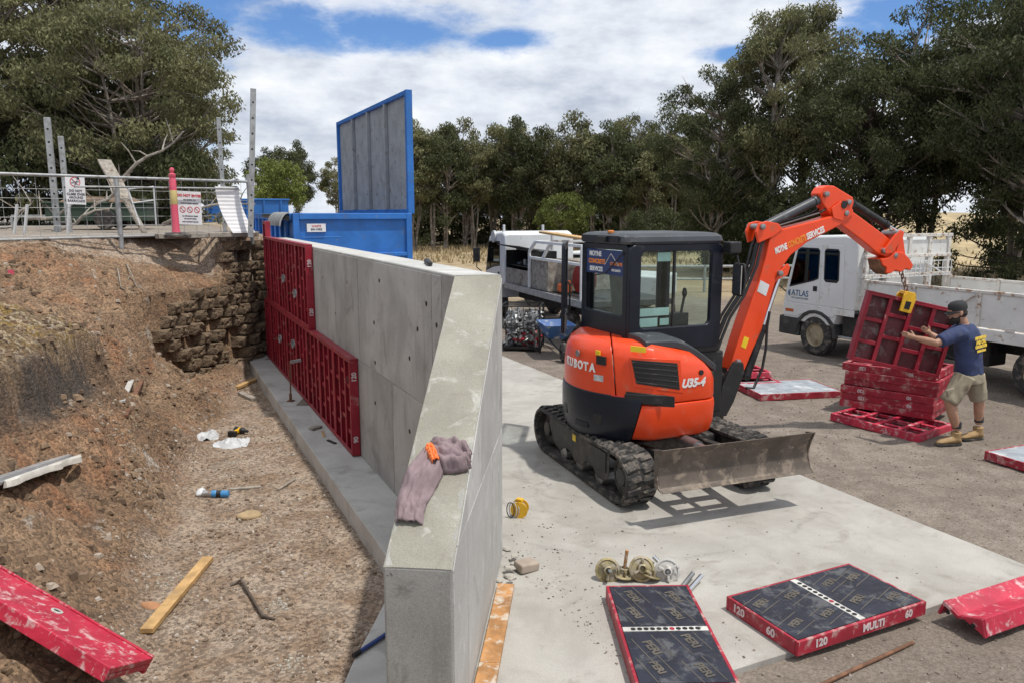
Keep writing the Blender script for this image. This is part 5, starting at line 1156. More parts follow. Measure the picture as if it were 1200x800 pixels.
def wheel(par, c, r, w, side, nm='wheel'):
    """tyre with a dished rim as parts of the wheel"""
    m = MB(); m.lathe([(r * .58, -w * .5), (r * .9, -w * .5), (r, -w * .36), (r, w * .36), (r * .9, w * .5), (r * .58, w * .5), (r * .56, w * .3)], c, (0, side, 0), 28); ty = m.build(nm, 'rubber', par, 0, 40)
    m = MB(); m.lathe([(r * .58, w * .34), (r * .56, w * .46), (r * .52, w * .42), (r * .44, w * .10), (r * .30, w * .18), (r * .26, w * .34), (r * .16, w * .36), (.001, w * .36)], c, (0, side, 0), 24); m.build('rim', 'wheel_rim', ty, 0, 35)
    for k in range(6):
        a = k * math.pi / 3; m = MB(); q = Vector(c) + Vector((math.cos(a) * r * .36, side * w * .17, math.sin(a) * r * .36)); m.lathe([(r * .055, -.01), (r * .055, .012), (.001, .012)], q, (0, side, 0), 8); m.build('hand_hole', 'black', ty)
def TB(par, nm, p, q, mat, bv=.01): return MB().b2(p, q).build(nm, mat, par, bv)
TH = R(90 + 25)
tk = thing('tray_truck', 'white cab-over tray truck with rusty headboard and dropside tray', 'truck', (7.0, 15.62, -.05), TH)   # x forward, y left
# cab body: side profile pushed across the width, corners drawn in
cabP = [(.86, .62), (.90, .95), (.86, 1.25), (.66, 2.05), (.55, 2.25), (.35, 2.36), (-.62, 2.40), (-.86, 2.36), (-.93, 2.2), (-.93, .98), (-.52, .98), (-.50, .80), (-.44, .62)]
m = MB(); m.loft([[(x * .97, y, .98 + (z - .98) * s) for x, z in cabP] for y, s in ((-1.05, .97), (-1.0, .995))] + [[(x, y, z) for x, z in cabP] for y in (-.92, .92)] + [[(x * .985, y, .98 + (z - .98) * s) for x, z in cabP] for y, s in ((1.0, .995), (1.045, .975))]); m.build('cab', 'truck_white', tk, .02, 45)
# door, windows, seams (left side seen)
def side_poly(par, nm, pts, y0, y1, mat, bv=.004): return MB().prism(pts, y0, y1).build(nm, mat, par, bv)
dr = side_poly(tk, 'door', [(.80, 1.0), (.80, 1.28), (.60, 2.13), (.50, 2.19), (-.06, 2.19), (-.06, 1.0)], 1.046, 1.054, 'truck_white')
side_poly(dr, 'window', [(.735, 1.30), (.72, 1.36), (.56, 2.07), (.48, 2.12), (.03, 2.12), (-.02, 2.07), (-.02, 1.52), (.10, 1.47)], 1.0545, 1.058, 'black'); side_poly(dr, 'pane', [(.705, 1.34), (.545, 2.05), (.48, 2.09), (.035, 2.09), (.01, 2.06), (.01, 1.545), (.11, 1.50)], 1.0585, 1.062, 'glass_dark', 0)
TB(dr, 'door_handle', (.10, 1.0545, 1.27), (-.0, 1.07, 1.37), 'black')
rd = side_poly(tk, 'rear_door', [(-.08, 1.0), (-.08, 2.19), (-.55, 2.19), (-.60, 2.1), (-.66, 1.0)], 1.046, 1.054, 'truck_white'); side_poly(rd, 'window', [(-.15, 1.52), (-.13, 2.08), (-.18, 2.12), (-.46, 2.12), (-.50, 2.07), (-.52, 1.52), (-.47, 1.47), (-.2, 1.47)], 1.0545, 1.058, 'black'); side_poly(rd, 'pane', [(-.18, 1.53), (-.165, 2.08), (-.46, 2.09), (-.485, 1.53)], 1.0585, 1.062, 'glass_dark', 0)
text('ATLAS', .17, 'atlas_blue', dr, (.44, 1.0548, 1.19), (-1, 0, 0), (0, 0, 1), .002, sx=.92); text('CIVIL & EARTHWORKS', .045, 'atlas_blue', dr, (.44, 1.0548, 1.09), (-1, 0, 0), (0, 0, 1)); TB(dr, 'logo_bar', (.73, 1.0545, 1.12), (.70, 1.0565, 1.25), 'atlas_blue', 0); TB(dr, 'logo_bar', (.76, 1.0545, 1.14), (.735, 1.0565, 1.22), 'atlas_blue', 0)
side_poly(tk, 'step_panel', [(.86, .72), (.86, .985), (-.93, .985), (-.93, .86), (-.48, .86), (-.44, .80), (.40, .78), (.46, .72)], 1.046, 1.06, 'truck_white', .008)
TB(tk, 'indicator', (.80, 1.0605, .80), (.58, 1.07, .86), 'lamp_amber'); TB(tk, 'bumper', (.98, -1.05, .32), (.42, 1.052, .70), 'dark_plastic', .03)
m = MB(); arc = [(math.cos(a) * .54, math.sin(a) * .50) for a in [math.pi * k / 10 for k in range(11)]]; m.loft([[(x, y, z + .40) for x, z in arc] + [(x * .86, y, z * .86 + .40) for x, z in arc[::-1]] for y in (.70, 1.075)]); m.build('mudguard', 'dark_plastic', tk, .01, 40)
TB(tk, 'windscreen', (.80, -.85, 1.35), (.83, .85, 1.4), 'black')
m = MB(); m.loft([[(.885 - .2 * f, y, 1.28 + .80 * f) for y in (-.86, .86)] + [(.90 - .2 * f, y, 1.285 + .80 * f) for y in (.86, -.86)] for f in (0, 1)]); m.build('windscreen', 'glass_dark', tk)
m = MB(); m.tube([(.82, 1.06, 2.1), (.95, 1.22, 2.05), (.95, 1.24, 1.4), (.82, 1.06, 1.2)], .014, 6); m.build('mirror_arm', 'black', tk); TB(tk, 'mirror', (.98, 1.16, 1.55), (.93, 1.34, 1.95), 'black', .02)
for s in (-1, 1): wheel(tk, (0, s * .93, .40), .40, .24, s)
for s in (-1, 1): wheel(tk, (-4.3, s * .90, .40), .40, .24, s); wheel(tk, (-4.3, s * .62, .40), .40, .24, s)
TB(tk, 'chassis_rail', (.6, .30, .55), (-6.6, .42, .80), 'chassis'); TB(tk, 'chassis_rail', (.6, -.42, .55), (-6.6, -.30, .80), 'chassis'); TB(tk, 'axle', (.08, -.9, .34), (-.08, .9, .46), 'chassis'); TB(tk, 'axle', (-4.2, -.9, .3), (-4.4, .9, .48), 'chassis'); TB(tk, 'fuel_tank', (-1.2, .45, .38), (-2.3, .98, .78), 'chassis', .06); TB(tk, 'battery_box', (-.58, .45, .42), (-1.0, .95, .86), 'chassis', .02); TB(tk, 'cab_step', (-.55, .9, .42), (-.95, 1.02, .46), 'galv')
m = MB(); m.lathe([(.11, 0), (.13, .06), (.13, .62), (.08, .66), (.08, .74), (.15, .76), (.15, 1.02), (.10, 1.08), (.001, 1.09)], (-1.03, .80, 1.12), n=18); m.build('air_intake', 'grey_tank', tk, 0, 40)
# tray
TB(tk, 'tray_floor', (-1.2, -1.12, .86), (-7.0, 1.12, .96), 'rusty_white'); TB(tk, 'side_rail', (-1.2, 1.121, .82), (-7.0, 1.16, 1.0), 'tray_white'); TB(tk, 'side_rail', (-1.2, -1.16, .82), (-7.0, -1.121, 1.0), 'tray_white')
xs = [-1.22, -2.2, -4.55, -7.0]
for side in (1, -1):
    for x0, x1 in zip(xs, xs[1:]):
        TB(tk, 'side_gate', (x0 - .04, side * 1.11, 1.02), (x1 + .04, side * 1.135, 1.55), 'tray_white', .006); TB(tk, 'gate_cap', (x0 - .04, side * 1.095, 1.5505), (x1 + .04, side * 1.155, 1.60), 'rusty_white', .008)
        n = 2 if x0 - x1 > 1.5 else 1
        for k in range(1, n): TB(tk, 'gate_rib', (x0 + (x1 - x0) * k / n + .03, side * 1.1355, 1.03), (x0 + (x1 - x0) * k / n - .03, side * 1.165, 1.549), 'rusty_white', .005)
    for x in xs: TB(tk, 'stake', (x + .035, side * 1.10, .97), (x - .035, side * 1.175, 1.61), 'rusty_white', .006)
m = MB(); m.bar((-3.3, 1.15, 1.52), (-2.75, 1.15, 1.14), .02, .05, (0, 1, 0)); m.build('gate_brace', 'rusty_white', tk); m = MB(); m.bar((-5.4, 1.15, 1.52), (-4.75, 1.15, 1.14), .02, .05, (0, 1, 0)); m.build('gate_brace', 'rusty_white', tk)
for x in (-2.9, -3.9, -5.2): TB(tk, 'hinge', (x + .07, 1.136, 1.0), (x - .07, 1.17, 1.06), 'rusty_white', .004)
# headboard rack across the tray
for y in (-1.1, -.55, 0., .55, 1.1): TB(tk, 'headboard_post', (-1.19, y - .035, .97), (-1.11, y + .035, 2.36), 'rusty_white', .006)
for z in (1.28, 1.62, 1.98, 2.36): TB(tk, 'headboard_bar', (-1.20, -1.16, z), (-1.10, 1.16, z + .06), 'rusty_white', .006)
TB(tk, 'headboard_sheet', (-1.16, -1.06, 2.04), (-1.13, 1.06, 2.30), 'tray_white', .004); TB(tk, 'headboard_sheet', (-1.16, -.02, 1.05), (-1.13, .5, 2.0), 'tray_white', .004)
for z in (1.62, 1.76, 1.90): TB(tk, 'basket_bar', (-1.25, -1.15, z), (-1.24, 1.1, z + .015), 'white_plastic', 0)
m = MB(); 
for k in range(18): m.b2((-1.262, -1.1 + k * .125, 1.62), (-1.252, -1.09 + k * .125, 1.92))
m.build('basket_mesh', 'white_plastic', tk, kind='stuff'); m = MB(); m.bar((-1.27, -.9, 1.65), (-1.27, -.3, 1.9), .012, .04, (1, 0, 0)); m.build('basket_brace', 'white_plastic', tk)
m = MB(); m.b2((-3.6, -.9, 1.2), (-5.6, -.2, 1.66)); m.build('steel_load', 'rust', tk, .03)
m = MB(); m.tube([(-2.6, .9, .78), (-2.7, .95, .50), (-2.95, .97, .42), (-3.2, .95, .52), (-3.3, .9, .8)], .018, 6); m.build('air_hose', 'black', tk)
TB(tk, 'under_box', (-2.6, .35, .35), (-3.4, .8, .82), 'chassis', .03)
TB(tk, 'tail_gate', (-7.0, -1.1, 1.0), (-7.03, 1.1, 1.58), 'tray_white')

# service truck behind the wall
T0 = Vector((-.17, 20.0, -.05))
sv = thing('service_truck', 'white service truck with an open black toolbox and ladder rack on its flat tray', 'truck', T0, R(90 + 20))
TB(sv, 'tray', (.0, -2.05, .90), (-4.8, 0, 1.02), 'dark_plastic'); TB(sv, 'tray_edge', (.0, .001, .88), (-4.8, .04, 1.03), 'galv'); TB(sv, 'chassis_rail', (1.4, -1.4, .55), (-4.6, -.6, .85), 'chassis')
for x in (-3.6, 1.05): wheel(sv, (x, -.22, .38), .38, .24, 1); wheel(sv, (x, -1.83, .38), .38, .24, -1)
cabP = [(1.75, .55), (1.80, .95), (1.76, 1.25), (1.52, 2.02), (1.38, 2.22), (1.0, 2.32), (.3, 2.34), (.12, 2.26), (.08, .95), (.55, .9), (.62, .55)]
m = MB(); m.loft([[(x * .98, y, .9 + (z - .9) * s) for x, z in cabP] for y, s in ((-1.98, .96),)] + [[(x, y, z) for x, z in cabP] for y in (-1.88, -.12)] + [[(x * .985, y, .9 + (z - .9) * s) for x, z in cabP] for y, s in ((-.02, .965),)]); m.build('cab', 'truck_white', sv, .03, 45)
side_poly(sv, 'door', [(1.66, .98), (1.62, 1.3), (1.42, 2.06), (.40, 2.08), (.40, .98)], -.019, -.008, 'truck_white'); side_poly(sv, 'window', [(1.58, 1.3), (1.38, 2.02), (.50, 2.03), (.50, 1.48), (1.0, 1.42)], -.0075, -.002, 'glass_dark', 0); side_poly(sv, 'window_frame', [(1.64, 1.22), (1.42, 2.06), (.46, 2.07), (.46, 1.42), (1.0, 1.36)], -.0079, -.0076, 'black', 0)
m = MB(); m.tube([(1.6, 0, 1.95), (1.86, .18, 1.9), (1.86, .2, 1.3), (1.62, 0, 1.1)], .015, 6); m.build('mirror_arm', 'black', sv); TB(sv, 'mirror', (1.9, .1, 1.45), (1.84, .3, 1.85), 'black', .02)
TB(sv, 'door_handle', (.62, -.007, 1.2), (.5, .01, 1.26), 'black')
m = MB(); m.lathe([(.16, -.02), (.16, .05), (.1, .06), (.001, .06)], (.92, -.02, 2.18), (0, 1, 0), 18); m.build('air_cap', 'grey_tank', sv, 0, 40)
# toolbox: open front, raised lid, shelf
x0, x1, z0, z1 = .02, -1.62, 1.03, 1.86
for nm, p, q in (('toolbox_back', (x0, -.75, z0), (x1, -.72, z1)), ('toolbox_end', (x0, -.719, z0), (x0 - .03, -.02, z1)), ('toolbox_end', (x1, -.719, z0), (x1 + .03, -.02, z1)), ('toolbox_top', (x0, -.75, z1 + .001), (x1, -.30, z1 + .03)), ('toolbox_shelf', (x0 - .031, -.719, 1.48), (x1 + .031, -.1, 1.50)), ('toolbox_front', (x0 - .031, -.04, z0), (x1 + .031, -.015, 1.42))): TB(sv, nm, p, q, 'black' if 'front' not in nm else 'timber_grey', .004)
m = MB(); m.loft([[(x, -.30, z1 + .03), (x, .22, z1 + .14), (x, .22, z1 + .165), (x, -.30, z1 + .055)] for x in (x0, x1)]); m.build('toolbox_lid', 'dark_plastic', sv, .006)
for k in range(6): TB(sv, 'tool', (-.2 - k * .22, -.5, 1.501), (-.34 - k * .22, -.25, 1.56 + .05 * (k % 3)), ('galv', 'black', 'steel')[k % 3], .01)
TB(sv, 'canvas_box', (-1.70, -1.9, 1.03), (-2.75, -.05, 1.72), 'timber_grey', .01); TB(sv, 'steel_case', (-.1, -1.9, 1.03), (-1.5, -.8, 1.5), 'grey_tank', .02)
for (a, b) in (((-1.66, -.02, 1.03), (-1.66, -.02, 1.90)), ((-1.66, -.02, 1.90), (-2.05, -.02, 2.14)), ((-2.05, -.02, 2.14), (-4.6, -.02, 2.14)), ((-1.66, -.02, 1.76), (-4.6, -.02, 1.76)), ((-2.5, -.02, 1.78), (-2.95, -.02, 2.14)), ((-.1, -1.0, 2.34), (-.1, -1.0, 2.5)), ((-1.2, -.8, 1.9), (-1.2, -.8, 2.3)), ((-4.6, -.02, 1.03), (-4.6, -.02, 2.14)), ((-4.6, -1.98, 1.03), (-4.6, -1.98, 2.14)), ((-4.6, -1.98, 2.14), (-.4, -1.98, 2.14)), ((-4.6, -1.98, 2.14), (-4.6, -.02, 2.14)), ((-2.05, -1.98, 2.14), (-2.05, -.02, 2.14)), ((.4, -.1, 2.3), (.4, -.1, 2.5))):
    m = MB(); m.bar(a, b, .06, .06); m.build('rack_bar', 'white_plastic', sv, .008)
def in_truck(p): return sv.matrix_world @ Vector(p)
bpy.context.view_layer.update()
MS = Matrix.Translation(T0) @ Matrix.Rotation(R(110), 4, 'Z')
for k, dy in enumerate((-.5, -.78)):
    m = MB(); m.bar((-1.3, dy, 2.34 - .03 * k), (-4.9, dy - .1, 2.20 - .03 * k), .20, .05); o = m.build('timber_plank', 'timber', None, .006); o.matrix_world = MS; tag(o, ['long pale plank laid on the service truck rack, its outer one', 'long pale plank laid on the service truck rack, its inner one'][k], 'plank')
def spot(p): return MS @ Vector(p)
pm('saw_orange', (.75, .16, .04), .45, .1, 5, .05); pm('reel_red', (.28, .03, .03), .55, .2, 8, .1)
o = thing('concrete_saw', 'orange power saw resting on the service truck tray', 'saw', spot((-3.1, -.3, 1.02)), R(110))
m = MB(); m.box((0, 0, .12), (.34, .22, .2)); m.box((-.12, 0, .26), (.16, .18, .1)); m.build('body', 'saw_orange', o, .04, seg=3); m = MB(); m.lathe([(.15, -.006), (.15, .006), (.001, .006)], (.26, .06, .16), (0, 1, 0), 24); m.build('saw_blade', 'steel', o); m = MB(); m.tube([(.1, -.02, .22), (.1, -.02, .34), (-.1, -.02, .36), (-.16, -.02, .26)], .015, 6); m.build('handle', 'black', o)
o = thing('hose_reel', 'dark red hose reel standing behind the orange saw', 'reel', spot((-3.2, -.75, 1.02)), R(110)); m = MB(); m.lathe([(.30, -.16), (.30, -.14), (.12, -.13), (.12, .13), (.30, .14), (.30, .16)], (0, 0, .32), (0, 1, 0), 22); m.build('drum', 'reel_red', o, 0, 35); m = MB(); m.lathe([(.13, -.125), (.24, -.1), (.25, 0), (.24, .1), (.13, .125)], (0, 0, .32), (0, 1, 0), 22); m.build('hose', 'rust', o, 0, 40); m = MB(); m.b2((-.2, -.18, 0), (.2, .18, .03)); m.build('stand', 'black', o)
# pale ute beyond the service truck
ut = thing('parked_ute', 'white utility vehicle parked beyond the service truck rack', 'vehicle', (2.3, 23.2, -.05), R(150))
m = MB(); m.loft([[(x, y, z) for x, z in ((2.2, .45), (2.25, .85), (2.1, 1.0), (1.1, 1.12), (.45, 1.68), (-.9, 1.72), (-1.15, 1.1), (-2.5, 1.08), (-2.5, .45))] for y in (-.86, .86)]); m.build('body', 'truck_white', ut, .06, 40, seg=3)
side_poly(ut, 'window', [(.95, 1.14), (.42, 1.60), (-.8, 1.62), (-.95, 1.14)], .862, .87, 'glass_dark', 0); side_poly(ut, 'window', [(.95, 1.14), (.42, 1.60), (-.8, 1.62), (-.95, 1.14)], -.87, -.862, 'glass_dark', 0)
m = MB(); m.loft([[(1.12 - .62 * f, y, 1.14 + .50 * f) for y in (-.74, .74)] + [(1.14 - .62 * f, y, 1.15 + .50 * f) for y in (.74, -.74)] for f in (0.02, .98)]); m.build('windscreen', 'glass_dark', ut)
for s in (-1, 1):
    wheel(ut, (1.4, s * .78, .36), .36, .22, s); wheel(ut, (-1.55, s * .78, .36), .36, .22, s)
    m = MB(); m.b2((2.2, s * .5, .78), (2.26, s * .8, .92)); m.build('headlight', 'chrome', ut, .01)
m = MB(); m.b2((2.22, -.45, .55), (2.27, .45, .88)); m.build('grille', 'black', ut, .02); m = MB(); m.b2((2.2, -.84, .42), (2.3, .84, .54)); m.build('bumper', 'black', ut, .02)

# cage of clamps and wheelbarrow
cg = thing('wire_cage', 'black steel stillage cage heaped with silver formwork clamps', 'cage', (.22, 15.95, -.04), R(-8))
for sx in (-1, 1):
    for sy in (-1, 1): m = MB(); m.b2((sx * .40 - .02, sy * .38 - .02, 0), (sx * .40 + .02, sy * .38 + .02, .92)); m.build('post', 'black', cg)
for z in (.06, .45, .90):
    for sy in (-1, 1): m = MB(); m.b2((-.38, sy * .38 - .012, z), (.38, sy * .38 + .012, z + .025)); m.build('rail', 'black', cg)
    for sx in (-1, 1): m = MB(); m.b2((sx * .40 - .012, -.36, z), (sx * .40 + .012, .36, z + .025)); m.build('rail', 'black', cg)
m = MB(); m.b2((-.39, -.37, .03), (.39, .37, .058)); m.build('floor', 'black', cg)
for k in range(6): m = MB(); m.b2((-.3 + k * .12, -.385, .06), (-.29 + k * .12, -.375, .9)); m.build('wire', 'black', cg)
rc = random.Random(4); CL = []
for q in range(3):
    m = MB(); m.box((0, 0, 0), (.20, .05, .04)); m.box((.08, 0, .05), (.04, .05, .12)); m.box((-.08, 0, .04), (.04, .05, .10)); m.cyl((-.02, 0, .02), (-.02, 0, .16), .016, n=6); CL.append(m.mesh('clamp', ('galv', 'galv', 'red_panel_clean')[q]))
for k in range(95):
    p = Vector((rc.uniform(-.33, .33), rc.uniform(-.32, .32), rc.uniform(.1, .72)))
    q = 2 if p.z < .32 and rc.random() < .5 else rc.randrange(2); o = link('formwork_clamp', CL[q], None); M = Matrix.Translation(cg.location) @ Matrix.Rotation(R(-8), 4, 'Z') @ Matrix.Translation(p) @ Euler((rc.uniform(0, 6), rc.uniform(0, 6), rc.uniform(0, 6))).to_matrix().to_4x4(); o.matrix_world = M
    tag(o, 'red painted formwork clamp low in the steel cage' if q == 2 else 'silver formwork clamp heaped in the steel cage', 'clamp', 'red clamps in the cage' if q == 2 else 'silver clamps in the cage')
wb = thing('wheelbarrow', 'blue wheelbarrow with pale front tray standing by the steel cage', 'wheelbarrow', (.86, 15.1, -.045), R(-80)); pm('barrow_blue', (.035, .11, .30), .45, .15, 4, .1, 40, dirt=(.45, .46, .46), dirt_amt=.45, dirt_sc=5)
def tub(i): return [[(x, y, z) for x, y in rr(-l, l2, -w, w, .08)] for l, l2, w, z in ((.26 - i, .22 - i, .18 - i, .36 + i), (.34 - i, .34 - i, .25 - i, .48), (.44 - i, .52 - i, .31 - i, .66))]
m = MB(); m.loft(tub(0), caps=False); n = 20; m.loft(tub(.012)[::-1], caps=False); m.loft([tub(0)[2], tub(.012)[2]], caps=False); m.f.append(tuple(range(n))[::-1]); m.f.append(tuple(range(5 * n, 6 * n))[::-1]); m.build('tub', 'barrow_blue', wb, 0, 40)
for s in (-1, 1):
    m = MB(); m.tube([(.75, s * .06, .20), (.3, s * .16, .34), (-.4, s * .24, .48), (-.95, s * .28, .62)], .017, 6); m.build('handle', 'black', wb, 0, 40); m = MB(); m.tube([(-.15, s * .2, .42), (-.32, s * .24, 0), (-.42, s * .24, .02)], .015, 6); m.build('leg', 'black', wb); m = MB(); m.tube([(-.95, s * .28, .62), (-.80, s * .268, .585)], .022, 8); m.build('grip', 'rubber', wb)
m = MB(); m.lathe([(.05, -.04), (.16, -.05), (.19, -.02), (.19, .02), (.16, .05), (.05, .04)], (.72, 0, .19), (0, 1, 0), 20); m.build('wheel', 'rubber', wb, 0, 40)

# ---------------------------------------------------------------- loose panels in the yard
def flat_panel(label, corner_px, z, w, h, heading, cols=4, rows=3, mat='red_panel', up='ribs', group=None, name='concrete_form', dz=0):
    """panel lying flat: centre from a pixel on height z; heading = azimuth of its long side"""
    a = R(heading); xd = Vector((math.sin(a), math.cos(a), 0)); c = gz(*corner_px, z) if not isinstance(corner_px, Vector) else corner_px
    t = make_panel(name, label, w, h, cols, rows, mat, group=group, face='ply_face' if up == 'face' else 'ply_back')
    yd = Vector((-xd.y, xd.x, 0))
    if up == 'ribs': put(t, Vector((c.x, c.y, dz)), xd, yd)
    else: put(t, Vector((c.x, c.y, dz + PT)), xd, -yd)
    return t, xd, yd
def face_dressing(t, w, h, fl=1):
    """skin side details on local z=0 (outer face is -z): plywood sheet, punched strip, printed mark"""
    for sx in (-1, 1): pass
    for x0, x1 in ((-w / 2 + .024, -.028), (.028, w / 2 - .024)):
        m = MB(); m.b2((x0, -h / 2 + .024, -.002), (x1, h / 2 - .024, .003)); sh = m.build('ply_sheet', 'ply_face', t)
        for i in range(2):
            for j in range(2):
                cx, cy = x0 + (x1 - x0) * (.28 + .44 * i), -h / 2 + h * (.28 + .44 * j) + .04 * (i - .5)
                cx += random.uniform(-.04, .04); cy += random.uniform(-.03, .03); text('PERI', random.choice((.078, .085, .07)), 'ply_text', sh, (cx, cy, -.0022), (-fl, 0.35 * fl, 0), (.35 * fl, fl, 0), .003)
                m = MB()
                for off in (-.07, .07): d_ = Vector((-1, .35, 0)).normalized(); nn_ = Vector((.35, 1, 0)).normalized(); m.bar(Vector((cx, cy, -.0032)) - d_ * .13 + nn_ * off, Vector((cx, cy, -.0032)) + d_ * .13 + nn_ * off, .006, .001)
                m.build('print_rule', 'ply_text', sh)
    m = MB(); m.b2((-.026, -h / 2 + .024, -.004), (.026, h / 2 - .024, .002)); s_ = m.build('punched_strip', 'strip_white', t)
    n = 11
    for k in range(n):
        m = MB(); m.lathe([(.017, 0), (.017, .0012), (.001, .0012)], (0, -h / 2 + .09 + (h - .18) * k / (n - 1), -.0042), (0, 0, -1), 12); m.build('strip_hole', 'red_panel' if k == 6 else 'black', s_)
# panel with black face lying across the slab edge
cA = (gz(853, 697, .1) + gz(990, 660, .1) + gz(1087, 705, .1) + gz(938, 752, .1)) / 4
vA = gz(990, 660, .1) - gz(853, 697, .1); hA = math.degrees(math.atan2(vA.x, vA.y))
tA, _, _ = flat_panel('black-faced red-edged formwork panel lying across the slab edge, marked MULTI', cA, .1, 1.2, .66, hA, up='face', dz=.002)
face_dressing(tA, 1.2, .66, -1)
# lettering on its two near edges (local y axis is flipped because the face is up)
def etext(t, tx, sz, side, f, w, h):
    # side in local axes; world up is local -z
    z = PT / 2
    if side == 'x-': text(tx, sz, 'paint_white_text', t, (-w / 2 - .0005, f, z), (0, 1, 0), (0, 0, -1), .003)
    if side == 'x+': text(tx, sz, 'paint_white_text', t, (w / 2 + .0005, f, z), (0, -1, 0), (0, 0, -1), .003)
    if side == 'y+': text(tx, sz, 'paint_white_text', t, (f, h / 2 + .0005, z), (1, 0, 0), (0, 0, -1), .003)
    if side == 'y-': text(tx, sz, 'paint_white_text', t, (f, -h / 2 - .0005, z), (-1, 0, 0), (0, 0, -1), .003)
for tx, f in (('120', -.20), ('60', .10)): etext(tA, tx, .075, 'x-', f, 1.2, .66)
for tx, f in (('120', -.40), ('MULTI', .08), ('60', .42)): etext(tA, tx, .072, 'y+', f, 1.2, .66)
cB = (gz(707, 686, .1) + gz(805, 684, .1) + gz(870, 796, .1) + gz(745, 800, .1)) / 4
vB = gz(707, 686, .1) - gz(745, 800, .1); hB = math.degrees(math.atan2(vB.x, vB.y))
tB, _, _ = flat_panel('black-faced red-edged formwork panel lying on the slab in front of the anchor plates', cB - Vector((vB.x, vB.y, 0)).normalized() * .02, .1, 1.2, .60, hB + 1, up='face', dz=.002); face_dressing(tB, 1.2, .60)
# stack beside the worker
fa, fb = gz(989, 426, .66), gz(1105, 441, .66); d1 = (fb - fa); d1.z = 0; d1.normalize(); d2 = Vector((-d1.y, d1.x, 0)); h1 = math.degrees(math.atan2(d1.x, d1.y))
base = fa + d1 * .6 + d2 * .45; base.z = 0
labs = ['lowest full panel of the red stack by the worker', 'second red panel up in the stack by the worker', 'third red panel up in the stack by the worker', 'fourth red panel up in the stack by the worker', 'fifth red panel up in the stack by the worker', 'top red panel of the stack, marked 120 and 90']
for k in range(6):
    c = base + d1 * random.uniform(-.03, .03) + d2 * random.uniform(-.03, .03); t, xd, yd = flat_panel(labs[k], c, 0, 1.2, .9, h1 + random.uniform(-2.5, 2.5), mat='red_panel', group='red panels stacked by the worker', dz=.06 + k * (PT + .004))
    for tx, f in (('120', -.32), ('90', .30)) if k in (5, 1, 2) else (): text(tx, .062, 'paint_white_text', t, (f, -.451, PT / 2), (-1, 0, 0), (0, 0, -1), .003)
ga, gb_ = gz(973, 482, .08), gz(1090, 508, .08); e1_ = (gb_ - ga); e1_.z = 0; e1_.normalize(); e2_ = Vector((-e1_.y, e1_.x, 0)); c = ga + e1_ * .62 + e2_ * .42
t, _, _ = flat_panel('dusty red panel lying askew under the front of the stack', c, 0, 1.2, .9, math.degrees(math.atan2(e1_.x, e1_.y)), mat='red_panel_worn', dz=-.045); t.rotation_euler.rotate_axis('Y', R(1.5))
# panels on the ground behind the excavator
pa_, pb_ = gz(868, 461, .08), gz(983, 456, .08); f1 = (pb_ - pa_); f1.z = 0; f1.normalize(); f2 = Vector((-f1.y, f1.x, 0)); hf = math.degrees(math.atan2(f1.x, f1.y))
flat_panel('pale dusty panel lying face up behind the excavator boom', pa_ + f1 * 1.0 + f2 * .45, 0, 1.35, .9, hf, up='face', dz=-.045)[0]; q = pa_ + f1 * .5 + f2 * 1.2
face = [o for o in bpy.data.objects if o.name.startswith('skin')][-1]; 
pm('ply_dusty', (.30, .33, .36), .5, .2, 5, .1, 50, dirt=(.55, .56, .56), dirt_amt=.5, dirt_sc=3); face.data.materials.clear(); face.data.materials.append(MATS['ply_dusty'])
for k, (l, off2) in enumerate((('dusty red panel, lower of two piled behind the dusty face-up panel', 0), ('dusty red panel, upper of two piled behind the dusty face-up panel', .12))): flat_panel(l, q + f2 * off2 - f1 * off2, 0, 1.2, .9, hf + 2, mat='red_panel_worn', dz=-.045 + k * .15, group='red panels piled behind the excavator')
flat_panel('dusty red panel beneath the pile behind the excavator boom', q + f2 * .1 + f1 * .02, 0, 1.25, .95, hf + 1, mat='red_panel_worn', dz=.08, group='red panels piled behind the excavator') if False else None
# small panel end at the yard side
flat_panel('red panel with a pale face lying alone on the gravel by the worker', gz(1172, 540, .05) + Vector((.56, .30, 0)), 0, .9, .5, 68, up='face', dz=-.045, mat='red_panel'); face = [o for o in bpy.data.objects if o.name.startswith('skin')][-1]; face.data.materials.clear(); face.data.materials.append(MATS['ply_dusty'])
# panel hanging from the hitch
hpn = make_panel('concrete_form', 'red ribbed formwork panel hanging tilted from the yellow lifting clamp', 1.19, .90, 4, 3, 'red_panel_clean'); 
cor = [on_plane(u, v, (4.95, 9.75, 0), Vector((0, 1, 0))) for u, v in ((1012, 342), (1115, 362), (1098, 442), (996, 417))]; cc = sum(cor, Vector()) / 4; xa = (cor[1] - cor[0] + cor[2] - cor[3]); put(hpn, cc, xa, Vector((0, 0, 1)).cross(Vector((0, 0, 0))) if False else (cor[0] - cor[3] + cor[1] - cor[2]))
ty = on_plane(1058, 352, (4.95, 9.75, 0), Vector((0, 1, 0)))
lc = thing('lifting_clamp', 'yellow steel lifting clamp gripping the hanging red panel', 'clamp', ty, rot=(0, R(14), 0))
m = MB(); m.prism([(-.075, -.14), (.075, -.14), (.085, .06), (.05, .12), (-.05, .12), (-.085, .06)], -.15, -.125); m.build('front_jaw', 'yellow', lc, .006); m = MB(); m.prism([(-.075, -.14), (.075, -.14), (.085, .06), (.05, .12), (-.05, .12), (-.085, .06)], .02, .045); m.build('rear_jaw', 'yellow', lc, .006); m = MB(); m.b2((-.07, -.124, .075), (.07, .019, .115)); m.build('bridge', 'yellow', lc, .006); m = MB(); m.b2((-.035, -.156, -.10), (.035, -.151, .0)); m.build('jaw_slot', 'black', lc, .004)
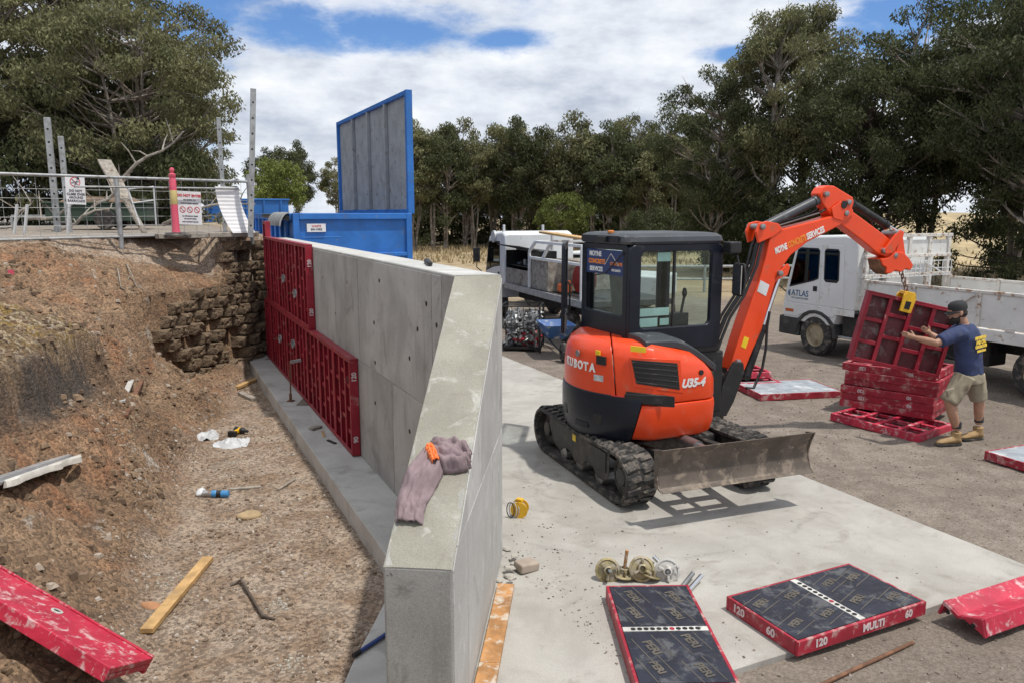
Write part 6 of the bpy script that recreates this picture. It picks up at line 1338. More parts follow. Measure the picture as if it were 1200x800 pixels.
hk = EC + EF * hp([(752, 380)], 0)[0][0]; hk.z = hp([(752, 380)], 0)[0][1]; top = Vector((ty.x + .02, ty.y - .05, ty.z + .11)); n = max(3, int((hk - top).length / .055)); chn = thing('lifting_chain', 'short rusty chain linking the excavator hitch to the yellow clamp', 'chain', top)
for k in range(n + 1):
    c = lerp(Vector((0, 0, 0)), hk - top, k / n); m = MB(); pts = [Vector((math.cos(a) * .022 if k % 2 else 0, 0 if k % 2 else math.cos(a) * .022, math.sin(a) * .038)) + c for a in [i * math.pi / 5 for i in range(11)]]; m.tube(pts, .008, 5, caps=False); m.build('chain_link', 'rust', chn)
# worn corner panel at the slab edge
ax_ = Vector((math.cos(R(25.2)), math.sin(R(25.2)), 0)); b0 = gz(1150, 747, 0.0); pl_o = b0; nrm = ax_
def cp(u, v): q = on_plane(1080 + u / 8, 660 + v / 8, pl_o, nrm) - pl_o; return (q.dot(Vector((-ax_.y, ax_.x, 0))), q.z)
prf = [cp(143, 455), cp(205, 345), cp(345, 485), cp(570, 520), cp(597, 700), cp(570, 690), cp(545, 560), cp(400, 525), cp(330, 515), cp(215, 395), cp(165, 480)]
cpn = thing('corner_panel', 'bright red angled corner formwork piece lying on the slab edge', 'formwork', pl_o, R(25.2)); m = MB(); m.loft([[(x, y, z) for y, z in prf] for x in (0, .4, .8, 1.2)]); m.build('corner_shell', 'red_panel_worn', cpn, .006); 
for u, v in ((250, 450), (485, 580)):
    y, z = cp(u, v); m = MB(); m.lathe([(.016, 0), (.016, .004), (.001, .004)], (-.003, y, z), (-1, 0, 0), 10); m.build('bolt_hole', 'black', cpn)
for x in (.004, 1.17): m = MB(); m.prism([prf[0], prf[1], prf[2], prf[9]], x, x + .02, 'yz'); m.build('end_plate', 'red_panel_worn', cpn); m = MB(); m.prism([prf[2], prf[3], prf[4], prf[7]], x, x + .02, 'yz'); m.build('end_plate', 'red_panel_worn', cpn)
# steel bar on the gravel
a, b_ = gz(1070, 752, -.03), gz(955, 805, -.03); m = MB(); m.tube([a - a, (b_ - a) * 1.3], .012, 8); tag(m.build('steel_rod', 'rust', None, 0, 60, loc=a), 'thin dark steel rod lying on the gravel beside the slab', 'rod')

# ---------------------------------------------------------------- worker
pm('skin', (.40, .22, .145), .55, .12, 12, .05, 60); pm('shirt_navy', (.030, .045, .115), .85, .2, 10, .15, 60, dirt=(.07, .08, .13), dirt_amt=.35, dirt_sc=6); pm('shorts_khaki', (.29, .25, .18), .9, .18, 8, .2, 50, dirt=(.20, .16, .11), dirt_amt=.4, dirt_sc=6); pm('boot_tan', (.33, .21, .095), .75, .2, 10, .2, 50, dirt=(.42, .34, .24), dirt_amt=.4); pm('hair_dark', (.022, .016, .012), .8, .3, 30, .3, 120); pm('cap_dark', (.025, .026, .028), .85, .2, 10, .15, 60); pm('print_yellow', (.75, .52, .06), .7, .1, 10, 0); pm('sock_dark', (.03, .03, .035), .9, .2, 10, .1)
def voxel(m, name, mat, parent, vox, smooth=6, fac=.5):
    me = m.mesh(name, mat); o = bpy.data.objects.new('tmp', me); C.objects.link(o)
    r = o.modifiers.new('r', 'REMESH'); r.mode = 'VOXEL'; r.voxel_size = vox; s = o.modifiers.new('s', 'SMOOTH'); s.factor = fac; s.iterations = smooth
    dg = bpy.context.evaluated_depsgraph_get(); nm = bpy.data.meshes.new_from_object(o.evaluated_get(dg)); nm.name = name; bpy.data.objects.remove(o); bpy.data.meshes.remove(me)
    nm.materials.clear(); nm.materials.append(MATS[mat]); nm.shade_smooth(); return link(name, nm, parent)
def ell(m, c, r, n=16, k=10, rot=None):
    c = Vector(c); Q = rot.to_matrix() if rot else Matrix.Identity(3)
    m.loft([[c + Q @ Vector((r[0] * math.sin(a) * math.cos(b), r[1] * math.sin(a) * math.sin(b), -r[2] * math.cos(a))) for b in [2 * math.pi * i / n for i in range(n)]] for a in [math.pi * (j + .02) / (k + .04) for j in range(k + 1)]])
def ellipse_loft(m, rings, n=20):
    """rings: (centre, half width across, half depth, across vector, depth vector)"""
    m.loft([[Vector(c) + Vector(ax) * w * math.cos(a) + Vector(dp) * d * math.sin(a) for a in [2 * math.pi * i / n for i in range(n)]] for c, w, d, ax, dp in rings])
MY = 9.16
def mp_(u, v, Y=MY): return gy(u, v, Y)
root = Vector((mp_(1128, 512).x, MY, -.045))
man = thing('person', 'worker in navy shirt, khaki shorts and dark cap steadying the hanging red panel', 'person', root)
J = lambda u, v, dy=0.: gy(u, v, MY + dy) - root
FAC = Vector((-.62, .78, 0)).normalized(); LFT = Vector((-FAC.y, FAC.x, 0))      # facing left and away; LFT is his left (towards the camera)
head = J(1122, 367, .03); neck = J(1131, 380, .02); chest = J(1134, 398, .0); belly = J(1135, 420, .0); hip = J(1136, 436, .02)
shL = J(1124, 390, -.15); elL = J(1097, 402, -.22); wrL = J(1073, 396, -.02); haL = J(1064, 393, .06)
shR = J(1124, 386, .20); elR = J(1103, 400, .34); haR = J(1086, 388, .42)
hipL = J(1130, 442, -.09); knL = J(1112, 470, -.12); anL = J(1121, 501, -.07); hipR = J(1141, 440, .10); knR = J(1147, 467, .12); anR = J(1147, 494, .16)
B = MB()
sp_up = (neck - hip).normalized()
def torso(m, g=0.):
    ellipse_loft(m, ([(hip - sp_up * .10, .165 + g, .115 + g, LFT, FAC)] if g == 0 else [(hip - sp_up * .012, .172 + g, .124 + g, LFT, FAC)]) + [(hip, .17 + g, .12 + g, LFT, FAC), (belly, .160 + g, .115 + g, LFT, FAC), (lerp(belly, chest, .6), .175 + g, .12 + g, LFT, FAC), (chest + sp_up * .02, .195 + g, .125 + g, LFT, FAC), (lerp(chest, neck, .62), .185 + g, .105 + g, LFT, FAC), (lerp(chest, neck, .86), .12 + g, .085 + g, LFT, FAC), (neck, .065 + g, .065 + g, LFT, FAC)])
torso(B); B.tube([neck - sp_up * .06, lerp(neck, head, .5), head], [.062, .058, .055], 12)
# head with jaw, nose, brow, ears; profile turned to the panel
HF = Vector((-.97, .1, -.22)).normalized(); HL = Vector((0, 0, 1)).cross(HF).normalized(); HU = HF.cross(HL)
def hd_(f, l, u): return head + HF * f + HL * l + HU * u
ell(B, hd_(-.01, 0, .03), (.098, .078, .105)); ell(B, hd_(.035, 0, -.055), (.06, .055, .062)); ell(B, hd_(.085, 0, -.085), (.022, .028, .022)); B.tube([hd_(.088, 0, .035), hd_(.118, 0, -.008), hd_(.085, 0, -.018)], [.010, .017, .010], 8); ell(B, hd_(.082, .0, .045), (.02, .055, .014)); ell(B, hd_(.092, 0, -.045), (.012, .026, .009))
for s in (-1, 1): ell(B, hd_(-.01, s * .082, .0), (.022, .010, .034))
def limb(m, pts, rs, n=12): 
    P = []; Rr = []
    for i in range(len(pts) - 1):
        for k in range(4): f = k / 4; P.append(lerp(pts[i], pts[i + 1], f)); Rr.append(rs[i] + (rs[i + 1] - rs[i]) * f + (.008 * math.sin(f * math.pi)))
    m.tube(P + [pts[-1]], Rr + [rs[-1]], n)
for s, e, w, h in ((shL, elL, wrL, haL), (shR, elR, lerp(elR, haR, .75), haR)):
    limb(B, [s, e, w], [.058, .043, .029]); d = (h - w).normalized(); sd2 = d.cross(UP).normalized(); ud = sd2.cross(d)
    # palm and five bent fingers laid on the panel
    B.tube([w, lerp(w, h, .5), h], [.027, .036, .034], 10)
    for k, ln in enumerate((.070, .082, .078, .060)):
        o_ = h + ud * (.027 - .018 * k); B.tube([o_ - d * .02, o_ + d * ln * .45 + sd2 * .006, o_ + d * ln * .8 - sd2 * .002, o_ + d * ln - sd2 * .014], [.0105, .0098, .009, .0075], 7)
    B.tube([w + d * .03 + ud * .02, w + d * .055 + ud * .052, w + d * .085 + ud * .066], [.014, .011, .009], 7)
for a, k, an in ((hipL, knL, anL), (hipR, knR, anR)): limb(B, [a, k, an], [.088, .058, .042]); B.tube([an + Vector((0, 0, .03)), an + Vector((0, 0, -.03))], [.042, .04], 10); ell(B, lerp(k, an, .32) + Vector((.018, 0, 0)), (.052, .05, .09))
voxel(B, 'body', 'skin', man, .0085, 3, .4)
# shirt
T_ = MB(); torso(T_, .022)
T_.v = [tuple(Vector(v) + Vector((.012 * fbm(Vector(v), 5, 2), .012 * fbm(Vector(v) + Vector((5, 0, 0)), 5, 2), 0))) for v in T_.v]
for s, e in ((shL, elL), (shR, elR)): T_.tube([lerp(s, chest, .35), s, lerp(s, e, .45), lerp(s, e, .80), lerp(s, e, .84)], [.085, .082, .078, .075, .060], 14)
shirt = voxel(T_, 'shirt', 'shirt_navy', man, .011, 5, .5)
for v in shirt.data.vertices: v.co += v.normal * .016 * (.5 - abs(noise.noise(Vector((v.co.x * 9, v.co.y * 9, v.co.z * 5))))) 
# shorts
K_ = MB(); ellipse_loft(K_, [(hip + sp_up * .035, .178, .130, LFT, FAC), (hip - sp_up * .03, .188, .140, LFT, FAC), (hip - sp_up * .12, .185, .14, LFT, FAC)])
for a, k in ((hipL, knL), (hipR, knR)): K_.tube([a + Vector((0, 0, .02)), lerp(a, k, .3), lerp(a, k, .7), lerp(a, k, 1.0), lerp(a, k, 1.03)], [.115, .114, .104, .100, .075], 14)
sho = voxel(K_, 'shorts', 'shorts_khaki', man, .011, 4, .5)
for v in sho.data.vertices: v.co += v.normal * .014 * (.5 - abs(noise.noise(Vector((v.co.x * 10, v.co.y * 10, v.co.z * 6)))))
m = MB(); q = lerp(hipL, knL, .62) - LFT * -.105; m.box(q, (.10, .03, .13), (0, R(-20), 0)); m.build('cargo_pocket', 'shorts_khaki', man, .012)
# socks and boots
for an, dr_, toe in ((anL, -.1, J(1099, 516, -.1)), (anR, .1, J(1130, 509, .12))):
    m = MB(); m.tube([an + Vector((0, 0, .075)), an + Vector((0, 0, .0))], [.050, .053], 12); m.build('sock', 'sock_dark', man, 0, 60)
    t2 = Vector((toe.x, toe.y, 0)); h2 = Vector((an.x + .045, an.y, 0)); dd = (t2 - h2); dd = dd.normalized() * .30; sdv = dd.normalized().cross(UP); m = MB()
    def sec(f, w, z0, z1): c = h2 + dd * f; return [c + sdv * w * math.cos(a) * (1 if math.sin(a) < .2 else .86) + UP * (z0 + (z1 - z0) * (.5 + .5 * math.sin(a))) for a in [2 * math.pi * i / 14 for i in range(14)]]
    m.loft([sec(-.06, .03, .02, .08), sec(.0, .044, .018, .12), sec(.18, .047, .018, .14), sec(.42, .047, .018, .115), sec(.66, .052, .018, .09), (sec(.88, .048, .018, .075)), sec(1.0, .026, .022, .055)]); m.tube([h2 + dd * .17 + UP * .06, Vector((an.x, an.y, .10)) , Vector((an.x, an.y, .165))], [.052, .056, .060], 14); voxel(m, 'boot', 'boot_tan', man, .009, 3, .4)
    m = MB(); m.loft([[h2 + dd * f + sdv * w * k + UP * z for f, w in ((-.08, .03), (.1, .05), (.4, .048), (.66, .055), (.9, .05), (1.02, .02)) for k in (1,)] + [h2 + dd * f - sdv * w + UP * z for f, w in ((1.02, .02), (.9, .05), (.66, .055), (.4, .048), (.1, .05), (-.08, .03))] for z in (0, .026)]); m.build('sole', 'rubber', man, .004)
# cap, hair, beard, sunglasses
m = MB(); m.loft([[hd_(-.012 + r * 1.22 * math.cos(a), r * math.sin(a) * .98, z) for a in [2 * math.pi * i / 20 for i in range(20)]] for r, z in ((.088, .038), (.089, .075), (.084, .112), (.060, .140), (.02, .150))]); m.build('cap', 'cap_dark', man, 0, 60)
m = MB(); m.loft([[hd_(.07 + .085 * math.cos(a), .078 * math.sin(a), z - .025 * abs(math.sin(a)) - .12 * max(0, math.cos(a)) * .2) for a in [-math.pi / 2 + math.pi * i / 12 for i in range(13)]] for z in (.052, .042)]); m.build('cap_brim', 'cap_dark', man, 0, 60)
m = MB(); ell(m, hd_(-.03, 0, .0), (.083, .083, .07)); ell(m, hd_(.035, 0, -.070), (.068, .062, .058)); ell(m, hd_(.07, 0, -.09), (.04, .04, .045)); hb = voxel(m, 'hair_and_beard', 'hair_dark', man, .008, 2)
for v in hb.data.vertices: v.co += Vector((fbm(v.co, 60, 2), fbm(v.co + Vector((3, 0, 0)), 60, 2), fbm(v.co + Vector((0, 7, 0)), 60, 2))) * .005
m = MB(); m.tube([hd_(.0, .084, .022), hd_(.075, .066, .024), hd_(.098, .03, .022), hd_(.098, -.03, .022), hd_(.075, -.066, .024)], [.005, .012, .015, .015, .012], 8); m.build('sunglasses', 'black', man, 0, 60)
# yellow print on the shirt back: thin letters wrapped just off the cloth
bk = chest - FAC * .150 + sp_up * .045
for i, (tx, sz) in enumerate((('EARTHMOVING', .044), ('AND CIVIL', .058), ('CONTRACTORS', .044), ('PH 5562 0000', .028))):
    if i == 3: tx = 'EXCAVATION HIRE'
    text(tx, sz, 'print_yellow', shirt, bk + LFT * .02 - sp_up * (.052 * i) - FAC * (.004 if i < 2 else .0), (FAC.cross(UP)), sp_up, .004)

# ---------------------------------------------------------------- small things in the pit and on the slab
def pit_hit(u, v, lift=0.):
    d = ray(u, v); t = 2.0; o = Vector((0, 0, CAM_H))
    while t < 30:
        p = o + d * t
        if p.z < pit_z(p.x, p.y) + lift: return p
        t += .02
    return o + d * 10
def slope_mat(p, rz):
    e = .12; nx = (pit_z(p.x - e, p.y) - pit_z(p.x + e, p.y)) / (2 * e); ny = (pit_z(p.x, p.y - e) - pit_z(p.x, p.y + e)) / (2 * e); n = Vector((nx, ny, 1)).normalized(); x = Vector((math.cos(rz), math.sin(rz), 0)); x = (x - n * x.dot(n)).normalized(); M = Matrix((x, n.cross(x), n)).transposed().to_4x4(); return M, n
def lay(o, u, v, rz, up=0.): p = pit_hit(u, v); M, n = slope_mat(p, rz); M.translation = p + n * up; o.matrix_world = M; return o
def lay2(o, pa, pb, up): # along two pixels
    a, b = pit_hit(*pa), pit_hit(*pb); d = (b - a); x = d.normalized(); y = UP.cross(x).normalized(); M = Matrix((x, y, x.cross(y))).transposed().to_4x4(); M.translation = (a + b) / 2 + UP * up; o.matrix_world = M; return o, d.length
# timber batten
a, b = pit_hit(172, 744), pit_hit(244, 658); L = (a - b).length; m = MB(); m.box((0, 0, 0), (L, .095, .04)); lay2(tag(m.build('timber_batten', 'timber', None, .004), 'pale sawn timber batten lying on the pit gravel', 'timber'), (172, 744), (244, 658), .035)
# crowbar
a, b, c = pit_hit(270, 687), pit_hit(283, 685), pit_hit(308, 724); d = pit_hit(322, 727); m = MB(); m.tube([p - c + UP * z for p, z in ((a, .012), (lerp(a, b, .5), .03), (b, .045), (lerp(b, c, .5), .03), (c, .02), (d, .012))], [.010, .013, .013, .013, .013, .010], 6); tag(m.build('crowbar', 'blade_steel', None, 0, 60, loc=c), 'bent dark steel crowbar lying on the pit gravel', 'crowbar')
# drink bottle
p = pit_hit(252, 582); M, n = slope_mat(p, R(4)); bt = thing('drink_bottle', 'blue and silver drink bottle lying on its side in the pit', 'bottle'); M.translation = p + n * .04; bt.matrix_world = M
pm('bottle_blue', (.05, .24, .50), .35, .1, 5, 0); m = MB(); m.lathe([(.03, -.13), (.038, -.125), (.038, .02)], axis=(1, 0, 0), n=16); m.build('body', 'steel', bt, 0, 40); m = MB(); m.lathe([(.039, .02), (.039, .07)], axis=(1, 0, 0), n=16); m.build('grip_band', 'black', bt, 0, 40); m = MB(); m.lathe([(.040, .07), (.040, .14), (.03, .15), (.001, .15)], axis=(1, 0, 0), n=16); m.build('cap', 'bottle_blue', bt, 0, 40); m = MB(); m.lathe([(.0385, -.03), (.0395, -.028), (.0395, .018), (.0385, .02)], axis=(1, 0, 0), n=16); m.build('label_band', 'bottle_blue', bt, 0, 40)
m = MB(); ell(m, (0, 0, 0), (.055, .06, .045)); b_ = m.bm(); [v.co.__iadd__(Vector((fbm(v.co, 22, 3), fbm(v.co + Vector((4, 0, 0)), 22, 3), fbm(v.co + Vector((0, 4, 0)), 22, 3))) * .012) for v in b_.verts]; o = bm_link('crumpled_paper', b_, 'white_plastic', None, 60); tag(o, 'crumpled white paper against the drink bottle', 'paper'); lay(o, 236, 580, 0, .03)
# plastic bags: thin crumpled sheets
for i, (u, v, s, lab) in enumerate(((246, 513, .19, 'crumpled white plastic bag on the pit floor, the smaller one'), (271, 521, .24, 'crumpled white plastic bag on the pit floor beside the drill'))):
    m = MB(); n = 22; vs_ = []
    for j in range(9):
        r = j / 8
        for k in range(n): an = 2 * math.pi * k / n; rad = s * r * (1 + .3 * fbm((math.cos(an), math.sin(an), i), 1.5, 2)); vs_.append((rad * math.cos(an), rad * .75 * math.sin(an), max(.006, .075 * (1 - r ** 2) + .065 * fbm((rad * math.cos(an) * 9, rad * math.sin(an) * 9, i * 5), 1.2, 3))))
    m.add(vs_, [(j * n + k, j * n + (k + 1) % n, (j + 1) * n + (k + 1) % n, (j + 1) * n + k) for j in range(8) for k in range(n)]); o = m.build('plastic_bag', 'bag_white', None, 0, 35); tag(o, lab, 'bag'); lay(o, u, v, .3, .005)
# cordless drill
p = pit_hit(284, 508); M, n = slope_mat(p, R(-25)); M.translation = p + n * .05; dl = thing('cordless_drill', 'yellow and black cordless drill lying beside the plastic bags', 'drill'); dl.matrix_world = M
m = MB(); m.lathe([(.025, -.13), (.042, -.12), (.042, .02), (.03, .04), (.022, .05), (.022, .10), (.012, .11)], axis=(1, 0, 0), n=14); m.build('motor_body', 'black', dl, 0, 40); m = MB(); m.box((-.03, -.09, 0), (.05, .15, .05), (0, 0, .25)); m.build('handle', 'yellow', dl, .012); m = MB(); m.box((-.0, -.18, 0), (.12, .06, .075), (0, 0, .25)); m.build('battery', 'black', dl, .01); m = MB(); m.lathe([(.0435, -.05), (.0435, -.02)], axis=(1, 0, 0), n=14); m.build('body_band', 'yellow', dl)
# flashing strip on the bank
zs = .05
a, b = pit_hit(84, 542), pit_hit(0, 572); x = (b - a).normalized(); y = UP.cross(x).normalized(); fl_ = thing('metal_flashing', 'bent galvanised flashing strip crusted with mortar on the bank', 'flashing'); M = Matrix((x, y, x.cross(y))).transposed().to_4x4(); M.translation = a + UP * .05; fl_.matrix_world = M
pr = [(-.12, .015), (-.06, .0), (-.05, .035), (.0, .03), (.012, .0), (.07, .0), (.085, .03)]; m = MB(); m.loft([[(xx, q0 * (.55 if xx < .03 else 1), q1) for q0, q1 in pr] for xx in (0, .25, .6, 1.0, 1.7)], caps=False, closed=False); o = m.build('strip', 'galv_bright', fl_) if False else m.build('strip', 'chrome', fl_); o.data.materials[0] = pm('bright_zinc', (.62, .64, .66), .35, .12, 6, .1, 40, metal=.7, dirt=(.5, .48, .44), dirt_amt=.35); o.modifiers.new('solid', 'SOLIDIFY').thickness = .004
m = MB(); n = 40
for side in (0, 1): pass
V0 = [[(xx, .085 + q, z) for q, z in ((0, .035), (.008 + .05 * abs(fbm((xx * 3.1, 0, 0), 1, 2)), .022), (.010 + .07 * abs(fbm((xx * 3.1, 0, 0), 1, 2)), -.025), (-.01, -.03))] for xx in [k * .032 for k in range(n)]]; m.loft(V0); m.build('mortar_crust', 'mortar', fl_, 0, 50)
# sticks
for (pa, pb, w, h, mt, lab) in (((143, 472, ), (154, 447), .07, .03, 'strip_white', 'pale grey timber scrap lying on the bank'), ((147, 490), (166, 448), .06, .04, 'rust', 'reddish broken timber stake lying on the bank'), ((268, 574), (306, 571), .035, .02, 'timber_grey', 'thin brown stick by the drink bottle'), ((325, 575), (346, 562), .02, .02, 'timber_grey', 'small twig beside the footing'), ((277, 456), (300, 446), .09, .05, 'timber', 'pale timber offcut at the block wall foot, upper one'), ((282, 462), (298, 470), .10, .05, 'timber_grey', 'grey timber offcut at the block wall foot, lower one')):
    a, b = pit_hit(*pa), pit_hit(*pb); m = MB(); m.box((0, 0, 0), ((a - b).length, w, h)); o = tag(m.build('timber_scrap', mt, None, .004), lab, 'timber'); lay2(o, pa, pb, h * .6)
# large flat stone and lime patch lumps
for i, (u, v, s, mt, lab) in enumerate(((293, 605, .13, 'timber', 'rounded tan stone on the pit gravel below the bottle'), (178, 712, .09, 'sandstone', 'small orange stone beside the timber batten'))):
    if mt == 'sandstone': pm('sandstone', (.36, .18, .09), .9, .2, 8, .3, 40)
    m = MB(); ell(m, (0, 0, 0), (s, s * .6, s * .35)); b_ = m.bm()
    for vv in b_.verts: vv.co += vv.co.normalized() * .02 * fbm(vv.co, 12, 3)
    o = bm_link('stone', b_, mt if mt != 'timber' else pm('tan_stone', (.38, .28, .16), .9, .2, 8, .3, 40) and 'tan_stone', None, 60); tag(o, lab, 'stone'); lay(o, u, v, .2, s * .1)
# red shutter lying on the near bank
TL, TR = gz(0, 662, .44), gz(181, 769, -.02); x = (TR - TL); Ln = x.length; x.normalize(); w_ = gz(0, 745, .50) - TL; y = (w_ - x * w_.dot(x)); Wd = y.length; y.normalize(); nrm = x.cross(y); 
if nrm.z < 0: nrm = -nrm
rp = thing('long_form', 'scratched bright red formwork plank with a bored hole lying on the bank', 'formwork'); M = Matrix((x, -y, x.cross(-y))).transposed().to_4x4(); M.translation = TL; rp.matrix_world = M
Wd = min(Wd, .46); x0 = -.6
m = MB(); m.b2((x0, -Wd, -.045), (Ln, 0, -.006)); m.build('deck', 'red_panel_worn', rp, .006); m = MB(); m.b2((x0, -.022, -.0055), (Ln, .0, .006)); m.build('edge_lip', 'red_panel_worn', rp, .004); m = MB(); m.b2((x0, -Wd - .004, -.09), (Ln, -Wd + .016, -.002)); m.build('edge_lip', 'red_panel_worn', rp, .004); m = MB(); m.b2((x0, -.03, -.11), (Ln, -.001, -.046)); m.build('side_flange', 'red_panel_worn', rp, .004); m = MB(); m.b2((Ln - .012, -Wd + .017, -.08), (Ln - .0005, -.031, -.0465)); m.build('end_flange', 'red_panel_worn', rp)
nk = max(2, int((Ln - x0 - .3) / .45)); 
for k in range(nk): m = MB(); m.b2((x0 + .2 + k * .45, -Wd + .02, -.09), (x0 + .24 + k * .45, -.031, -.0455)); m.build('cross_rib', 'red_panel_worn', rp)
hx = gz(67, 715, .28); q = rp.matrix_world.inverted() @ hx; q = Vector((q.x, max(-Wd + .1, min(-.08, q.y)), 0)); m = MB(); m.lathe([(.038, -.008), (.038, .004), (.024, .006), (.022, -.004), (.001, -.0045)], (q.x, q.y, -.004), (0, 0, 1), 16); m.build('hole_collar', 'strip_white', rp, 0, 35); m = MB(); m.lathe([(.021, 0), (.021, .002), (.001, .002)], (q.x, q.y, -.005), (0, 0, 1), 12); m.build('bored_hole', 'black', rp)
# blue lever on the wing footing
a, b = gz(414, 768, -.03), gz(456, 740, -.03); br = thing('blue_bar', 'steel bar with a dark blue grip lying on the wing footing', 'bar', a); m = MB(); m.tube([(0, 0, 0), (b - a) * .18], .017, 8); m.build('tip', 'black', br); pm('grip_blue', (.03, .06, .22), .45, .1, 5, .05); m = MB(); m.tube([(b - a) * .18, (b - a) * 1.6], .014, 8); m.build('grip', 'grip_blue', br)
# timber boards along the wing foot
p0 = gz(603, 664, 0.); p1 = gz(563, 800, 0.)
dv = (p1 - p0); dv.normalize(); sv_ = Vector((-dv.y, dv.x, 0))
q0 = CA - DG * .55 - NG * .085
for k, (s0, s1, lab) in enumerate(((.0, 1.02, 'orange-brown edging board along the wing foot, its far length'), (1.03, 2.6, 'orange-brown edging board along the wing foot, its near length'))):
    m = MB(); m.box((0, 0, 0), (s1 - s0, .125, .035)); c = q0 - DG * ((s0 + s1) / 2); o = m.build('edging_board', 'timber_orange', None, .004, loc=(c.x, c.y, .02 + .004 * k), rot=(0, 0, math.atan2(DG.y, DG.x))); tag(o, lab, 'board')
# mortar lumps and spill by the wing foot
rg = random.Random(3); LMP = []; pm('mortar_grey', (.40, .375, .33), .9, .25, 8, .4, 40)
for q in range(5):
    m = MB(); ell(m, (0, 0, 0), (1, .75, .32), 6, 4); b_ = m.bm(); [v.co.__iadd__(v.co * .35 * fbm(v.co + Vector((q * 9, 0, 0)), 1.2, 3)) for v in b_.verts]; bmesh.ops.recalc_face_normals(b_, faces=b_.faces); me = bpy.data.meshes.new('lump'); b_.to_mesh(me); b_.free(); LMP.append(me)
m = MB(); m.box((0, 0, 0), (.17, .12, .07)); o = m.build('broken_brick', 'mortar', None, .012); tag(o, 'broken grey-brown mortar brick at the end of the edging board', 'brick'); p = gz(617, 662, .04); o.location = p; o.rotation_euler = (.05, .08, .6); o.data.materials[0] = pm('brick_grey', (.33, .27, .22), .9, .2, 8, .3, 40)
for i in range(11):
    u, v = rg.gauss(598, 9), rg.gauss(668, 12); p = gz(u, v, .0); s = rg.uniform(.02, .055); o = link('mortar_lump', LMP[i % 5].copy(), None); o.data.materials.append(MATS['mortar_grey']); o.location = (max(p.x, CA.x - .02), p.y, s * .25 + (.03 if i % 3 == 0 else 0)); o.scale = (s, s, s); o.rotation_euler = (0, 0, rg.uniform(0, 6)); tag(o, 'pale crumbled mortar lump at the foot of the wing', 'mortar', 'mortar lumps by the wing foot')
# chalk-line reel
rl = thing('line_reel', 'small yellow string line reel with a loose cord lying on the slab by the wing', 'reel', gz(609, 605, 0), R(60)); rl.scale = (.8, .8, .8)
m = MB(); m.lathe([(.10, -.05), (.10, -.042), (.045, -.04), (.045, .04), (.10, .042), (.10, .05)], (0, 0, .102), (.9, .3, .1), 22); m.build('spool', 'yellow', rl, 0, 35); m = MB(); m.lathe([(.075, -.038), (.082, 0), (.075, .038)], (0, 0, .102), (.9, .3, .1), 18); m.build('line', 'boot_tan', rl, 0, 40); m = MB(); m.b2((-.03, -.04, .18), (.03, .04, .225)); m.build('handle', 'yellow', rl, .01)
for k in range(3): m = MB(); m.tube([(-.05 - .02 * k, .03 + .05 * math.cos(a) + .02 * k, .10 + .09 * math.sin(a)) for a in [i * .5 for i in range(14)]], .006, 5); m.build('cord_loop', 'strip_white' if k < 2 else 'black', rl)
# anchor plates with tie rods
ag = 'anchor plates piled behind the black-faced panel'
def anchor(u, v, z, tilt, rz, rod, lab, mat='zinc_gold'):
    o = thing('anchor_plate', lab, 'anchor plate', gz(u, v, z), rot=(tilt[0], tilt[1], rz), group=None)
    m = MB(); m.lathe([(.095, 0), (.098, .008), (.080, .014), (.075, .006), (.042, .012), (.034, .05), (.022, .055), (.022, .02)], n=18); m.build('disc', mat, o, 0, 35)
    for a in range(3): m = MB(); m.bar(Vector((.02 * math.cos(a * 2.1), .02 * math.sin(a * 2.1), .035)), Vector((.075 * math.cos(a * 2.1), .075 * math.sin(a * 2.1), .04)), .018, .03); m.build('wing', mat, o, .004)
    if rod: m = MB(); m.cyl((0, 0, -.02), (0, 0, rod), .013, n=8); m.build('rod', 'timber_orange' if rod > .15 else 'steel', o)
anchor(712, 668, .07, (1.1, -.3), .2, .12, 'gold anchor plate tipped on edge at the outside of the pile'); anchor(731, 672, .03, (.1, .05), .5, .2, 'flat gold anchor plate with an upright orange rod'); anchor(752, 666, .09, (1.0, .5), -.3, .0, 'gold anchor plate leaning in the middle of the pile'); anchor(760, 672, .04, (.2, .3), .9, .1, 'gold anchor plate lying in front of the leaning one'); anchor(782, 668, .07, (1.2, -.6), .1, .06, 'whitish anchor plate standing at the slab side of the pile', 'strip_white')
for (u0, v0, u1, v1, mt, lab) in ((766, 652, 790, 676, 'chrome', 'bright steel sleeve sticking up out of the anchor plates'), (812, 671, 797, 690, 'steel', 'steel sleeve with dark end at the panel corner'), (822, 674, 806, 692, 'chrome', 'bright steel tube next to the dark-ended sleeve')):
    a, b = gz(u1, v1, .02), gz(u0, v0, .11 if u0 < 800 else .05); m = MB(); m.cyl((0, 0, 0), b - a, .018, n=10); tag(m.build('steel_sleeve', mt, None, 0, 40, loc=a), lab, 'sleeve')
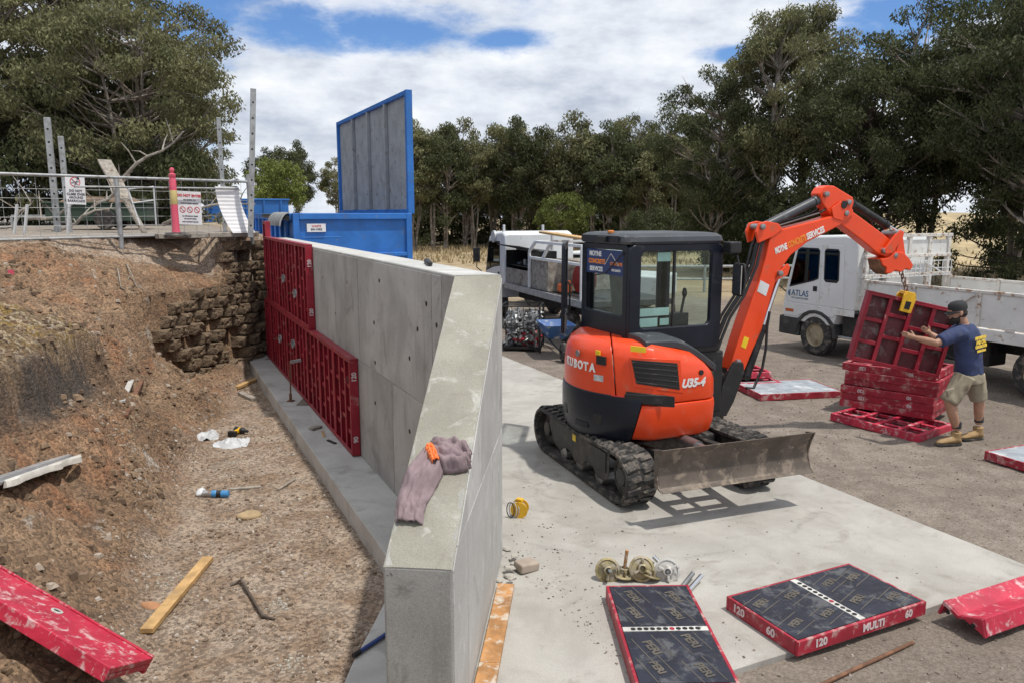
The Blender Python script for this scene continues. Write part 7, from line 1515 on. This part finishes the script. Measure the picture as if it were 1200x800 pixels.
# work shirt thrown over the wing
pm('mauve_cloth', (.235, .175, .185), .9, .15, 8, .25, 80); pm('orange_patch', (.85, .20, .05), .7, .1, 8, .1)
def wing_z(p): d = (CA - Vector((p.x, p.y, 0))).dot(DG); return WTOP + (WNZ - WTOP) * max(0, min(1, d / 2.36))
TN = Vector((0, 0, 1)); slope = Vector((-DG.x * 2.36, -DG.y * 2.36, WNZ - WTOP)).normalized(); tn = NG.cross(slope); tn = tn if tn.z > 0 else -tn
def top_pt(u, v):
    o = CA + UP * WTOP; d = ray(u, v); k = (o - Vector((0, 0, CAM_H))).dot(tn) / d.dot(tn); return Vector((0, 0, CAM_H)) + d * k
tsh = thing('work_shirt', 'mauve work shirt with an orange patch thrown over the sloping wing top', 'shirt', top_pt(500, 560))
def cloth(rows, nm, mat, amp, seed):
    """rows: list of (left pixel, right pixel, lift) running along the garment"""
    m = MB(); NU_ = 26; L0 = []; NR = 34
    for j in range(NR):
        f = j / (NR - 1) * (len(rows) - 1); i = min(int(f), len(rows) - 2); g = f - i
        l = [rows[i][0][k] * (1 - g) + rows[i + 1][0][k] * g for k in (0, 1)]; r = [rows[i][1][k] * (1 - g) + rows[i + 1][1][k] * g for k in (0, 1)]; lf = rows[i][2] * (1 - g) + rows[i + 1][2] * g; loop = []
        for q in range(NU_):
            a = q / (NU_ - 1); p = top_pt(l[0] * (1 - a) + r[0] * a, l[1] * (1 - a) + r[1] * a); fold = (1 - abs(noise.noise(Vector((a * 4.6 + seed, f * .9, seed))))) ** 2; edge = min(1, min(a, 1 - a) * 7)
            hgt = .012 + lf * edge + amp * edge * (fold - .45) + .012 * fbm((a * 9, f * 4, seed), 1.3, 2)
            dleft = (Vector((p.x, p.y, 0)) - CA).dot(NG)
            if dleft > WT + .005: hgt = max(.004, hgt) - (dleft - WT) * 1.7; p = p - NG * (dleft - WT) * .75
            loop.append(p - tsh.location + tn * max(hgt, .006 if dleft <= WT else -.5))
        L0.append(loop)
    m.loft(L0, caps=False, closed=False); o = m.build(nm, mat, tsh, 0, 180); sm = o.modifiers.new('solid', 'SOLIDIFY'); sm.thickness = .006; sm.offset = 1; return o
cloth([((497, 527), (528, 530), .02), ((488, 540), (522, 550), .05), ((476, 556), (512, 572), .05), ((468, 578), (500, 592), .035), ((464, 596), (497, 602), .03), ((464, 613), (496, 616), .015)], 'shirt_body', 'mauve_cloth', .034, 1.3)
cloth([((505, 520), (510, 545), .03), ((520, 516), (521, 556), .06), ((535, 519), (534, 556), .06), ((547, 524), (546, 553), .045), ((553, 534), (552, 550), .02)], 'shirt_sleeve', 'mauve_cloth', .055, 4.7)
cloth([((500, 534), (509, 531), .072), ((504, 544), (514, 541), .078), ((508, 552), (517, 549), .072)], 'orange_patch', 'orange_patch', .015, 1.3)

# ---------------------------------------------------------------- stones, clods, litter (loose cover nobody could count)
rs_ = random.Random(12)
def scatter(name, n, fn, mat, label, cat, lo, hi, flat=.6):
    V, F = [], []; base_ = [(-1, -1, -1), (1, -1, -1), (1, 1, -1), (-1, 1, -1), (-1, -1, 1), (1, -1, 1), (1, 1, 1), (-1, 1, 1)]; fq = [(0, 3, 2, 1), (4, 5, 6, 7), (0, 1, 5, 4), (1, 2, 6, 5), (2, 3, 7, 6), (3, 0, 4, 7)]
    k = 0; tries = 0
    while k < n and tries < n * 20:
        tries += 1; r = fn()
        if r is None: continue
        x, y, z, sc = r; s = (lo + (hi - lo) * rs_.random() ** 3.2) * sc; a = rs_.uniform(0, 6.28); ca, sa = math.cos(a), math.sin(a); o = len(V)
        ex_, ey_ = s * rs_.uniform(.6, 1.2), s * rs_.uniform(.5, .9); ez = s * flat * rs_.uniform(.5, 1)
        for q in base_:
            tp = .62 if q[2] > 0 else .9; X = q[0] * ex_ * tp * rs_.uniform(.6, 1.1) * .6; Y = q[1] * ey_ * tp * rs_.uniform(.6, 1.1) * .6; V.append((x + X * ca - Y * sa, y + X * sa + Y * ca, z + (q[2] * .5 + .2) * ez * rs_.uniform(.8, 1.2)))
        F += [tuple(i + o for i in f) for f in fq]; k += 1
    me = bpy.data.meshes.new(name); me.from_pydata(V, [], F); me.update(); at = me.color_attributes.new('tone', 'FLOAT_COLOR', 'CORNER'); 
    tone = []
    for i in range(len(F) // 6):
        t_ = rs_.random(); tone += [t_] * 24
    buf = [0.] * (len(tone) * 4)
    for i, t_ in enumerate(tone): buf[i * 4:i * 4 + 4] = (t_, t_, t_, 1)
    at.data.foreach_set('color', buf); finish(me, mat); o = link(name, me, kind='stuff'); tag(o, label, cat)
def stone_mat(name, a, b_, c):
    b = NB(name); v = b.n('ShaderNodeVertexColor'); v.layer_name = 'tone'; s = b.n('ShaderNodeSeparateColor'); b.L(v.outputs[0], s.inputs[0])
    col_ = b.mix(b.ramp(s.outputs[0], 0, .7), a, b_); col_ = b.mix(b.ramp(s.outputs[0], .84, .97), col_, c); b.out(col_, .9, b.bump(b.noise(60, 4, .6), .3, .01))
stone_mat('pit_stone', (.15, .105, .072), (.28, .21, .155), (.46, .42, .37)); stone_mat('clod', (.105, .068, .042), (.235, .16, .102), (.36, .30, .24)); stone_mat('yard_stone', (.125, .10, .08), (.25, .21, .172), (.38, .34, .30))
def fp_floor():
    s = rs_.uniform(-1.4, 9.5); t = .5 + rs_.random() ** .9 * 2.2; p = wp(s, t); toe = pw(s, [(-1, 2.5), (0, 2.38), (1.3, 2.3), (3.2, 2.05), (5.7, 1.5), (8, .95), (10, .55)])
    if t > toe + .3 or p.y < 2.4: return None
    if s < -.0 and (p - CA).dot(NG) < .80: return None
    d = noise.noise(Vector((p.x * 1.3, p.y * 1.3, 0)))
    if d < -.05 and rs_.random() < .75: return None
    return p.x, p.y, pit_z(p.x, p.y), 1
scatter('gravel', 7000, fp_floor, 'pit_stone', 'loose brown and grey stones on the pit floor', 'gravel', .008, .048)
def fp_bank():
    s = rs_.uniform(-1.4, 9); t = rs_.uniform(1.2, 6); p = wp(s, t); z = pit_z(p.x, p.y)
    if z < -.12 or p.y < 2.6 or z > 2.34 and rs_.random() < .7: return None
    if noise.noise(Vector((p.x * 1.0, p.y * 1.0, 4))) < 0 and rs_.random() < .7: return None
    return p.x, p.y, z, 1
scatter('soil_clods', 9000, fp_bank, 'clod', 'loose soil clods and stones on the cut bank', 'soil', .012, .10)
def fp_yard():
    x = rs_.uniform(-.5, 9); y = rs_.uniform(3.2, 14); w = (Vector((x, y, 0)) - CA).dot(-NW); s = (Vector((x, y, 0)) - CA).dot(DW)
    if w < off + .01 and s > s_near - .02: return None
    return x, y, yard_z(x, y), 1.0
scatter('yard_gravel', 11000, fp_yard, 'yard_stone', 'loose brown gravel over the yard beside the slab', 'gravel', .008, .032)
def fp_slab():
    s = rs_.uniform(s_near + .05, 3.5); w = rs_.random() ** 1.6 * off * .9; p = sp2(s, w, 0)
    if (p - CA).dot(-NG) < .02: return None
    if rs_.random() > math.exp(-w * 1.4) + .06: return None
    return p.x, p.y, 0.0, .8
scatter('slab_grit', 900, fp_slab, 'yard_stone', 'fine grit and mortar crumbs scattered on the slab by the wing', 'grit', .006, .03)
# spill of pale lime on the pit floor and straw on the mound
def fp_lime():
    c = rs_.choice(LIME); p = c[0]; a = rs_.uniform(0, 6.28); r = c[1] * rs_.random() ** .7; x, y = p.x + r * math.cos(a), p.y + r * math.sin(a); return x, y, pit_z(x, y), 1
pm('lime_mat', (.36, .33, .28), .9, .25, 12, .2)
LIME = [(pit_hit(135, 512), .28), (pit_hit(186, 680), .20), (pit_hit(340, 780), .16), (pit_hit(265, 545), .22), (pit_hit(90, 300), .4), (pit_hit(325, 710), .12)]
scatter('lime_spill', 800, fp_lime, 'lime_mat', 'pale crumbled mortar spilt in patches on the bank and pit floor', 'mortar', .008, .034)
V, F = [], []
for i in range(1500):
    s = rs_.uniform(.2, 6.5); t = rs_.uniform(2.6, 6.6); p = wp(s, t); z = pit_z(p.x, p.y)
    if z < 1.25 or z > 2.2: continue
    if noise.noise(Vector((p.x * 1.6, p.y * 1.6, 9))) < -.1: continue
    a = rs_.uniform(0, 6.28); l = rs_.uniform(.03, .09); w = .003; d = Vector((math.cos(a), math.sin(a), rs_.uniform(-.15, .12))) * l; q = Vector((-math.sin(a), math.cos(a), 0)) * w; c = Vector((p.x, p.y, z + .012)); n = len(V); V += [tuple(c - q), tuple(c + q), tuple(c + d + q), tuple(c + d - q)]; F.append((n, n + 1, n + 2, n + 3))
me = bpy.data.meshes.new('straw'); me.from_pydata(V, [], F); me.update(); pm('straw_mat', (.38, .31, .21), .9, .3, 20, 0); finish(me, 'straw_mat'); o = link('straw', me, kind='stuff'); tag(o, 'dry pale straw strewn over the mossy mound of the bank', 'straw')
# pink marker tape on the bank
p = pit_hit(13, 322); m = MB(); m.loft([[(x, .01 * math.sin(x * 60), z) for z in (0, .07)] for x in (-.04, 0, .04)], caps=False, closed=False); m.box((.02, 0, -.03), (.02, .01, .10)); o = m.build('marker_tape', 'pink', None, loc=p); tag(o, 'scrap of bright pink marker tape on the mound', 'tape')
# dead roots hanging on the bank
for i, (pa, pb, lab) in enumerate((((138, 318), (142, 340), 'thin bare root hanging over the bank below the fence'), ((148, 312), (160, 338), 'pale branching root on the bank under the bollard'))):
    a, b = pit_hit(*pa), pit_hit(*pb); m = MB(); m.tube([a + UP * .05 - a, lerp(a, b, .5) - a + UP * .07, b - a + UP * .04, b - a + Vector((.25, -.1, -.05))], [.010, .009, .007, .003], 5); m.tube([lerp(a, b, .5) - a + UP * .06, b - a + Vector((-.2, 0, .02))], [.007, .003], 5); tag(m.build('bare_root', 'timber_grey', None, loc=a), lab, 'root')
